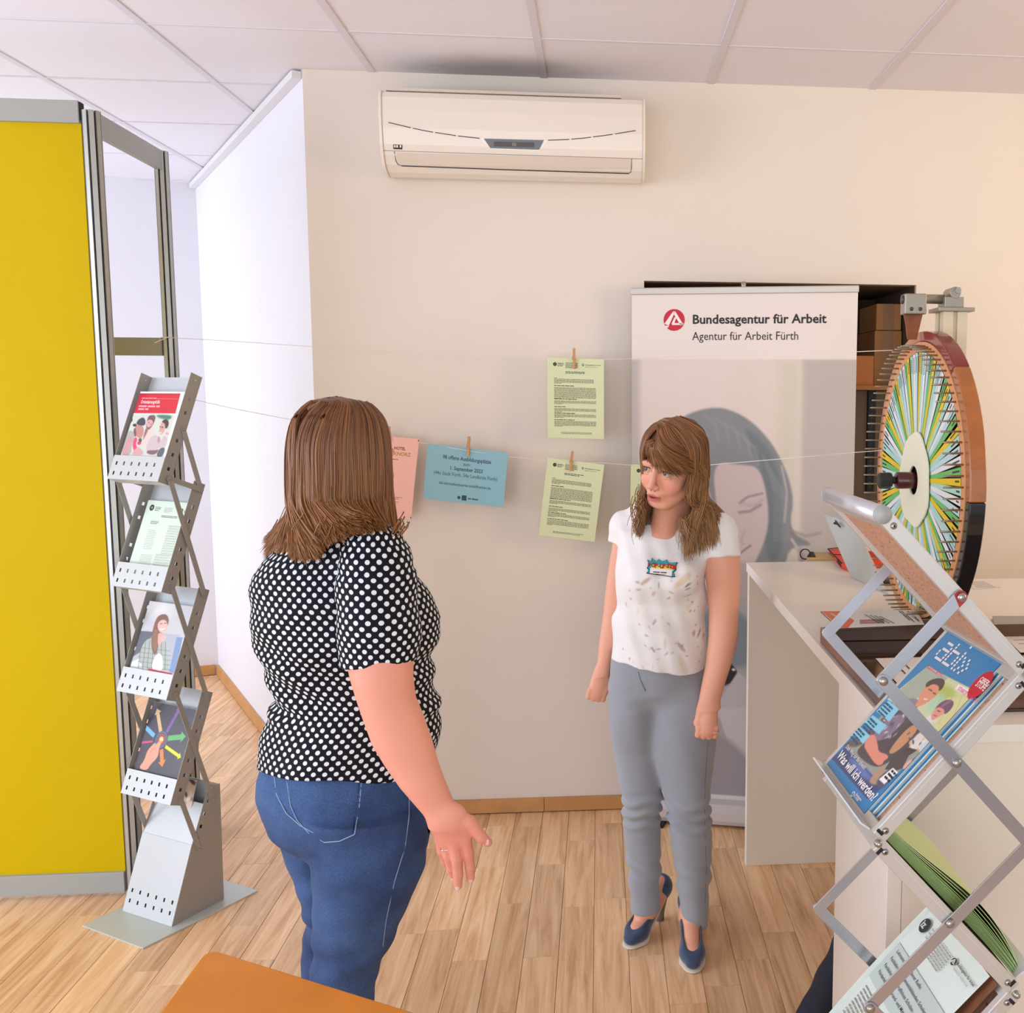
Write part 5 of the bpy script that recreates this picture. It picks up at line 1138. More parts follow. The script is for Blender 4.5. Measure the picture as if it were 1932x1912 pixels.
p.poly(NP_((1290, 600), (1640, 600), (1210, 975), (1120, 900)), (214, 214, 150), .02, .7)
for k in range(4): p.line(NP_((1280+k*80, 500+k*40), (1090+k*110, 870+k*10)), .006, (178, 186, 140), .006)
p.poly(NP_((500, 930), (700, 760), (620, 1000), (380, 1100), (250, 1080)), (92, 78, 80), .02)
p.poly(NP_((140, 1215), (290, 1090), (640, 1540), (480, 1665)), (44, 62, 112), .01)
p.smooth(NP_((290, 1200), (400, 1240), (480, 1340), (560, 1480), (400, 1420)), (92, 116, 176), .04)
p.smooth(NP_((480, 1060), (700, 760), (880, 700), (1060, 930), (900, 1130), (700, 1280), (560, 1340), (380, 1180), (420, 1100)), (70, 58, 66), .01)    # first figure dark
p.smooth(NP_((620, 880), (800, 750), (900, 800), (760, 960), (600, 1060), (540, 1000)), (128, 112, 134), .012)
r = random.Random(11)
for k in range(34):
    x_, y_ = r.uniform(600, 920), r.uniform(760, 1010)
    if abs((y_-760)-(920-x_)*.7) < 120: p.ell(*N(x_, y_), .02, .007, r.choice([(196, 184, 204), (60, 44, 62), (220, 214, 226), (90, 74, 96)]), .01, r.random()*3)
p.smooth(NP_((640, 1120), (860, 900), (900, 860), (950, 870), (760, 1060), (700, 1180)), (60, 52, 56), .01)
p.smooth(NP_((700, 1150), (900, 900), (1000, 880), (980, 960), (840, 1120), (720, 1200)), (196, 142, 96), .01); p.smooth(NP_((880, 1120), (1010, 950), (1060, 1000), (1130, 1060), (1000, 1180)), (222, 214, 206), .02)
for k in range(22): p.ell(*N(r.uniform(900, 1060), r.uniform(960, 1180)), .014, .008, r.choice([(70, 60, 58), (236, 230, 224), (230, 170, 110)]), .01, r.random()*3)
p.poly(NP_((1010, 1100), (1140, 1050), (1180, 1090), (1000, 1200)), (200, 214, 220), .01)
p.smooth(NP_((520, 1430), (660, 1280), (640, 1400), (600, 1520), (500, 1500)), (176, 140, 110), .02); p.smooth(NP_((560, 1480), (700, 1340), (760, 1400), (660, 1540), (600, 1560)), (70, 74, 96), .02)
p.smooth(NP_((560, 940), (600, 1080), (600, 1160), (690, 1190), (700, 1230), (650, 1260), (640, 1300), (580, 1310), (500, 1180), (450, 1070)), (226, 138, 116), .008)     # hand with forearm
p.poly(NP_((660, 1350), (760, 1190), (880, 1120), (985, 1155), (900, 1210), (830, 1350), (760, 1370)), (62, 54, 56), .005); p.poly(NP_((880, 1120), (985, 1155), (910, 1205), (830, 1160)), (48, 42, 46), .005)
p.smooth(NP_((830, 1330), (920, 1240), (940, 1290), (850, 1370)), (226, 170, 160), .01)
# heads
p.smooth(NP_((870, 620), (960, 590), (1030, 640), (1000, 700), (960, 720)), (140, 126, 150), .01)
p.smooth(NP_((1000, 640), (1020, 560), (1080, 480), (1170, 430), (1230, 470), (1200, 560), (1150, 610), (1080, 660), (1020, 690), (960, 690)), (224, 148, 116), .008)
p.smooth(NP_((1080, 500), (1080, 440), (1170, 395), (1250, 400), (1272, 440), (1245, 510), (1200, 540), (1215, 480), (1150, 450)), (66, 48, 42), .006)
p.line(NP_((1110, 510), (1140, 530)), .010, (90, 54, 44)); p.line(NP_((1150, 550), (1175, 565)), .010, (90, 54, 44)); p.line(NP_((1060, 610), (1090, 620)), .012, (240, 220, 210))
p.smooth(NP_((1060, 820), (1140, 780), (1200, 850), (1130, 880)), (226, 216, 212), .01)
p.smooth(NP_((1120, 810), (1150, 740), (1190, 700), (1260, 720), (1250, 780), (1180, 820), (1140, 850)), (228, 150, 128), .008)
p.smooth(NP_((1160, 730), (1210, 660), (1290, 622), (1345, 640), (1350, 690), (1300, 760), (1250, 790), (1260, 730), (1200, 700)), (110, 72, 102), .006); p.line(NP_((1240, 690), (1320, 640)), .02, (160, 128, 156), .02, .7)
p.line(NP_((1190, 740), (1215, 755)), .008, (90, 50, 50)); p.line(NP_((1150, 790), (1180, 800)), .009, (190, 80, 80))
p.poly(NP_((715, 615), (812, 715), (715, 842), (590, 725)), (134, 206, 230), .004); p.poly(NP_((555, 765), (690, 880), (610, 975), (470, 840)), (134, 206, 230), .004); p.poly(NP_((430, 885), (525, 985), (455, 1070), (345, 960)), (134, 206, 230), .004)
p.ell(*N(1612, 487), .098, .125, (228, 34, 50), 0, .0)
p.poly(NP_((1400, 470), (1610, 600), (1555, 660), (1362, 520)), (244, 238, 238)); p.poly(NP_((1110, 258), (1245, 355), (1232, 380), (1095, 280)), (216, 48, 68))
p.poly(NP_((740, 1335), (790, 1390), (650, 1510), (600, 1455)), (244, 240, 238), .004)
p.mesh('cover_print', S, .0004, .0004, S.w-.0004, S.h-.0004, MAG, .28, coat=.3)
# pixel-built masthead letters
m = MB(); g5 = {'a': ['.####.', '.....#', '.#####', '#....#', '#....#', '.#####'], 'b': ['#.....', '#.....', '#####.', '#....#', '#....#', '#....#', '#####.'], 'i': ['#', '.', '#', '#', '#', '#', '#', '#'], '>': ['#..', '.#.', '..#', '.#.', '#..']}
U0 = S.uv(*C(1190, 235)); Ue = S.uv(*C(1505, 400)); base = S.uv(*C(1210, 265))[1]+.004
x = S.uv(*C(1195, 235))[0]; cw_ = .0052; chh = .0062
x = S.w*.16; yb = S.h*.175
for ch in 'abi>>':
    g = g5[ch]; rows = len(g); 
    for j, row in enumerate(g):
        for i, cc in enumerate(row):
            if cc == '#': S.rect(m, x+i*cw_, yb-(rows-j)*chh, x+i*cw_+cw_*.93, yb-(rows-j)*chh+chh*.72, 0, .001)
    x += (len(g[0])+.9)*cw_*(1 if ch != '>' else .75)
X_ = lambda zx, zy: S.uv(*C(zx, zy))
def mt(s, zx, zy, size, fitto=None, mi=0, bold=0, lift=.0012):
    u_, v_ = X_(zx, zy); S.text(m, s, u_, v_, size, mi, bold, fit=(X_(*fitto)[0]-u_) if fitto else None, lift=lift)
mt('OBER-', 1598, 440, .012, (1690, 500), 0, .02); mt('STUFE', 1560, 490, .014, (1650, 545), 0, .02)
mt('STARTE DURCH!', 1383, 530, .010, (1580, 655), 1, .0)
mt('AUSGABE 2022', 1110, 280, .0045, (1235, 372), 0, .01)
mt('Was will ich werden?', 195, 1200, .0215, (590, 1630), 0, .022); mt('Dein Weg zur Berufswahl', 283, 1105, .0105, (490, 1310), 0, 0)
for (zx, zy) in ((700, 640), (545, 800), (425, 905)):
    u_, v_ = X_(zx, zy); 
    for q in range(4): S.lines(m, u_-.003, u_+.030, v_+.006*q, 1, 0, .0028 if q else .0036, 2, r, .0012, 1)
for q in range(3): u_, v_ = X_(742-q*34, 1362+q*30); S.lines(m, u_-.002, u_+.018, v_, 1, 0, .0035, 3, r, .0012, 1)
mt('Bundesagentur', 372, 1612, .006, (415, 1690), 0, .01); mt('für Arbeit', 352, 1632, .006, (385, 1690), 0, .01)
m.build('lettering', [whm, mat('print_pinkred', rgb(226, 60, 110), .4), mat('print_teal', rgb(24, 92, 116), .4), inkd], MAG)
m = MB(); u_, v_ = X_(1612, 487); S.disc(m, u_, v_, .0195, 0, .0009, ry=.0255); m.build('badge_print', redm, MAG)
u_, v_ = X_(345, 1605); ba_logo(S, u_, v_, .005, MAG, whm, bl, .0010)
# green sheets in the third panel, fanned over the upper side
a, c = [np.array(x) for x in ends[2]]; t = norm(c-a); n = np.array([-t[1], t[0]]); n = n if n[1] > 0 else -n
gs = [mat('leaf_green_paper', rgb(172, 206, 130), .6), mat('pale_green_paper', rgb(206, 220, 160), .6)]
NSH = 14
for k in range(NSH):
    f = k/(NSH-1); bulge = .003+.010*f+(.011*(f-.75)/.25 if f > .75 else 0)
    q0 = a+t*.012+n*(.012+.0012*k)
    ln = .295; e = empty('flyer', RR(*q0, 1.46), 'green flyer bulging in the fanned bundle in the aluminium stand' if k < NSH-1 else 'outermost pale green flyer of the fanned bundle in the aluminium stand', 'flyer', 'green flyers in the aluminium stand')
    S = Sheet(RR(*q0, 1.590-.0008*k), RR(*q0, 1.352+.0006*k)-RR(*q0, 1.590-.0008*k), RR(*(q0+t*ln*(.995-.012*(k % 3))), 1.59)-RR(*q0, 1.59), None)
    sg = 1 if S.n@np.array([n[0], 0, n[1]]) > 0 else -1
    S.bend = (lambda B_, sg: (lambda u, v: sg*B_*(math.sin(PI*min(1, v)**1.5))*(1-.2*u)))(bulge, sg)
    m = MB(); S.body(m, .0007, nu=3, nv=14); m.build('sheet', gs[1 if k > NSH-4 else 0], e)
# papers on the fourth panel
a, c = [np.array(x) for x in ends[3]]; t = norm(c-a); n = np.array([-t[1], t[0]]); n = n if n[1] > 0 else -n
mintw = mat('mint_white_paper', rgb(222, 238, 230), .55)
def p4(k, off, y0, y1, ln, dn, label, m_, name='form', shift=0.):
    q0 = a+t*(.004+shift)+n*off; S = Sheet(RR(*q0, y0), RR(*q0, y1)-RR(*q0, y0), RR(*(q0+t*ln), y0)-RR(*q0, y0), lambda u, v: dn*math.sin(PI*v))
    e = empty(name, S.p(S.w/2, 0), label, 'form', 'pale forms in the aluminium stand'); m = MB(); S.body(m, .0006, nu=2, nv=8); m.build('sheet', m_, e); return e, S
for k in range(5):
    p4(k, .012+.0016*k, 1.598-.003*(k % 2), 1.385-.004*(k % 3), .29, .003, 'pale mint form lower in the pile at the bottom of the aluminium stand', mintw, shift=.004*(k % 3))
e, S = p4(9, .024, 1.572, 1.362, .292, .004, 'pale mint form with grey header band, top of the pile in the aluminium stand', mintw, shift=.002)
S.bend = None; S.o = S.o+S.n*.0045; r = random.Random(2); w, h = S.w, S.h
m = MB(); S.rect(m, 0, h*.30, w, h*.56, 2, .0006); 
for q, s_ in enumerate(('Lehramt mit Mittlerer Reife:', 'Fachlehrer an allgemeinbildenden Schulen', 'Fachlehrer an beruflichen Schulen', 'Förderlehrer an Grund- und Mittelschulen')): S.text(m, s_, w*.06, h*(.345+.052*q), h*.032, 1, .008, fit=w*(.52, .74, .62, .72)[q], lift=.0009)
S.lines(m, w*.06, w*.92, h*.60, 16, h*.024, h*.008, 0, r, .0006)
S.disc(m, w*.10, h*.12, w*.062, 1, .0006); S.text(m, 'iz', w*.055, h*.14, h*.065, 2, .03, lift=.0009)
for q, s_ in enumerate(('Berufs-', 'Informations', 'Zentrum')): S.text(m, s_, w*.20, h*(.10+.028*q), h*.020, 1, .0, lift=.0006)
S.lines(m, w*.38, w*.60, h*.10, 7, h*.018, h*.006, 0, r, .0006, .7); S.text(m, 'Bundesagentur für Arbeit', w*.69, h*.10, h*.024, 1, .02, fit=w*.29, lift=.0006); S.text(m, 'Agentur für Arbeit Fürth', w*.69, h*.13, h*.02, 0, 0, fit=w*.24, lift=.0006)
m.build('print', [mat('print_greyline', (1, 1, 1)), inkd, mat('print_mintgrey', rgb(196, 212, 208), .55)], e); ba_logo(S, w*.645, h*.105, w*.030, e, inkd, mintw, .0007)
b = MB(); q0 = a+t*.01+n*.02
S = Sheet(RR(*(a+t*.006+n*.016), 1.382), RR(*(a+t*.006+n*.016), 1.349)-RR(*(a+t*.006+n*.016), 1.382), RR(*(a+t*.28+n*.016), 1.382)-RR(*(a+t*.006+n*.016), 1.382)); e = empty('photo_card', S.p(0, 0), 'brown photographic card at the near edge behind the pale forms', 'card')
m = MB(); S.body(m, .001); m.build('card', mat('brown_photo', rgb(126, 78, 54), .4, var=.3, vscale=20), e)

# ================================================================ table corner and dark jacket
tb = empty('table', (-.3, 1.1, 0), 'orange brown wooden table corner in the lower left foreground', 'table')
tm = mat('orange_table_top', rgb(222, 138, 40), .5, var=.06, vscale=12, bump=.05, bscale=150)
c0 = np.array([-.663, 1.690]); d1 = norm([.355, -.200]); d2 = norm([.0, -1.]); d2 = norm([-.02, -1.0])
def rc(c, d1, d2, r, n=7):
    s_ = c+d2*r; e_2 = c+d1*r; out = []
    for i in range(n+1):
        u = i/n; out.append((1-u)**2*s_+2*u*(1-u)*c+u*u*e_2)
    return out
far_ = c0+d1*1.3; poly = rc(c0, d1, d2, .035)+[far_, far_+d2*.7, c0+d2*.75]
poly = [np.array(x) for x in poly][::-1]
b = MB(); b.prism([(x[0], x[1], .712) for x in poly], (0, 0, .028)); b.build('table_top', tm, tb, bevel=.004)
for q in (c0+d1*.08+d2*.08, c0+d1*.95+d2*.1, c0+d1*.08+d2*.68, c0+d1*.95+d2*.66):
    b = MB(); b.box((q[0]-.022, q[1]-.022, 0), (q[0]+.022, q[1]+.022, .7115)); b.build('leg', mat('table_leg_wood', rgb(190, 116, 44), .5), tb, bevel=.003)
# ================================================================ smooth body modelling: distance fields turned into one continuous mesh
def unit(v): v = np.array(v, float); return v/np.linalg.norm(v)
def frame_from(f, u=(0, 0, 1)):
    "rows: right, forward, up for a thing facing f"
    f = unit(f); r = unit(np.cross(f, u)); return np.array([r, f, np.cross(r, f)])
class Field:
    def __init__(s): s.ops = []
    def cone(s, a, b, ra, rb, k=.01, flat=None, sub=False):
        "round cone; flat=(direction, scale) squeezes it along a direction"
        a = np.array(a, float); b = np.array(b, float)
        def f(P, a=a, b=b, ra=ra, rb=rb, flat=flat):
            sc = 1.
            if flat is not None:
                n = unit(flat[0]); q = flat[1]; P = P+np.outer((P-a)@n, n)*(1/q-1); bb = b+n*((b-a)@n)*(1/q-1); sc = min(1, q)
            else: bb = b
            e = bb-a; L = max(e@e, 1e-12); t = np.clip((P-a)@e/L, 0, 1)
            return (np.linalg.norm(P-a-t[:, None]*e, axis=1)-(ra+(rb-ra)*t))*sc
        s.ops.append(('sub' if sub else 'add', f, k)); return s
    def chain(s, pts, rs, k=.01, flat=None):
        for i in range(len(pts)-1): s.cone(pts[i], pts[i+1], rs[i], rs[i+1], k, flat)
        return s
    def ell(s, c, r, R=None, k=.01, sub=False):
        c = np.array(c, float); r = np.array(r, float); R = np.eye(3) if R is None else np.array(R)
        def f(P):
            q = (P-c)@R.T; k0 = np.linalg.norm(q/r, axis=1); k1 = np.linalg.norm(q/(r*r), axis=1)+1e-9
            return k0*(k0-1)/k1
        s.ops.append(('sub' if sub else 'add', f, k)); return s
    def cut(s, p, n, k=.002):
        "remove everything on the n side of the plane through p"
        p = np.array(p, float); n = unit(n); s.ops.append(('int', lambda P: (P-p)@n, k)); return s
    def cutin(s, p, n, c, r, k=.002):
        "remove only what lies within radius r of c and on the n side of the plane"
        p = np.array(p, float); n = unit(n); c = np.array(c, float)
        s.ops.append(('sub', lambda P: np.maximum(-((P-p)@n), np.linalg.norm(P-c, axis=1)-r), k)); return s
    def custom(s, f, k=.01, sub=False): s.ops.append(('sub' if sub else 'add', f, k)); return s
    def join(s, other): s.ops += other.ops; return s
    def eval(s, P, D=None):
        d = np.full(len(P), 1.0)
        for mode, f, k in s.ops:
            g = f(P)
            if mode == 'add': h = np.clip(.5+.5*(g-d)/k, 0, 1); d = g*(1-h)+d*h-k*h*(1-h)
            elif mode == 'sub': g = -g; h = np.clip(.5-.5*(g-d)/k, 0, 1)*1.; d = np.where(True, d*(1-(1-np.clip(.5+.5*(d-g)/k, 0, 1)))+g*(1-np.clip(.5+.5*(d-g)/k, 0, 1))+k*np.clip(.5+.5*(d-g)/k, 0, 1)*(1-np.clip(.5+.5*(d-g)/k, 0, 1)), d)
            else: h = np.clip(.5+.5*(d-g)/k, 0, 1); d = d*h+g*(1-h)+k*h*(1-h)
        return d
    def grid(s, lo, hi, h, disp=None):
        lo = np.array(lo, float); hi = np.array(hi, float); B = 8
        n = np.ceil((hi-lo)/h/B).astype(int); N = n*B+1
        bi = np.stack(np.meshgrid(*[np.arange(k) for k in n], indexing='ij'), -1).reshape(-1, 3)
        cen = lo+(bi+.5)*B*h; dc = s.eval(cen); rad = B*h*.87
        near = np.abs(dc) < rad*1.35+.012
        V = np.ones(N, np.float32); 
        inn = bi[(~near) & (dc < 0)]
        for b in inn: V[b[0]*B:b[0]*B+B+1, b[1]*B:b[1]*B+B+1, b[2]*B:b[2]*B+B+1] = -1
        off = np.stack(np.meshgrid(*[np.arange(B+1)]*3, indexing='ij'), -1).reshape(-1, 3)
        nb = bi[near]; CH = 400
        for i in range(0, len(nb), CH):
            bb = nb[i:i+CH]; P = lo+(bb[:, None, :]*B+off[None])*h; sh = P.shape[:2]; Pf = P.reshape(-1, 3)
            # evaluate operations only on blocks they can reach
            d = np.full(sh, 1.0); cb = lo+(bb+.5)*B*h; run = np.full(len(bb), 1.0)
            for mode, f, k in s.ops:
                g0 = f(cb)
                if mode == 'add':
                    m = g0 < np.minimum(run, 10)+2*rad+k
                    if not m.any(): continue
                    g = f(P[m].reshape(-1, 3)).reshape(-1, sh[1]); dd = d[m]; t = np.clip(.5+.5*(g-dd)/k, 0, 1); d[m] = g*(1-t)+dd*t-k*t*(1-t); run = np.minimum(run, g0)
                elif mode == 'sub':
                    m = g0 < 2*rad+k
                    if not m.any(): continue
                    g = -f(P[m].reshape(-1, 3)).reshape(-1, sh[1]); dd = d[m]; t = np.clip(.5+.5*(dd-g)/k, 0, 1); d[m] = dd*t+g*(1-t)+k*t*(1-t)
                else:
                    m = g0 > -2*rad-k
                    if not m.any(): continue
                    g = f(P[m].reshape(-1, 3)).reshape(-1, sh[1]); dd = d[m]; t = np.clip(.5+.5*(dd-g)/k, 0, 1); d[m] = dd*t+g*(1-t)+k*t*(1-t)
            if disp is not None: d = d-disp(Pf).reshape(sh)
            for b, dv in zip(bb, d.reshape(-1, B+1, B+1, B+1)): V[b[0]*B:b[0]*B+B+1, b[1]*B:b[1]*B+B+1, b[2]*B:b[2]*B+B+1] = dv
        return V, lo
    def mesh(s, lo, hi, h, disp=None, smooth=1):
        V, lo = s.grid(lo, hi, h, disp); return surface_net(V, lo, h, smooth)
def surface_net(V, lo, h, smooth=1):
    S = V < 0; c = np.zeros(tuple(k-1 for k in V.shape), np.uint8)
    for i in (0, 1):
        for j in (0, 1):
            for k in (0, 1): c += S[i:i+c.shape[0], j:j+c.shape[1], k:k+c.shape[2]]
    act = np.argwhere((c > 0) & (c < 8)); idx = np.full(c.shape, -1, np.int32); idx[tuple(act.T)] = np.arange(len(act))
    acc = np.zeros((len(act), 3)); cnt = np.zeros(len(act))
    cor = [(i, j, k) for i in (0, 1) for j in (0, 1) for k in (0, 1)]
    for a in cor:
        for ax in range(3):
            if a[ax]: continue
            b = list(a); b[ax] = 1; va = V[tuple((act+a).T)]; vb = V[tuple((act+b).T)]; m = (va < 0) != (vb < 0)
            t = va/(va-vb+1e-12); p = np.tile(np.array(a, float), (len(act), 1)); p[:, ax] += t
            acc[m] += p[m]; cnt[m] += 1
    P = lo+(act+acc/cnt[:, None])*h
    F = []
    for ax in range(3):
        sl0 = [slice(None)]*3; sl1 = [slice(None)]*3; sl0[ax] = slice(0, -1); sl1[ax] = slice(1, None)
        A = S[tuple(sl0)]; Bm = S[tuple(sl1)]; e = np.argwhere(A != Bm); fl = A[tuple(e.T)]
        o1, o2 = [(1, 2), (2, 0), (0, 1)][ax]
        ok = (e[:, o1] > 0) & (e[:, o2] > 0) & (e[:, o1] < V.shape[o1]-1) & (e[:, o2] < V.shape[o2]-1); e = e[ok]; fl = fl[ok]
        q = []
        for d1, d2 in ((-1, -1), (0, -1), (0, 0), (-1, 0)):
            x = e.copy(); x[:, o1] += d1; x[:, o2] += d2; q.append(idx[tuple(x.T)])
        q = np.stack(q, 1); q = np.where(fl[:, None], q, q[:, ::-1]); F.append(q)
    F = np.concatenate(F); F = F[(F >= 0).all(1)]
    for _ in range(smooth):
        acc = np.zeros_like(P); n = np.zeros(len(P))
        for i in range(4):
            j = (i+1) % 4; np.add.at(acc, F[:, i], P[F[:, j]]); np.add.at(n, F[:, i], 1); np.add.at(acc, F[:, j], P[F[:, i]]); np.add.at(n, F[:, j], 1)
        P = P*.5+.5*acc/np.maximum(n, 1)[:, None]
    return P, F
def net_obj(name, P, F, m, parent, color=None, uv=None, label=None):
    o0 = np.array(parent['_o']); me = mesh_np(name, P-o0, F, True); me.materials.append(m)
    if color is not None:
        c = np.clip(color, 0, 1); ca = me.color_attributes.new('tint', 'FLOAT_COLOR', 'POINT'); ca.data.foreach_set('color', np.concatenate([c, np.ones((len(c), 1))], 1).astype(np.float32).ravel())
    if uv is not None:
        at_ = me.attributes.new('pat', 'FLOAT_VECTOR', 'POINT'); at_.data.foreach_set('vector', np.concatenate([uv, np.zeros((len(uv), 1))], 1).astype(np.float32).ravel())
    o = bpy.data.objects.new(name, me); COL.objects.link(o); o.parent = parent; o['_o'] = [float(x) for x in o0]
    if label: o['label'] = label
    return o
def s2l(c): c = np.asarray(c, float)/255; return np.where(c <= .04045, c/12.92, ((c+.055)/1.055)**2.4)
def soft(d, w): return np.clip(.5-d/w, 0, 1)

def finger(F, base, d, bend, lens, r0, r1, nrm, k=.004):
    "a finger as a chain of phalanges; nrm is the palm-side direction the finger curls towards"
    p = np.array(base, float); d = unit(d); nrm = unit(nrm); pts = [p]; rs = [r0]; ang = 0; n = len(lens)
    for i, (L_, b) in enumerate(zip(lens, bend)):
        ang += b; v = d*math.cos(ang)+nrm*math.sin(ang); p = p+v*L_; pts.append(p); rs.append(r0+(r1-r0)*(i+1)/n)
    F.chain(pts, rs, k); return pts
def strands(name, paths, radii, m, parent, colors, n=4):
    "many tapered hair strands in one mesh; paths (S, K, 3)"
    P = np.asarray(paths, float); S_, K, _ = P.shape; t = np.gradient(P, axis=1); t /= np.linalg.norm(t, axis=2, keepdims=True)+1e-9
    ref = np.array([.31, .42, .85]); a = ref-t*(t@ref)[..., None]; a /= np.linalg.norm(a, axis=2, keepdims=True)+1e-9; b = np.cross(t, a)
    R = np.asarray(radii, float)                                  # (S, K)
    V = np.stack([P+R[..., None]*(math.cos(2*PI*j/n)*a+math.sin(2*PI*j/n)*b) for j in range(n)], 2).reshape(-1, 3)
    base = (np.arange(S_)[:, None, None]*K+np.arange(K-1)[None, :, None])*n; j = np.arange(n)[None, None]
    F = np.stack([base+j, base+(j+1) % n, base+n+(j+1) % n, base+n+j], -1).reshape(-1, 4)
    C = np.repeat(np.asarray(colors).reshape(S_, K, 3), n, axis=1).reshape(-1, 3) if np.asarray(colors).ndim == 3 else np.repeat(np.asarray(colors), K*n, axis=0)
    o = net_obj(name, V, F, m, parent, color=C); o['kind'] = 'stuff'; return o
skinm = attr_mat('skin', 'tint', .52, sss=.08, spec=.4, bump=.08, bscale=900)
hairm = attr_mat('hair_brown', 'tint', .42, spec=.5)
# ================================================================ people
def loft(F, rows, k=.012, caps=(.02, .02), power=2.):
    "vertical form from photo rows (py, pxL, pxR, depth y, half depth); returns the interpolators"
    R = []
    for py, l, r, y, b in rows:
        c = at((l+r)/2, py, y); a = np.linalg.norm(at(r, py, y)-at(l, py, y))/2; R.append((c[2], c[0], c[1], a, b))
    R = np.array(sorted(R)); z = R[:, 0]
    def f(P):
        Z = P[:, 2]; cx = np.interp(Z, z, R[:, 1]); cy = np.interp(Z, z, R[:, 2]); a = np.interp(Z, z, R[:, 3]); b = np.interp(Z, z, R[:, 4])
        x = np.abs(P[:, 0]-cx)/a; y = np.abs(P[:, 1]-cy)/b
        q = (x**power+y**power)**(1/power); d = (q-1)*np.minimum(a, b)
        return np.maximum(d, np.maximum(z[0]-Z, Z-z[-1]))
    F.ops.append(('add', f, k)); return R
def hit(F, px, py, y0=1.5, y1=3.3, lift=0.):
    "first surface point of the field along the sight line of a photo pixel"
    d = AF+(px-CXP)/FPX*AR-(py-CYP)/FPX*AU; d = d/d[1]; ys = np.linspace(y0, y1, 900); P = CAMP+ys[:, None]*d; v = F.eval(P); i = np.argmax(v < lift)
    return P[i]
def hline(F, pix, lift=.001, n=6):
    out = []
    for (a, b) in zip(pix[:-1], pix[1:]):
        for t in np.linspace(0, 1, n, endpoint=False): out.append(hit(F, a[0]+(b[0]-a[0])*t, a[1]+(b[1]-a[1])*t, lift=lift))
    out.append(hit(F, *pix[-1], lift=lift)); return out
def head_field(F, O, R, k=.01):
    "human head around O; R rows are right, forward, up"
    L = lambda r, f, u: O+r*R[0]+f*R[1]+u*R[2]
    F.ell(L(0, -.010, .028), (.072, .090, .082), R, .01); F.ell(L(0, .030, -.035), (.056, .056, .078), R, .03); F.ell(L(0, .062, -.095), (.024, .021, .018), R, .022)
    F.cone(L(.048, .0, -.062), L(.022, .055, -.093), .016, .015, .02); F.cone(L(-.048, .0, -.062), L(-.022, .055, -.093), .016, .015, .02)
    for s in (-1, 1):
        F.ell(L(s*.036, .056, -.036), (.024, .024, .026), R, .018); F.ell(L(s*.026, .080, .018), (.022, .010, .008), R, .012)
    F.ell(L(0, .074, -.064), (.027, .022, .022), R, .014)
    for s in (-1, 1): F.ell(L(s*.031, .095, -.001), (.018, .014, .011), R, .012, sub=True)
    F.cone(L(0, .086, .006), L(0, .104, -.036), .007, .0105, .008)
    for s in (-1, 1): F.ell(L(s*.0115, .095, -.042), (.0080, .0095, .0075), R, .005)
    for s in (-1, 1): F.ell(L(s*.006, .101, -.0515), (.0032, .0045, .004), R, .003, sub=True)
    for s in (-1, 1):
        F.ell(L(s*.031, .0765, .0098), (.0165, .0110, .0048), R, .003); F.ell(L(s*.031, .0745, -.0120), (.0155, .0100, .0042), R, .003)
    F.ell(L(0, .0925, -.0655), (.0215, .0075, .0048), R, .005); F.ell(L(0, .0905, -.0790), (.0190, .0085, .0060), R, .005)
    F.ell(L(0, .1010, -.0720), (.0150, .0110, .0030), R, .003, sub=True)
    for s in (-1, 1):
        F.ell(L(s*.073, -.006, -.014), (.008, .017, .029), R, .006); F.ell(L(s*.080, .000, -.010), (.005, .009, .016), R, .004, sub=True)
    return L
SK = s2l((232, 168, 140))
def face_tint(P, O, R, base):
    q = (P-O)@R.T; r, f, u = np.abs(q[:, 0]), q[:, 1], q[:, 2]; C = np.tile(base, (len(P), 1))
    def mix(w, col): 
        nonlocal C; w = np.clip(w, 0, 1)[:, None]; C = C*(1-w)+w*s2l(col)
    front = f > .045
    mix(.38*np.exp(-(((r-.040)/.022)**2+((u+.036)/.022)**2))*front, (226, 124, 110))
    mix(.35*np.exp(-((r/.012)**2+((u+.042)/.014)**2))*(f > .085), (222, 120, 104))
    lip = ((r/.0225)**2+((u+.0718)/.0105)**2); mix((1.15-lip)*3*(f > .075), (196, 104, 98))
    inn = ((r/.0135)**2+((u+.072)/.0022)**2); mix((1.1-inn)*3*(f > .07), (84, 30, 34))
    bu = .0235+.004*np.sin((r-.014)/.034*PI); mix(.85*np.clip(1-np.abs(u-bu)/.0034, 0, 1)*(r > .012)*(r < .049)*front*1.6, (112, 76, 54))
    ey = ((r-.031)/.0185)**2+((u+.001)/.0105)**2; mix(.55*np.clip(1.25-np.abs(ey-1)*2.2, 0, 1)*front*(u > -.004), (86, 56, 48)); mix(.25*np.clip(1.2-ey, 0, 1)*front, (190, 110, 100))
    mix(.8*((r < .0095)&(r > .003)&(u < -.048)&(u > -.055)&(f > .09)), (120, 60, 54))
    return C
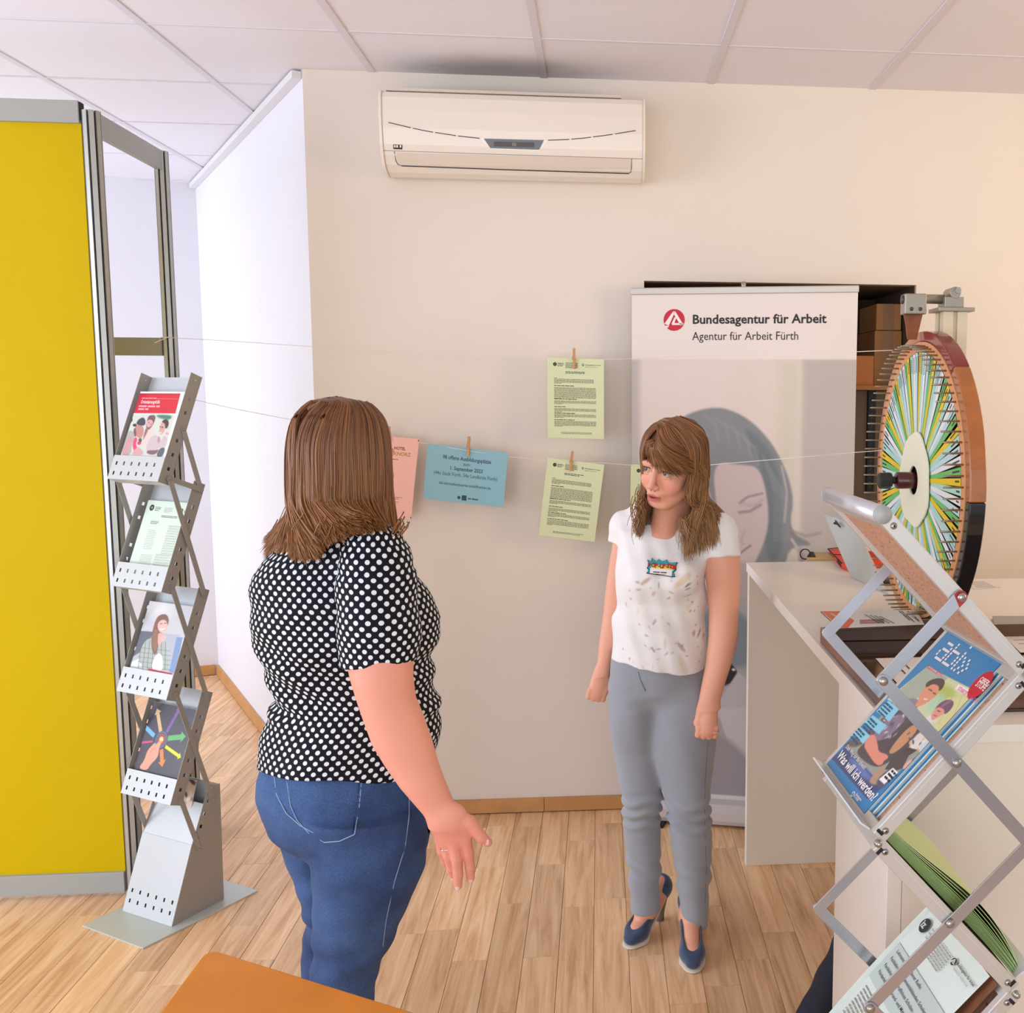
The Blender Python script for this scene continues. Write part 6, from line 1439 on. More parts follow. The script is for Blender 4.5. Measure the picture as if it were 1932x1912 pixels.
def eyes(parent, O, R, look):
    L = lambda r, f, u: O+r*R[0]+f*R[1]+u*R[2]; look = unit(look)
    for s in (-1, 1):
        c = L(s*.031, .0716, -.0006); b = MB(); b.sphere(c, .0130, 18); e = b.build('eye', mat('eye_white', rgb(196, 178, 168), .3, coat=.2), parent)
        a = unit(np.cross(look, (0, 0, 1))); a2 = np.cross(a, look)
        for rad, R_, nm, col in ((.0064, .01312, 'iris', (74, 56, 42)), (.0029, .01330, 'pupil', (10, 8, 8))):
            b = MB(); V = [c+look*R_]; n = 18; m_ = 3
            for j in range(1, m_+1):
                q = math.asin(rad/R_)*j/m_
                V += [c+R_*(math.cos(q)*look+math.sin(q)*(math.cos(2*PI*i/n)*a+math.sin(2*PI*i/n)*a2)) for i in range(n)]
            F_ = [(0, 1+i, 1+(i+1) % n) for i in range(n)]+[(1+(j-1)*n+i, 1+j*n+i, 1+j*n+(i+1) % n, 1+(j-1)*n+(i+1) % n) for j in range(1, m_) for i in range(n)]
            b.add(V, F_, 0, True); b.build(nm, mat(nm+'_colour', rgb(*col), .2, coat=.3), e)
def catmull(G, K):
    "(n, m, 3) control points to (n, K, 3)"
    G = np.asarray(G, float); n, m, _ = G.shape; t = np.linspace(0, m-1.0001, K); i = t.astype(int); f = (t-i)[None, :, None]
    g = lambda j: G[:, np.clip(j, 0, m-1)]
    p0, p1, p2, p3 = g(i-1), g(i), g(i+1), g(i+2)
    return .5*((2*p1)+(-p0+p2)*f+(2*p0-5*p1+4*p2-p3)*f*f+(-p0+3*p1-3*p2+p3)*f**3)
def hair(name, guides, count, parent, m, cols, K=20, thick=.010, wave=.006, curl=None, r0=.0016, seed=1, outward=None, tipfade=.5, freq=2.2, light_tip=None):
    rg = np.random.default_rng(seed); G = np.asarray(guides, float); n = len(G)
    s = rg.uniform(0, n-1.0001, count); i = s.astype(int); t = (s-i)[:, None, None]
    C = G[i]*(1-t)+G[i+1]*t; m_ = C.shape[1]
    cen = outward; prof_ = np.linspace(.35, 1, m_)[None, :, None]
    off = rg.normal(0, 1, (count, 1, 3))*thick*prof_; 
    dirn = C-cen; dirn /= np.linalg.norm(dirn, axis=2, keepdims=True); C = C+off*.45+dirn*rg.uniform(-1, .6, (count, 1, 1))*thick*.5
    P = catmull(C, K); u = np.linspace(0, 1, K)[None, :, None]; lock = np.floor(s*3.7+rg.normal(0, .12, count)); ph = rg.uniform(-.35, .35, (count, 1, 1))+(lock*2.399)[:, None, None]; ax = np.stack([np.cos(lock*1.7), np.sin(lock*1.7), .2*np.cos(lock*3.1)], -1)[:, None, :]+rg.normal(0, .09, (count, 1, 3))
    P = P+wave*u**1.5*np.sin(2*PI*freq*u+ph)*ax
    sh = rg.uniform(-.025, .02, (count, 1, 1)); P[:, :, 2:] += sh*u**2*.9
    R = r0*(1-tipfade*u[..., 0]**3)*np.ones((count, 1))*rg.uniform(.7, 1.25, (count, 1)); R[:, -1] *= .3
    base = np.array([s2l(c) for c in cols]); ci = rg.integers(0, len(cols), count); A = base[ci][:, None, :]*rg.uniform(.75, 1.2, (count, 1, 1))*np.ones((1, K, 1))
    if light_tip is not None: w_ = np.clip((u-.35)*1.6, 0, 1); A = A*(1-w_)+w_*s2l(light_tip)*rg.uniform(.7, 1.15, (count, 1, 1))
    return strands(name, P, R, m, parent, A)

# ---------------------------------------------------------------- woman in white top
W2 = empty('person', (.2, 2.93, 0), 'woman with long light brown hair, white top with name badge, grey trousers and blue heels', 'person')
HO = at(1268, 876, 2.83)
fdir = unit((-.60, -.80, -.20)); tilt = unit((.22, 0, 1.)); HR = frame_from(fdir, tilt)
B2 = Field()
NB = at(1268, 1000, 2.95)                                  # neck base
L2 = head_field(B2, HO, HR)
B2.cone(L2(0, -.022, -.050), NB+(0, 0, .01), .050, .052, .02, None); B2.cone(L2(0, .01, -.08), at(1252, 1000, 2.90), .034, .038, .03)
B2.cone(at(1190, 995, 2.99), at(1262, 990, 2.95), .028, .045, .03); B2.cone(at(1350, 1005, 2.93), at(1272, 990, 2.95), .028, .045, .03)
B2.ell(at(1258, 1030, 2.95), (.100, .062, .06), None, .03)
loft(B2, [(1010, 1176, 1350, 2.95, .07), (1080, 1172, 1322, 2.96, .085), (1180, 1172, 1318, 2.97, .08), (1290, 1165, 1330, 2.98, .085), (1340, 1160, 1335, 2.98, .08)], .03)
for rows in ([(1340, 1160, 1235, 2.99, .055), (1500, 1182, 1238, 3.0, .04), (1700, 1196, 1240, 3.0, .03), (1718, 1196, 1241, 2.995, .030)], [(1340, 1240, 1335, 2.95, .055), (1500, 1262, 1330, 2.95, .042), (1740, 1290, 1330, 2.93, .030), (1758, 1289, 1331, 2.93, .030)]): loft(B2, rows, .02)
# left arm (towards the camera)
armL = [(1010, 1338, 1384, 2.915, .034), (1050, 1331, 1396, 2.905, .040), (1100, 1333, 1396, 2.90, .041), (1150, 1337, 1394, 2.895, .037), (1200, 1337, 1391, 2.885, .036), (1250, 1332, 1381, 2.875, .032), (1290, 1324, 1368, 2.865, .026), (1322, 1318, 1359, 2.86, .022), (1338, 1314, 1360, 2.86, .020)]
loft(B2, armL, .02)
B2.cone(at(1358, 1012, 2.92), at(1362, 1080, 2.905), .038, .042, .02)
armR = [(1000, 1160, 1196, 3.0, .034), (1060, 1150, 1192, 3.02, .038), (1110, 1143, 1184, 3.03, .037), (1160, 1138, 1178, 3.03, .034), (1210, 1131, 1168, 3.02, .030), (1250, 1127, 1156, 3.01, .024), (1275, 1123, 1149, 3.0, .021)]
loft(B2, armR, .02)
# fists
def fist(F, pxc, w, y, thumb_side, spread=1., lean=0.):
    "pxc: (x,y) pixel of the wrist end of the back of the hand; knuckles below; back of the hand towards the camera"
    x, py = pxc; c = at(x, py, y); s = 1.5e-3*spread
    dn = unit((lean, -.10, -1)); rt = unit(np.cross(dn, (0, 1, 0))); rt = rt if rt[0] > 0 else -rt; back = np.array([0, 1, 0.])
    F.cone(c-dn*.01, c+dn*.030, .022*w, .026*w, .012, (back, .72)); F.cone(c+dn*.01, c+dn*.056, .021*w, .029*w, .012, (back, .62))
    kn = []
    for i, o in enumerate((-1.5, -.5, .5, 1.5)):
        p = c+dn*(.058-.003*abs(o))+rt*o*.0165*w*-thumb_side-(0, .004, 0); kn.append(p)
        finger(F, p, dn+rt*o*-.05*-thumb_side, back, (.026*w, .021*w, .016*w), .0098*w, .0078*w, back, .003) if False else finger(F, p, dn, (.35, 1.35, 1.5), (.027*w, .022*w, .016*w), .0100*w, .0080*w, back, .003)
    tb = c+dn*.012+rt*thumb_side*.024*w; F.chain([tb, tb+dn*.030+rt*thumb_side*.006, tb+dn*.052+back*.012-rt*thumb_side*.004, tb+dn*.060+back*.022-rt*thumb_side*.020], [.0125*w, .0105*w, .0095*w, .008*w], .006)
    return kn
kL = fist(B2, (1337, 1338), 1.0, 2.858, -1, lean=-.08)
kR = fist(B2, (1134, 1272), .88, 3.0, 1, lean=-.22)
# feet
def foot(F, heel, toe, hz=.085, ank=None):
    heel = np.array(heel, float); toe = np.array(toe, float); d = unit(toe-heel); L_ = np.linalg.norm(toe-heel)
    ball = heel+d*L_*.70+(0, 0, .030); H = heel+(0, 0, hz+.030); side = unit(np.cross(d, (0, 0, 1)))
    F.cone(H, ball, .029, .027, .02); F.cone(ball, toe-d*.03+(0, 0, .020), .027, .016, .015, ((0, 0, 1.), .8)); F.ell(H+(0, 0, .0), (.028, .030, .034), None, .02)
    F.cone(ank, H*.7+ball*.3+(0, 0, .004), .026, .028, .03)
hR, tR = np.array([.185, 3.085, 0]), np.array([.068, 2.905, 0]); hL, tL = np.array([.268, 2.985, 0]), np.array([.260, 2.755, 0])
ankR = at(1219, 1718, 3.0); ankL = at(1310, 1758, 2.945)
foot(B2, hR, tR, .078, ankR); foot(B2, hL, tL, .078, ankL)
P, F_ = B2.mesh((-.19, 2.62, .0), (.50, 3.16, 1.63), .0028, smooth=1)
body2 = net_obj('body', P, F_, skinm, W2, color=face_tint(P, HO, HR, SK))
eyes(body2, HO, HR, (-.72, -.66, .02))
b = MB(); b.sphere(L2(0, .084, -.0705), (.010, .005, .0035), 10); b.build('teeth', mat('teeth_white', rgb(222, 208, 196), .3), body2)
# eyelashes
for s in (-1, 1):
    b = MB(); b.tube([L2(s*(.031+.0165*math.sin(a)), .0862-.009*abs(math.sin(a))**2, -.0006+.0082*math.cos(a)) for a in np.linspace(-1.3, 1.3, 9)], .0011, 5); b.build('eyelash', mat('lash', rgb(36, 24, 22), .6), body2)
# top
T2 = Field()
loft(T2, [(985, 1196, 1345, 2.95, .062), (1000, 1172, 1368, 2.95, .078), (1040, 1163, 1348, 2.945, .098), (1075, 1163, 1334, 2.94, .118), (1095, 1164, 1331, 2.94, .122), (1130, 1161, 1332, 2.95, .110), (1180, 1158, 1333, 2.955, .105), (1230, 1153, 1331, 2.96, .118), (1290, 1149, 1329, 2.965, .124)], .02)
T2.cone(at(1206, 972, 2.965), at(1176, 992, 2.99), .034, .040, .03); T2.cone(at(1322, 980, 2.935), at(1360, 1004, 2.925), .038, .047, .03)
def sleeve(F, a, b, ra, rb, p, n, k=.015):
    q = Field(); q.cone(a, b, ra, rb, .01); q.cut(p, n, .003); F.custom(q.eval, k)
sleeve(T2, at(1354, 1004, 2.92), at(1366, 1090, 2.903), .058, .057, at(1364, 1051, 2.86), (.06, -.22, -1))
sleeve(T2, at(1182, 996, 3.0), at(1172, 1080, 3.02), .050, .051, at(1160, 1027, 3.0), (-.45, -.15, -1))
for px, py, y in ((1217, 1086, 2.865), (1283, 1088, 2.845)): T2.ell(at(px, py, y), (.052, .045, .05), None, .04)
def planecut(F, pts, keep, k=.002):
    p0, p1, p2 = [np.array(p) for p in pts]; n = unit(np.cross(p1-p0, p2-p0)); n = n if (np.array(keep)-p0)@n < 0 else -n; F.cut(p0, n, k); return p0, n
planecut(T2, [at(1150, 1243, 2.97), at(1328, 1272, 2.95), at(1235, 1268, 2.84)], at(1240, 1100, 2.95))
# round neckline
nc = at(1257, 955, 2.90); T2.ell(nc, (.060, .085, .060), None, .006, sub=True)
def fold2(P):
    x, y, z = P.T
    return .0022*np.sin(38*z+14*x+3*np.sin(9*x))*np.clip((1.35-z)*4, 0, 1)+.0030*np.sin(70*(x*.8+z*.45)+2*np.sin(12*z))*np.clip(1-np.abs(z-1.02)*5, 0, 1)+.0012*np.sin(120*x+30*z)
P, F_ = T2.mesh((-.16, 2.70, .86), (.48, 3.12, 1.50), .0036, fold2, 1)
rt2 = np.random.default_rng(4); C = np.tile(s2l((240, 236, 234)), (len(P), 1))
def specks(cen, rad, col, op, stretch=None):
    global C
    rad = rad*.62; op = op*.8
    d = P-cen; 
    if stretch is not None: d = d-np.outer(d@stretch, stretch)*.72
    w_ = np.clip(1.3-np.linalg.norm(d, axis=1)/rad, 0, 1)*op; w_ = np.clip(w_*2, 0, op)[:, None]; C = C*(1-w_)+w_*s2l(col)
zz = [(1217, 1098, .009, (190, 140, 110)), (1205, 1113, .006, (196, 160, 150)), (1234, 1118, .007, (200, 160, 150)), (1188, 1114, .005, (200, 165, 155)), (1290, 1095, .016, (226, 196, 150)), (1298, 1105, .006, (140, 116, 96)), (1317, 1104, .006, (110, 88, 74)), (1296, 1113, .005, (130, 110, 92)), (1262, 1129, .004, (120, 96, 84)), (1286, 1222, .009, (186, 140, 120)), (1318, 1195, .007, (150, 104, 90)), (1326, 1200, .007, (140, 96, 84)), (1310, 1197, .006, (170, 124, 100)), (1255, 1216, .008, (222, 200, 190)), (1232, 1226, .005, (140, 120, 110)), (1205, 1150, .007, (232, 216, 170)), (1300, 1145, .010, (236, 212, 170)), (1288, 1255, .016, (232, 212, 190)), (1232, 1258, .005, (170, 160, 150)), (1182, 1140, .004, (180, 170, 160)), (1290, 1130, .004, (130, 110, 96)), (1306, 1136, .004, (120, 100, 90)), (1214, 1260, .004, (170, 150, 140)), (1249, 1163, .004, (200, 196, 190))]
for px, py, rad, col in zz: specks(hit(T2, px, py), rad, col, .85, unit((rt2.uniform(-1, 1), 0, rt2.uniform(.3, 1))))
for _ in range(46):
    px, py = rt2.uniform(1165, 1328), rt2.uniform(1085, 1262); specks(hit(T2, px, py), rt2.uniform(.0028, .0048), [(150, 130, 116), (196, 160, 140), (110, 96, 88)][rt2.integers(3)], .75, unit((rt2.uniform(-1, 1), 0, rt2.uniform(-1, 1))))
topm = attr_mat('white_blouse', 'tint', .7, bump=.12, bscale=500, sheen=.2)
top2 = net_obj('blouse', P, F_, topm, W2, color=C)
# trousers
J2 = Field()
loft(J2, [(1225, 1156, 1328, 2.965, .100), (1265, 1151, 1334, 2.965, .108), (1295, 1148, 1341, 2.968, .106), (1320, 1156, 1340, 2.97, .088), (1345, 1180, 1310, 2.98, .055), (1370, 1210, 1260, 2.98, .03)], .035)
legR = [(1262, 1165, 1230, 2.972, .05), (1300, 1150, 1246, 2.972, .090), (1330, 1148, 1244, 2.975, .094), (1370, 1150, 1243, 2.982, .086), (1410, 1157, 1243, 2.99, .074), (1450, 1164, 1245, 2.985, .066), (1490, 1171, 1248, 2.975, .060), (1512, 1175, 1249, 2.97, .060), (1535, 1174, 1246, 2.985, .055), (1570, 1176, 1247, 2.995, .055), (1620, 1182, 1247, 3.0, .050), (1660, 1188, 1245, 3.0, .044), (1690, 1191, 1245, 3.0, .042), (1718, 1190, 1246, 2.995, .042)]
legL = [(1262, 1240, 1320, 2.96, .05), (1300, 1226, 1342, 2.958, .092), (1330, 1222, 1352, 2.955, .098), (1370, 1224, 1352, 2.95, .092), (1410, 1229, 1350, 2.945, .080), (1450, 1240, 1346, 2.94, .070), (1490, 1251, 1341, 2.93, .062), (1515, 1257, 1339, 2.92, .060), (1540, 1261, 1341, 2.93, .056), (1590, 1266, 1343, 2.935, .056), (1640, 1274, 1342, 2.935, .050), (1690, 1281, 1339, 2.93, .045), (1725, 1285, 1335, 2.925, .042), (1752, 1284, 1335, 2.925, .042)]
loft(J2, legR, .02); loft(J2, legL, .02)
J2.ell(at(1225, 1330, 3.05), (.07, .05, .07), None, .04); J2.ell(at(1300, 1330, 3.03), (.07, .05, .07), None, .04)
planecut(J2, [at(1190, 1706, 2.96), at(1247, 1706, 2.96), at(1218, 1716, 2.90)], at(1220, 1300, 2.95)) if False else None
def fold_t(P):
    x, y, z = P.T; kn = np.exp(-((z-.42)/.055)**2); an = np.exp(-((z-.20)/.06)**2); hp = .4*np.exp(-((z-.80)/.06)**2)
    return .0055*kn*np.sin(150*z+22*x+2.5*np.sin(30*x))+.0050*an*np.sin(75*z+38*x+2*np.sin(24*z))+.0022*hp*np.sin(120*z+35*np.abs(x-.15))+.0010*np.sin(60*x+20*z)
P, F_ = J2.mesh((-.13, 2.80, .06), (.45, 3.14, 1.02), .0036, fold_t, 1)
trm = mat('grey_trousers', rgb(150, 154, 162), .8, bump=.25, bscale=900, var=.03, vscale=8, sheen=.3)
tro = net_obj('trousers', P, F_, trm, W2)
sm = mat('seam_grey', rgb(112, 114, 122), .8)
b = MB(); b.tube(hline(J2, [(1204, 1268), (1209, 1285), (1218, 1305)], .0004), .0011, 5); b.build('fly_seam', sm, tro)
b = MB(); b.tube(hline(J2, [(1330, 1330), (1336, 1400), (1330, 1480), (1330, 1560), (1333, 1640), (1330, 1720)], .0004), .0008, 5); b.build('side_seam', sm, tro)
# shoes
shm = mat('navy_suede', rgb(46, 66, 96), .75, bump=.3, bscale=700, sheen=.4, var=.1, vscale=40); solem = mat('cream_sole', rgb(214, 204, 186), .6); heelm = mat('stacked_heel', rgb(122, 108, 98), .6, var=.15, vscale=60)
def pump(heel, toe, hz=.078):
    d = unit(toe-heel); L_ = np.linalg.norm(toe-heel); side = unit(np.cross(d, (0, 0, 1))); up = np.array([0, 0, 1.])
    ball = heel+d*L_*.70+up*.031; H = heel+up*(hz+.030)
    S = Field(); S.cone(H+up*.004, ball+up*.001, .0335, .0335, .015); S.cone(ball, toe-d*.032+up*.024, .0345, .023, .02, (up, .82)); S.ell(H, (.034, .036, .040), None, .015)
    # opening in plan: a long oval over the instep, walls stay round it; the rim slopes from the heel down to the toe box
    oc = heel+d*L_*.40
    def opening(P):
        q = P-oc; a_ = q@d; b_ = q@side; e = (np.abs(a_/(L_*.37))**3+np.abs(b_/.0262)**3)**(1/3); return np.maximum((e-1)*.026, (H[2]-.034-(a_+L_*.40)*.32)-P[:, 2])
    S.custom(opening, .003, sub=True)
    pn_ = unit(np.cross(side, (ball+up*.030)-(H+up*.034))); pn_ = pn_ if pn_[2] > 0 else -pn_; S.cut(H+up*.034, pn_, .004)
    S.cut(heel+up*.0042, -up, .002)
    # hollow under the arch
    n = unit(np.cross(side, unit(ball-H))); n = n if n[2] > 0 else -n
    S.cut(H-up*.030-n*.0, -n*1.0, .004) if False else None
    lo = np.minimum(heel, toe)-.055; hi = np.maximum(heel, toe)+.055; lo[2] = -.002; hi[2] = .20
    P, F_ = S.mesh(lo, hi, .0026, None, 1); o = net_obj('shoe', P, F_, shm, W2)
    so = Field(); so.cone(ball-up*.026, toe-d*.03+up*.005, .031, .024, .01, (up, .28)); so.cut(up*.0, -up, .001); so.cone(ball-up*.026, H-up*.034, .031, .022, .01, (up, .25))
    P, F_ = so.mesh(lo, hi, .0028, None, 1); net_obj('sole', P, F_, solem, o)
    b = MB(); hb = heel+d*.006; q0 = H-up*.030+d*.004; b.tube([np.array([hb[0], hb[1], .0]), np.array([hb[0], hb[1], .02]), q0*.5+hb*.5, q0], [.0135, .0135, .0155, .024], 16); b.build('heel', heelm, o)
pump(hR, tR); pump(hL, tL)
# name badge
bc = [hit(T2, *p, lift=.0035) for p in ((1222, 1056), (1276, 1058), (1275, 1089), (1221, 1084))]
ctr = sum(bc)/4; ux_ = (bc[1]-bc[0]+bc[2]-bc[3])/2; uy_ = (bc[3]-bc[0]+bc[2]-bc[1])/2; uy_ = uy_-unit(ux_)*(uy_@unit(ux_)); nn_ = unit(np.cross(uy_, ux_)); ctr = ctr+nn_*.004
SB = Sheet(ctr-ux_/2-uy_/2, ux_, uy_)
bg_ = empty('name_badge', ctr, 'colourful comic-style name badge with red lettering pinned on the white top', 'badge')
def bp(px, py): return SB.uv(px, py)
teal = mat('badge_teal', rgb(40, 158, 170), .35); dkb = mat('badge_outline', rgb(24, 24, 40), .4)
star = [(1221, 1056), (1229, 1060), (1230, 1053), (1239, 1060), (1243, 1055), (1250, 1060), (1258, 1056), (1262, 1062), (1279, 1061), (1275, 1068), (1276, 1076), (1271, 1080), (1274, 1089), (1262, 1088), (1219, 1082), (1224, 1076), (1220, 1072), (1225, 1066)]
m = MB(); pl_ = [SB.p(*bp(*q), 0) for q in star]; m.prism(pl_[::-1] if np.cross(pl_[1]-pl_[0], pl_[2]-pl_[1])@SB.n > 0 else pl_, -SB.n*.002); m.build('plate', dkb, bg_)
m = MB(); cc_ = np.mean(star, 0); SB.poly(m, [bp(*(cc_+(np.array(q)-cc_)*.94)) for q in star], 0, .0005); SB.poly(m, [bp(*q) for q in ((1229, 1066), (1270, 1068), (1270, 1078), (1228, 1076))], 1, .0008)
SB.poly(m, [bp(*q) for q in ((1227, 1072), (1268, 1076), (1267, 1088), (1226, 1082))], 2, .0011)
for i in range(5): SB.disc(m, *bp(1264+i % 2*3, 1069+i*2), .0009, 3, .0012)
m.build('print', [teal, mat('badge_yellow', rgb(238, 206, 90), .4), whm, mat('badge_lime', rgb(150, 190, 60), .4)], bg_)
m = MB(); u_, v_ = bp(1222, 1069); u1, _ = bp(1275, 1070)
for k_, (ch, dx, dy, sz) in enumerate((('P', 0, .0, 1.0), ('O', .13, -.001, 1.05), ('P', .27, .001, 1.1), ('-', .40, 0, 1), ('U', .46, .001, 1.15), ('P', .58, .0005, 1.05), ('-', .70, 0, 1), ('S', .74, -.001, 1.1), ('T', .82, .0, 1.0), ('O', .88, .001, 1.0), ('R', .95, .001, .95), ('E', 1.02, .0, .9))):
    SB.text(m, ch, u_+(u1-u_)*dx*.93, v_+dy+.0018, .0165*sz, 0, .05, lift=.0016, sx=.8); SB.text(m, ch, u_+(u1-u_)*dx*.93, v_+dy+.0014, .0158*sz, 1, .02, lift=.0021, sx=.8)
m.build('lettering', [dkb, mat('badge_red', rgb(214, 40, 34), .4)], bg_)
m = MB(); u_, v_ = bp(1230, 1079); SB.lines(m, u_+.004, u_+.045, v_-.0005, 1, 0, .0030, 0, random.Random(1), .0016, 1); SB.lines(m, u_+.010, u_+.040, v_+.006, 1, 0, .0014, 0, random.Random(2), .0016, 1); m.build('small_print', inkd, bg_)
# jewellery
er = L2(-.079, .0, -.040); b = MB(); b.tube([er+np.array([.0, .006*math.cos(t), .006*math.sin(t)]) for t in np.linspace(0, 2*PI, 14)], .0013, 6, caps=False); b.sphere(er+(0, -.004, -.005), .0025, 6); b.build('earring', mat('gold', rgb(226, 190, 120), .2, metal=1), W2)
b = MB(); nk = at(1247, 975, 2.845); b.tube([L2(.045, .012, -.085), at(1236, 970, 2.85), nk, at(1258, 972, 2.85), L2(-.050, .0, -.085)], .0006, 5); b.sphere(nk, .0022, 6); b.build('necklace', mat('gold', (0, 0, 0)), W2)
rg_ = kL[3]+np.array([0, -.001, -.010]); b = MB(); b.tube([rg_+np.array([.0108*math.cos(t), .0108*math.sin(t), 0]) for t in np.linspace(0, 2*PI, 18)], .0012, 6, caps=False); b.sphere(rg_+(-.003, -.0115, 0), .0022, 6); b.sphere(rg_+(.003, -.0112, 0), .0022, 6); b.build('finger_ring', mat('silver', rgb(220, 220, 224), .15, metal=1), W2)
# hair: base volume and strands
def capfield(L, R, extra=None):
    H = Field(); H.ell(L(0, -.012, .032), (.083, .100, .092), R, .01); return H
HF = capfield(L2, HR)
HF.ell(L2(0, -.045, -.04), (.075, .055, .075), HR, .03)
HF.ell(L2(0, .088, -.030), (.070, .075, .085), HR, .008, sub=True)        # leave the face free
HF.ell(L2(-.075, .035, -.045), (.03, .05, .05), HR, .01, sub=True)
P, F_ = HF.mesh(HO-.14, HO+.14, .004, None, 1); hb2 = net_obj('hair', P, F_, hairm, W2, color=np.tile(s2l((86, 54, 36)), (len(P), 1)))
cols = [(128, 82, 48), (144, 94, 56), (108, 68, 42), (166, 114, 68), (150, 100, 58)]
def ringp(s, phi, u, k=1., rr=.084, rf=.098): return L2(s*rr*k*math.sin(phi), -.008+rf*k*math.cos(phi), u)
def top_of(L, r, f, a=.083, b=.100, c=.092): return L(r, f, .032+(c+.003)*math.sqrt(max(.02, 1-((f+.012)/b)**2-(r/a)**2)))
part_ = lambda t: top_of(L2, .010, .072-.140*t)
gL, gR = [], []
# her right side (image left)
endsR = [(at(1204, 950, 2.80), at(1197, 998, 2.83)), (at(1209, 955, 2.82), at(1205, 1002, 2.85)), (at(1218, 960, 2.87), at(1212, 1000, 2.88)), (at(1225, 965, 2.93), at(1215, 996, 2.95)), (at(1240, 965, 2.99), at(1232, 990, 3.01)), (at(1262, 965, 3.02), at(1256, 1000, 3.04))]
for i, (e0, e1) in enumerate(endsR):
    t = i/5; phi = math.radians(30+150*t)
    gR.append([part_(t*.95), ringp(1, phi*.85+.1, .112, .62), ringp(1, phi*.9+.08, .082, .93), ringp(1, phi, .034, 1.05), ringp(1, phi, -.025, .98), ringp(1, phi, -.065, .94), e0*.6+ringp(1, phi, -.125, .96)*.4, e1])
hair('hair_strands', gR, 800, hb2, hairm, cols, thick=.006, wave=.006, r0=.0015, seed=3, outward=HO, light_tip=(156, 114, 76), K=24, freq=2.2)
# her left side: swept fringe passes above the ear, then long waves in front of the shoulder
endsL = [(at(1312, 975, 2.83), at(1296, 1035, 2.81)), (at(1326, 975, 2.83), at(1300, 1042, 2.80)), (at(1340, 970, 2.85), at(1325, 1030, 2.83)), (at(1354, 950, 2.89), at(1358, 1018, 2.87)), (at(1368, 960, 2.94), at(1382, 1002, 2.92)), (at(1345, 965, 3.0), at(1360, 1000, 3.0)), (at(1310, 970, 3.03), at(1310, 1020, 3.05)), (at(1280, 970, 3.04), at(1275, 1005, 3.05))]
for i, (e0, e1) in enumerate(endsL):
    t = i/7
    if i < 3: mid = [L2(-.012-.006*i, .098-.02*i, .078+.008*i), L2(-.046, .090-.022*i, .040+.018*i), L2(-.080, .040-.02*i, .012+.014*i), L2(-.093, -.022, -.030), L2(-.094, -.020, -.075)]
    else:
        phi = math.radians(68+112*(i-3)/4); mid = [ringp(-1, phi*.85, .112, .62), ringp(-1, phi, .072, .98), ringp(-1, phi, .015, 1.06), ringp(-1, phi, -.035, 1.06), ringp(-1, phi, -.080, 1.05)]
    gL.append([part_(min(1, t*1.02))]+mid+[e0*.6+ringp(-1, math.radians(68+112*max(0, i-2)/5), -.13, 1.0)*.4, e1])
hair('hair_strands', gL, 1700, hb2, hairm, cols, thick=.011, wave=.010, r0=.0016, seed=4, outward=HO, light_tip=(176, 132, 84), K=28, freq=2.6)
# fringe over the forehead
gF = [[part_(.0), L2(.010, .098, .094), L2(.018, .100, .088), L2(.026, .098, .080), L2(.034, .094, .070)], [part_(.0), L2(.004, .106, .082), L2(.002, .109, .064), L2(.000, .108, .048), L2(-.004, .106, .036)],
      [part_(.0), L2(-.002, .106, .082), L2(-.008, .109, .060), L2(-.016, .107, .042), L2(-.026, .101, .028)],
      [part_(.03), L2(-.008, .105, .082), L2(-.020, .106, .058), L2(-.038, .097, .036), L2(-.052, .086, .021)], [part_(.06), L2(-.014, .103, .084), L2(-.036, .098, .060), L2(-.060, .079, .036), L2(-.078, .046, .016)], [part_(.1), L2(-.022, .098, .088), L2(-.050, .087, .066), L2(-.074, .060, .042), L2(-.088, .026, .014)]]
hair('fringe', gF, 520, hb2, hairm, cols, thick=.0045, wave=.001, r0=.0013, seed=6, outward=HO, K=16)
# curls at the ends
rc_ = np.random.default_rng(9); PC = []
for c0_, n_, rr_ in ((at(1199, 985, 2.80), 20, .014), (at(1208, 965, 2.81), 12, .012), (at(1300, 1020, 2.80), 26, .016), (at(1322, 1000, 2.82), 18, .016), (at(1290, 1010, 2.80), 14, .014)):
    for _ in range(n_):
        a0 = rc_.uniform(0, 2*PI); c_ = c0_+rc_.normal(0, .004, 3); th = np.linspace(0, rc_.uniform(2.5, 5.2), 16); ra = rr_*rc_.uniform(.7, 1.2)*(1-.25*th/5)
        PC.append(np.stack([c_[0]+ra*np.cos(a0+th), c_[1]+.4*ra*np.sin(a0+th*.7), c_[2]+.055-.022*th+ra*.8*np.sin(a0+th)], 1))
PC = np.array(PC); ccl = np.array([s2l(c) for c in ((156, 110, 70), (176, 132, 88), (132, 90, 56))])[rc_.integers(0, 3, len(PC))]
strands('curls', PC, np.tile(.0014*np.linspace(1, .4, 16), (len(PC), 1)), hairm, hb2, np.repeat(ccl[:, None, :], 16, 1))
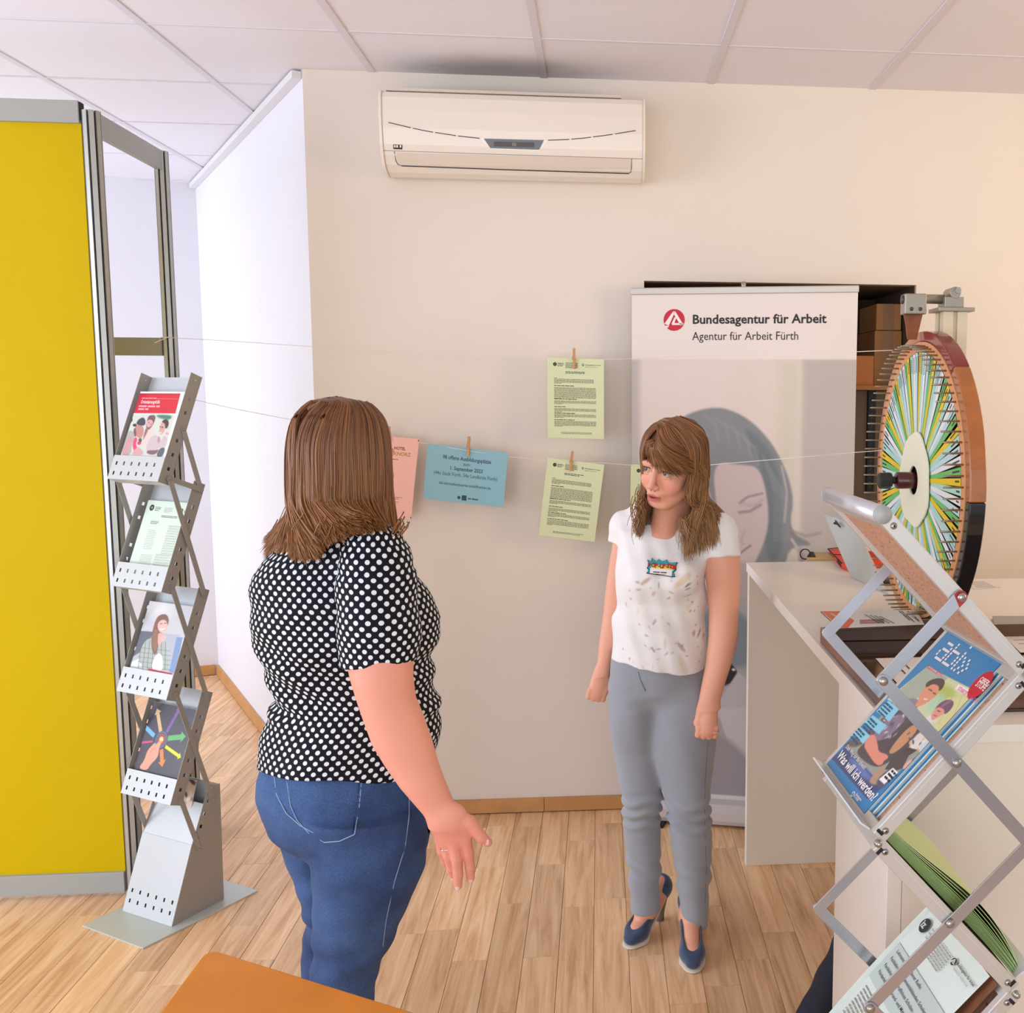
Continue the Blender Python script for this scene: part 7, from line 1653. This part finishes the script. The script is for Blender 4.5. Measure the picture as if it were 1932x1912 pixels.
# ---------------------------------------------------------------- woman in dotted blouse, seen from behind
W1 = empty('person', (-.62, 2.1, 0), 'woman seen from behind with shoulder-length brown hair, dotted navy blouse and blue jeans', 'person')
H1 = at(652, 868, 2.10); H1R = frame_from((.67, .74, -.02), (0, 0, 1)); B1 = Field(); L1 = head_field(B1, H1, H1R)
NB1 = at(640, 1015, 2.08); B1.cone(L1(0, -.028, -.05), NB1, .056, .062, .02)
B1.cone(at(560, 1060, 2.16), at(645, 1040, 2.1), .05, .06, .04); B1.cone(at(712, 1075, 2.0), at(650, 1040, 2.09), .05, .06, .04)
loft(B1, [(1060, 520, 740, 2.1, .08), (1200, 500, 780, 2.1, .11), (1300, 560, 775, 2.13, .10), (1440, 535, 765, 2.13, .11), (1560, 545, 765, 2.13, .10)], .04)
loft(B1, [(1540, 625, 775, 2.07, .08), (1800, 615, 700, 2.06, .055), (2200, 620, 675, 2.07, .04)], .03)
loft(B1, [(1540, 570, 640, 2.2, .06), (1800, 596, 636, 2.22, .045), (2150, 600, 645, 2.22, .036)], .03)
AY1 = 1.93
arm1 = [(1080, 662, 768, 1.985, .058), (1180, 654, 780, 1.955, .064), (1245, 655, 780, 1.94, .065), (1280, 663, 779, 1.93, .062), (1320, 675, 784, 1.925, .058), (1350, 685, 797, 1.92, .055), (1400, 703, 815, 1.915, .053), (1440, 727, 826, 1.91, .048), (1480, 754, 841, 1.90, .041), (1515, 783, 856, 1.895, .033), (1540, 804, 868, 1.89, .026), (1556, 812, 882, 1.885, .022)]
loft(B1, arm1, .02)
HY = 1.88
hp = lambda px, py, dy=0: at(px, py, HY+dy)
B1.cone(hp(840, 1545), hp(842, 1578, .006), .028, .020, .012, ((0, 1, 0), .6)); B1.cone(hp(854, 1545), hp(872, 1576), .027, .019, .012, ((0, 1, 0), .62)); B1.cone(hp(847, 1555), hp(857, 1580), .030, .020, .012, ((0, 1, 0), .62))
fg = [([(879, 1588), (884, 1612), (887, 1637), (888, 1658)], (.0115, .0100, .0092, .0080), (0, .002, .008, .018)), ([(857, 1590), (862, 1622), (864, 1650), (864, 1672)], (.0120, .0105, .0096, .0082), (0, .0, .006, .014)),
      ([(842, 1588), (845, 1615), (851, 1638), (856, 1655)], (.0112, .0098, .0088, .0076), (.008, .012, .020, .032)), ([(829, 1580), (833, 1606), (840, 1626), (847, 1640)], (.0100, .0086, .0078, .0068), (.018, .026, .036, .048)),
      ([(884, 1552), (897, 1566), (908, 1580), (921, 1590)], (.0150, .0118, .0105, .0085), (.0, -.002, -.004, -.002))]
for px_, rs, dy in fg: B1.chain([hp(a, b_, d) for (a, b_), d in zip(px_, dy)], rs, .0035)
P, F_ = B1.mesh((-1.05, 1.80, .02), (-.14, 2.38, 1.70), .0030, smooth=1)
C = face_tint(P, H1, H1R, s2l((232, 160, 138)))
hz_ = np.exp(-((P[:, 2]-hp(850, 1590)[2])/.05)**2)*(P[:, 1] < 1.96); C = C*(1-.25*hz_[:, None])+.25*hz_[:, None]*s2l((224, 116, 110))
body1 = net_obj('body', P, F_, skinm, W1, color=C)
nm = mat('fingernail', rgb(240, 190, 180), .25, coat=.5)
for (px_, rs, dy), (nx, ny) in zip(fg, ((888.5, 1659), (864, 1673), (856, 1655), (847, 1640), (920, 1587))):
    c = hp(nx, ny, dy[-1])-(0, rs[-1]*.86, 0); b = MB(); b.sphere(c, (.0048, .0022, .0065), 10); b.build('fingernail', nm, body1)
c = hp(843.5, 1600, .010); b = MB(); b.tube([c+np.array([.0118*math.cos(t), .0118*math.sin(t), .001*math.cos(t)]) for t in np.linspace(0, 2*PI, 20)], .0012, 6, caps=False); b.build('finger_ring', mat('silver', rgb(220, 220, 224), .15, metal=1), W1)
# blouse
def dot_mat():
    m = bpy.data.materials.new('dotted_cotton'); m.use_nodes = True; N = m.node_tree.nodes; L = m.node_tree.links; bs = N['Principled BSDF']
    a = N.new('ShaderNodeAttribute'); a.attribute_name = 'pat'; sp = N.new('ShaderNodeSeparateXYZ'); L.new(a.outputs['Vector'], sp.inputs[0])
    def mth(op, x, y=None, z=None):
        n = N.new('ShaderNodeMath'); n.operation = op
        for i, v in enumerate((x, y, z)):
            if v is None: continue
            if isinstance(v, (int, float)): n.inputs[i].default_value = v
            else: L.new(v, n.inputs[i])
        return n.outputs[0]
    sx, sy = .0205, .0108
    v = mth('DIVIDE', sp.outputs['Y'], sy); row = mth('FLOOR', v); fv = mth('SUBTRACT', mth('SUBTRACT', v, row), .5)
    par = mth('MODULO', mth('ABSOLUTE', row), 2.0); u = mth('ADD', mth('DIVIDE', sp.outputs['X'], sx), mth('MULTIPLY', par, .5)); fu = mth('SUBTRACT', mth('SUBTRACT', u, mth('FLOOR', u)), .5)
    d = mth('SQRT', mth('ADD', mth('POWER', mth('ABSOLUTE', mth('MULTIPLY', fu, sx)), 2.0), mth('POWER', mth('ABSOLUTE', mth('MULTIPLY', fv, sy)), 2.0)))
    mr = N.new('ShaderNodeMapRange'); mr.inputs['From Min'].default_value = .0042; mr.inputs['From Max'].default_value = .0046; mr.inputs['To Min'].default_value = 1; mr.inputs['To Max'].default_value = 0; L.new(d, mr.inputs['Value'])
    mx = N.new('ShaderNodeMix'); mx.data_type = 'RGBA'; mx.inputs[6].default_value = (*rgb(8, 9, 24), 1); mx.inputs[7].default_value = (*rgb(226, 232, 236), 1); L.new(mr.outputs[0], mx.inputs[0]); L.new(mx.outputs[2], bs.inputs['Base Color'])
    bs.inputs['Roughness'].default_value = .75; bs.inputs['Specular IOR Level'].default_value = .25
    return m
DM = dot_mat()
T1 = Field()
BR = [(1010, 575, 715, 2.09, .070), (1030, 530, 745, 2.10, .085), (1055, 498, 765, 2.10, .105), (1080, 482, 782, 2.105, .12), (1110, 477, 800, 2.11, .135), (1140, 478, 822, 2.115, .150), (1170, 480, 830, 2.12, .158), (1200, 484, 830, 2.12, .155), (1225, 490, 822, 2.12, .145), (1250, 499, 818, 2.125, .14), (1290, 520, 821, 2.13, .135), (1315, 524, 825, 2.13, .135), (1345, 512, 829, 2.13, .14), (1375, 500, 831, 2.13, .148), (1405, 493, 828, 2.13, .152), (1440, 488, 820, 2.13, .158), (1475, 487, 812, 2.13, .160), (1510, 487, 812, 2.13, .160)]
loft(T1, BR, .02)
T1.cone(at(560, 1050, 2.16), at(640, 1010, 2.1), .055, .06, .04); T1.cone(at(700, 1052, 2.02), at(640, 1015, 2.09), .060, .06, .04)
planecut(T1, [at(488, 1447, 2.14), at(640, 1478, 1.97), at(800, 1464, 2.12)], at(650, 1200, 2.1))
def fold1(P):
    x, y, z = P.T; w_ = np.exp(-((z-1.10)/.10)**2)
    return .0045*w_*np.sin(95*z+26*x+2.2*np.sin(11*x))+.0030*np.exp(-((z-1.02)/.03)**2)*np.sin(150*z+20*x)+.0022*np.sin(46*z-34*x+2*np.sin(15*z))
P, F_ = T1.mesh((-1.08, 1.86, .84), (-.30, 2.36, 1.46), .0040, fold1, 1)
TB = np.array(sorted([(at((l+r)/2, py, y)[2], at((l+r)/2, py, y)[0], y, np.linalg.norm(at(r, py, y)-at(l, py, y))/2, hb) for py, l, r, y, hb in BR]))
def arc_uv(P, TB, voff=0.):
    "unroll the surface: arc length round the elliptical section, height along it"
    z = P[:, 2]; cx, cy, a, b = [np.interp(z, TB[:, 0], TB[:, i]) for i in (1, 2, 3, 4)]
    t = np.arctan2((P[:, 0]-cx)/a, -(P[:, 1]-cy)/b); tt = np.linspace(-PI, PI, 721); rr = np.linspace(.4, 1.6, 25)
    tab = np.array([np.concatenate([[0], np.cumsum(np.hypot(np.cos(tt[:-1]), q*np.sin(tt[:-1]))*np.diff(tt))]) for q in rr]); tab -= tab[:, 360:361]
    ri = np.clip((b/a-.4)/.05, 0, 23.99); i0 = ri.astype(int); f = ri-i0; ti = np.clip((t+PI)/(2*PI)*720, 0, 719.99); j = ti.astype(int); g = ti-j
    am = a.mean()*.5+a*.5
    return np.stack([am*((tab[i0, j]*(1-g)+tab[i0, j+1]*g)*(1-f)+(tab[i0+1, j]*(1-g)+tab[i0+1, j+1]*g)*f), z*1.03+voff], 1)
uvt = arc_uv(P, TB)
bl1 = net_obj('blouse', P, F_, DM, W1, uv=uvt)
S1 = Field(); S1.cone(at(706, 1048, 2.015), at(712, 1110, 1.99), .066, .072, .02); S1.cone(at(712, 1110, 1.985), at(715, 1190, 1.955), .073, .074, .02); S1.cone(at(715, 1190, 1.955), at(717, 1290, 1.94), .0735, .0705, .02)
planecut(S1, [at(655, 1256, 1.94), at(780, 1247, 1.94), at(718, 1262, 1.875)], at(715, 1150, 1.96))
def folds(P):
    x, y, z = P.T; return .0030*np.sin(60*x+20*np.sin(22*z))*np.exp(-((z-1.36)/.05)**2)+.0015*np.sin(50*z+25*x)
P, F_ = S1.mesh((-.76, 1.82, 1.05), (-.34, 2.14, 1.48), .0034, folds, 1)
TS_ = np.array([(at(717, py, yy)[2], at(717-(1290-py)*.03, py, yy)[0], yy, .074, .074) for py, yy in ((1290, 1.94), (1190, 1.955), (1110, 1.985), (1048, 2.015), (980, 2.03))]); net_obj('sleeve', P, F_, DM, W1, uv=arc_uv(P, TS_, .004))
sl_ = Field(); sl_.cone(at(560, 1085, 2.21), at(545, 1160, 2.24), .058, .062, .02); P, F_ = sl_.mesh((-1.05, 2.08, 1.15), (-.72, 2.40, 1.50), .005, None, 1); net_obj('sleeve', P, F_, DM, W1, uv=np.stack([P[:, 0], P[:, 2]], 1))
#cu = MB(); st_ = hline(S1, [(657, 1251), (690, 1256), (720, 1257), (750, 1254), (779, 1246)], .0006); cu.tube(st_, .0009, 5); cu.build('cuff_seam', mat('seam_navy', rgb(20, 22, 44), .8), W1)
# jeans
def denim():
    m = mat('denim', rgb(50, 76, 122), .85, bump=.35, bscale=1400); N = m.node_tree.nodes; L = m.node_tree.links; bs = N['Principled BSDF']
    tc = N.new('ShaderNodeTexCoord'); n1 = N.new('ShaderNodeTexNoise'); n1.inputs['Scale'].default_value = 5.5; n1.inputs['Detail'].default_value = 5; n2 = N.new('ShaderNodeTexNoise'); n2.inputs['Scale'].default_value = 420; n2.inputs['Detail'].default_value = 2
    L.new(tc.outputs['Object'], n1.inputs['Vector']); L.new(tc.outputs['Object'], n2.inputs['Vector'])
    r1 = N.new('ShaderNodeValToRGB'); r1.color_ramp.elements[0].position = .36; r1.color_ramp.elements[0].color = (*rgb(38, 60, 102), 1); r1.color_ramp.elements[1].position = .66; r1.color_ramp.elements[1].color = (*rgb(66, 98, 148), 1); L.new(n1.outputs['Fac'], r1.inputs[0])
    mr = N.new('ShaderNodeMapRange'); mr.inputs['From Min'].default_value = .35; mr.inputs['From Max'].default_value = .65; mr.inputs['To Min'].default_value = .78; mr.inputs['To Max'].default_value = 1.22; L.new(n2.outputs['Fac'], mr.inputs['Value'])
    mx = N.new('ShaderNodeMix'); mx.data_type = 'RGBA'; mx.blend_type = 'MULTIPLY'; mx.inputs[0].default_value = 1; L.new(r1.outputs[0], mx.inputs[6]); L.new(mr.outputs[0], mx.inputs[7]); L.new(mx.outputs[2], bs.inputs['Base Color'])
    return m
DN = denim(); J1 = Field()
loft(J1, [(1425, 500, 806, 2.13, .140), (1460, 491, 804, 2.13, .150), (1490, 490, 806, 2.13, .155), (1520, 498, 809, 2.13, .155), (1550, 512, 811, 2.13, .150), (1580, 540, 800, 2.13, .12), (1610, 580, 740, 2.13, .05)], .035)
near = [(1520, 560, 812, 2.06, .12), (1560, 578, 813, 2.06, .125), (1600, 588, 809, 2.055, .12), (1640, 591, 801, 2.05, .112), (1680, 592, 786, 2.05, .104), (1720, 593, 766, 2.05, .096), (1760, 592, 748, 2.05, .088), (1800, 590, 730, 2.05, .080), (1830, 588, 717, 2.05, .076), (1860, 586, 709, 2.05, .072), (1900, 587, 706, 2.055, .070), (1980, 596, 706, 2.07, .068), (2100, 606, 696, 2.08, .060), (2230, 612, 690, 2.07, .055), (2275, 610, 692, 2.07, .058)]
far = [(1540, 520, 660, 2.19, .10), (1580, 532, 662, 2.20, .10), (1620, 548, 664, 2.21, .095), (1660, 562, 664, 2.21, .09), (1700, 576, 662, 2.21, .085), (1725, 580, 660, 2.21, .08), (1760, 574, 658, 2.22, .075), (1800, 570, 655, 2.22, .072), (1850, 573, 650, 2.22, .066), (1950, 580, 648, 2.23, .062), (2100, 590, 648, 2.23, .055), (2190, 592, 650, 2.23, .056)]
loft(J1, near, .025); loft(J1, far, .012)
def fold3(P):
    x, y, z = P.T; kn = np.exp(-((z-.53)/.07)**2); return .0035*kn*np.sin(95*z-30*x)+.0022*np.sin(40*z-30*x+3*np.sin(9*z))*np.clip(1-z*.6, 0, 1)+.003*np.exp(-((z-.73)/.03)**2)*np.sin(60*z+20*x)
P, F_ = J1.mesh((-1.06, 1.90, .02), (-.36, 2.36, .96), .0040, fold3, 1)
je = net_obj('jeans', P, F_, DN, W1)
stc = mat('pale_stitching', rgb(150, 170, 200), .8); drk = mat('dark_denim_seam', rgb(34, 54, 96), .85)
for pix, mt_, r_, nm_ in (([(682, 1476), (678, 1520), (669, 1575), (640, 1588), (612, 1590)], stc, .0011, 'pocket_stitching'), ([(541, 1474), (548, 1520), (560, 1548), (584, 1574), (612, 1590)], stc, .0009, 'pocket_stitching'), ([(517, 1462), (522, 1500), (540, 1535), (566, 1558), (592, 1572)], stc, .0010, 'seat_seam'),
                          ([(772, 1478), (772, 1540), (764, 1600), (744, 1665), (728, 1740), (722, 1790)], stc, .0009, 'side_seam'), ([(677, 1478), (673, 1520), (664, 1571)], drk, .0013, 'pocket_edge')):
    b = MB(); b.tube(hline(J1, pix, .0012, 8), r_, 5); b.build(nm_, mt_, je)
shx = mat('dark_trainer', rgb(40, 42, 50), .7)
for (cx_, cy_) in ((-.70, 2.03), (-.78, 2.19)):
    d = unit((.75, .65, 0)); S_ = Field(); h0 = np.array([cx_, cy_, .045])-d*.05; S_.cone(h0, h0+d*.17, .042, .036, .02); S_.ell(h0+(0, 0, .03), (.045, .045, .045), None, .02); S_.cut((0, 0, .003), (0, 0, -1)); lo = h0-.09; hi = h0+d*.2+.09; lo[2] = -.01
    P, F_ = S_.mesh(np.minimum(lo, hi), np.maximum(lo, hi), .004, None, 1); net_obj('shoe', P, F_, shx, W1)
# hair
HF = Field(); HF.ell(L1(0, -.012, .032), (.078, .096, .088), H1R, .01); HF.ell(L1(0, -.030, -.06), (.072, .070, .10), H1R, .04); HF.ell(L1(0, .10, -.03), (.068, .075, .085), H1R, .008, sub=True)
P, F_ = HF.mesh(H1-.19, H1+.15, .004, None, 1); hb1 = net_obj('hair', P, F_, hairm, W1, color=np.tile(s2l((78, 48, 30)), (len(P), 1)))
cols1 = [(112, 72, 44), (126, 82, 50), (98, 62, 38), (142, 94, 58), (134, 88, 52)]
pt1 = lambda t: top_of(L1, -.006, .068-.145*t, .078, .096, .088)
def ring1(s, phi, u, k=1.): return L1(s*.0785*k*math.sin(phi), -.010+.096*k*math.cos(phi), u)
def side1(s, ends, p0, p1, wr=.25):
    g = []
    for i, (e0, e1) in enumerate(ends):
        t = i/(len(ends)-1); phi = math.radians(p0+(p1-p0)*t)
        g.append([pt1(min(1, t*1.05)), ring1(s, phi*.9+.05, .112, .60), ring1(s, phi*.95+.03, .084, .90), ring1(s, phi, .038, 1.04), ring1(s, phi, -.02, 1.07), ring1(s, phi, -.080, 1.06), ring1(s, phi, -.128, 1.04)*.6+e1*.4+np.array([0, 0, .018]), ring1(s, phi, 0, 1.1)*np.array([wr, wr, 0])+e1*np.array([1-wr, 1-wr, 1])])
    return g
eR = [(at(745, 985, 2.07), at(752, 1042, 2.05)), (at(744, 980, 2.03), at(746, 1040, 2.00)), (at(730, 965, 2.00), at(728, 1008, 1.965)), (at(706, 955, 1.985), at(706, 990, 1.95)), (at(676, 955, 1.98), at(678, 990, 1.95)), (at(644, 960, 1.985), at(642, 1008, 1.955)), (at(612, 970, 2.0), at(604, 1040, 1.965))]
hair('hair_strands', side1(1, eR, 42, 172), 2300, hb1, hairm, cols1, thick=.0065, wave=.0045, r0=.0016, seed=21, outward=H1, light_tip=(158, 106, 62), K=24, freq=1.6)
eL = [(at(640, 965, 2.21), at(650, 1010, 2.22)), (at(575, 960, 2.2), at(530, 1020, 2.22)), (at(540, 965, 2.17), at(498, 1028, 2.16)), (at(545, 965, 2.12), at(500, 1036, 2.10)), (at(560, 970, 2.07), at(530, 1040, 2.04)), (at(590, 975, 2.02), at(575, 1042, 1.98)), (at(612, 970, 2.0), at(606, 1038, 1.95))]
hair('hair_strands', side1(-1, eL, 55, 178, .05), 1900, hb1, hairm, cols1, thick=.0075, wave=.006, r0=.0016, seed=22, outward=H1, light_tip=(160, 108, 64), K=24, freq=1.6)
rc_ = np.random.default_rng(19); PC = []
for c0_, n_, rr_ in ((at(742, 1020, 2.0), 24, .016), (at(522, 1020, 2.12), 14, .012), (at(575, 1022, 2.0), 16, .016), (at(600, 1020, 1.97), 14, .014)):
    for _ in range(n_):
        a0 = rc_.uniform(-.6, .4); c_ = c0_+rc_.normal(0, .008, 3); th = np.linspace(0, rc_.uniform(1.2, 2.6), 16)*(1 if rc_.random() < .5 else 1); ra = rr_*rc_.uniform(.7, 1.2)*(1-.2*th/5)
        PC.append(np.stack([c_[0]+ra*np.cos(a0+th), c_[1]+.35*ra*np.sin(a0+th*.7), c_[2]+.035-.022*th+ra*.7*np.sin(a0+th)], 1))
PC = np.array(PC); ccl = np.array([s2l(c) for c in ((146, 98, 58), (160, 108, 66), (124, 80, 48))])[rc_.integers(0, 3, len(PC))]
strands('curls', PC, np.tile(.0014*np.linspace(1, .4, 16), (len(PC), 1)), hairm, hb1, np.repeat(ccl[:, None, :], 16, 1))
# dark jacket hanging at the counter side
JK = Field(); jp = lambda px, py, y: at(px, py, y)
JK.cone(jp(1590, 1770, 2.25), jp(1580, 1850, 2.25), .020, .038, .03); JK.cone(jp(1580, 1850, 2.25), jp(1558, 1925, 2.24), .040, .045, .03); JK.cone(jp(1590, 1850, 2.30), jp(1620, 2100, 2.28), .04, .07, .03); JK.cone(jp(1552, 1915, 2.24), jp(1510, 2060, 2.22), .045, .085, .03); JK.cone(jp(1500, 2110, 2.22), jp(1600, 2110, 2.24), .09, .09, .04)
JK.cut((0, 2.10, 0), (0, -1, 0), .003); JK.cut((0, 0, .004), (0, 0, -1), .004)
def foldj(P): x, y, z = P.T; return .007*np.sin(30*x+18*z+3*np.sin(20*z+10*y))+.004*np.sin(60*x-40*z)
P, F_ = JK.mesh((.22, 2.05, .0), (.78, 2.45, .56), .006, foldj, 1)
jk = empty('jacket', (.5, 2.24, 0), 'dark navy jacket heaped on the floor under the counter behind its white side', 'jacket'); net_obj('cloth', P, F_, mat('dark_navy_cloth', rgb(38, 44, 58), .85, bump=.2, bscale=700), jk)
for o_ in list(bpy.data.objects):
    if '_o' in o_: del o_['_o']
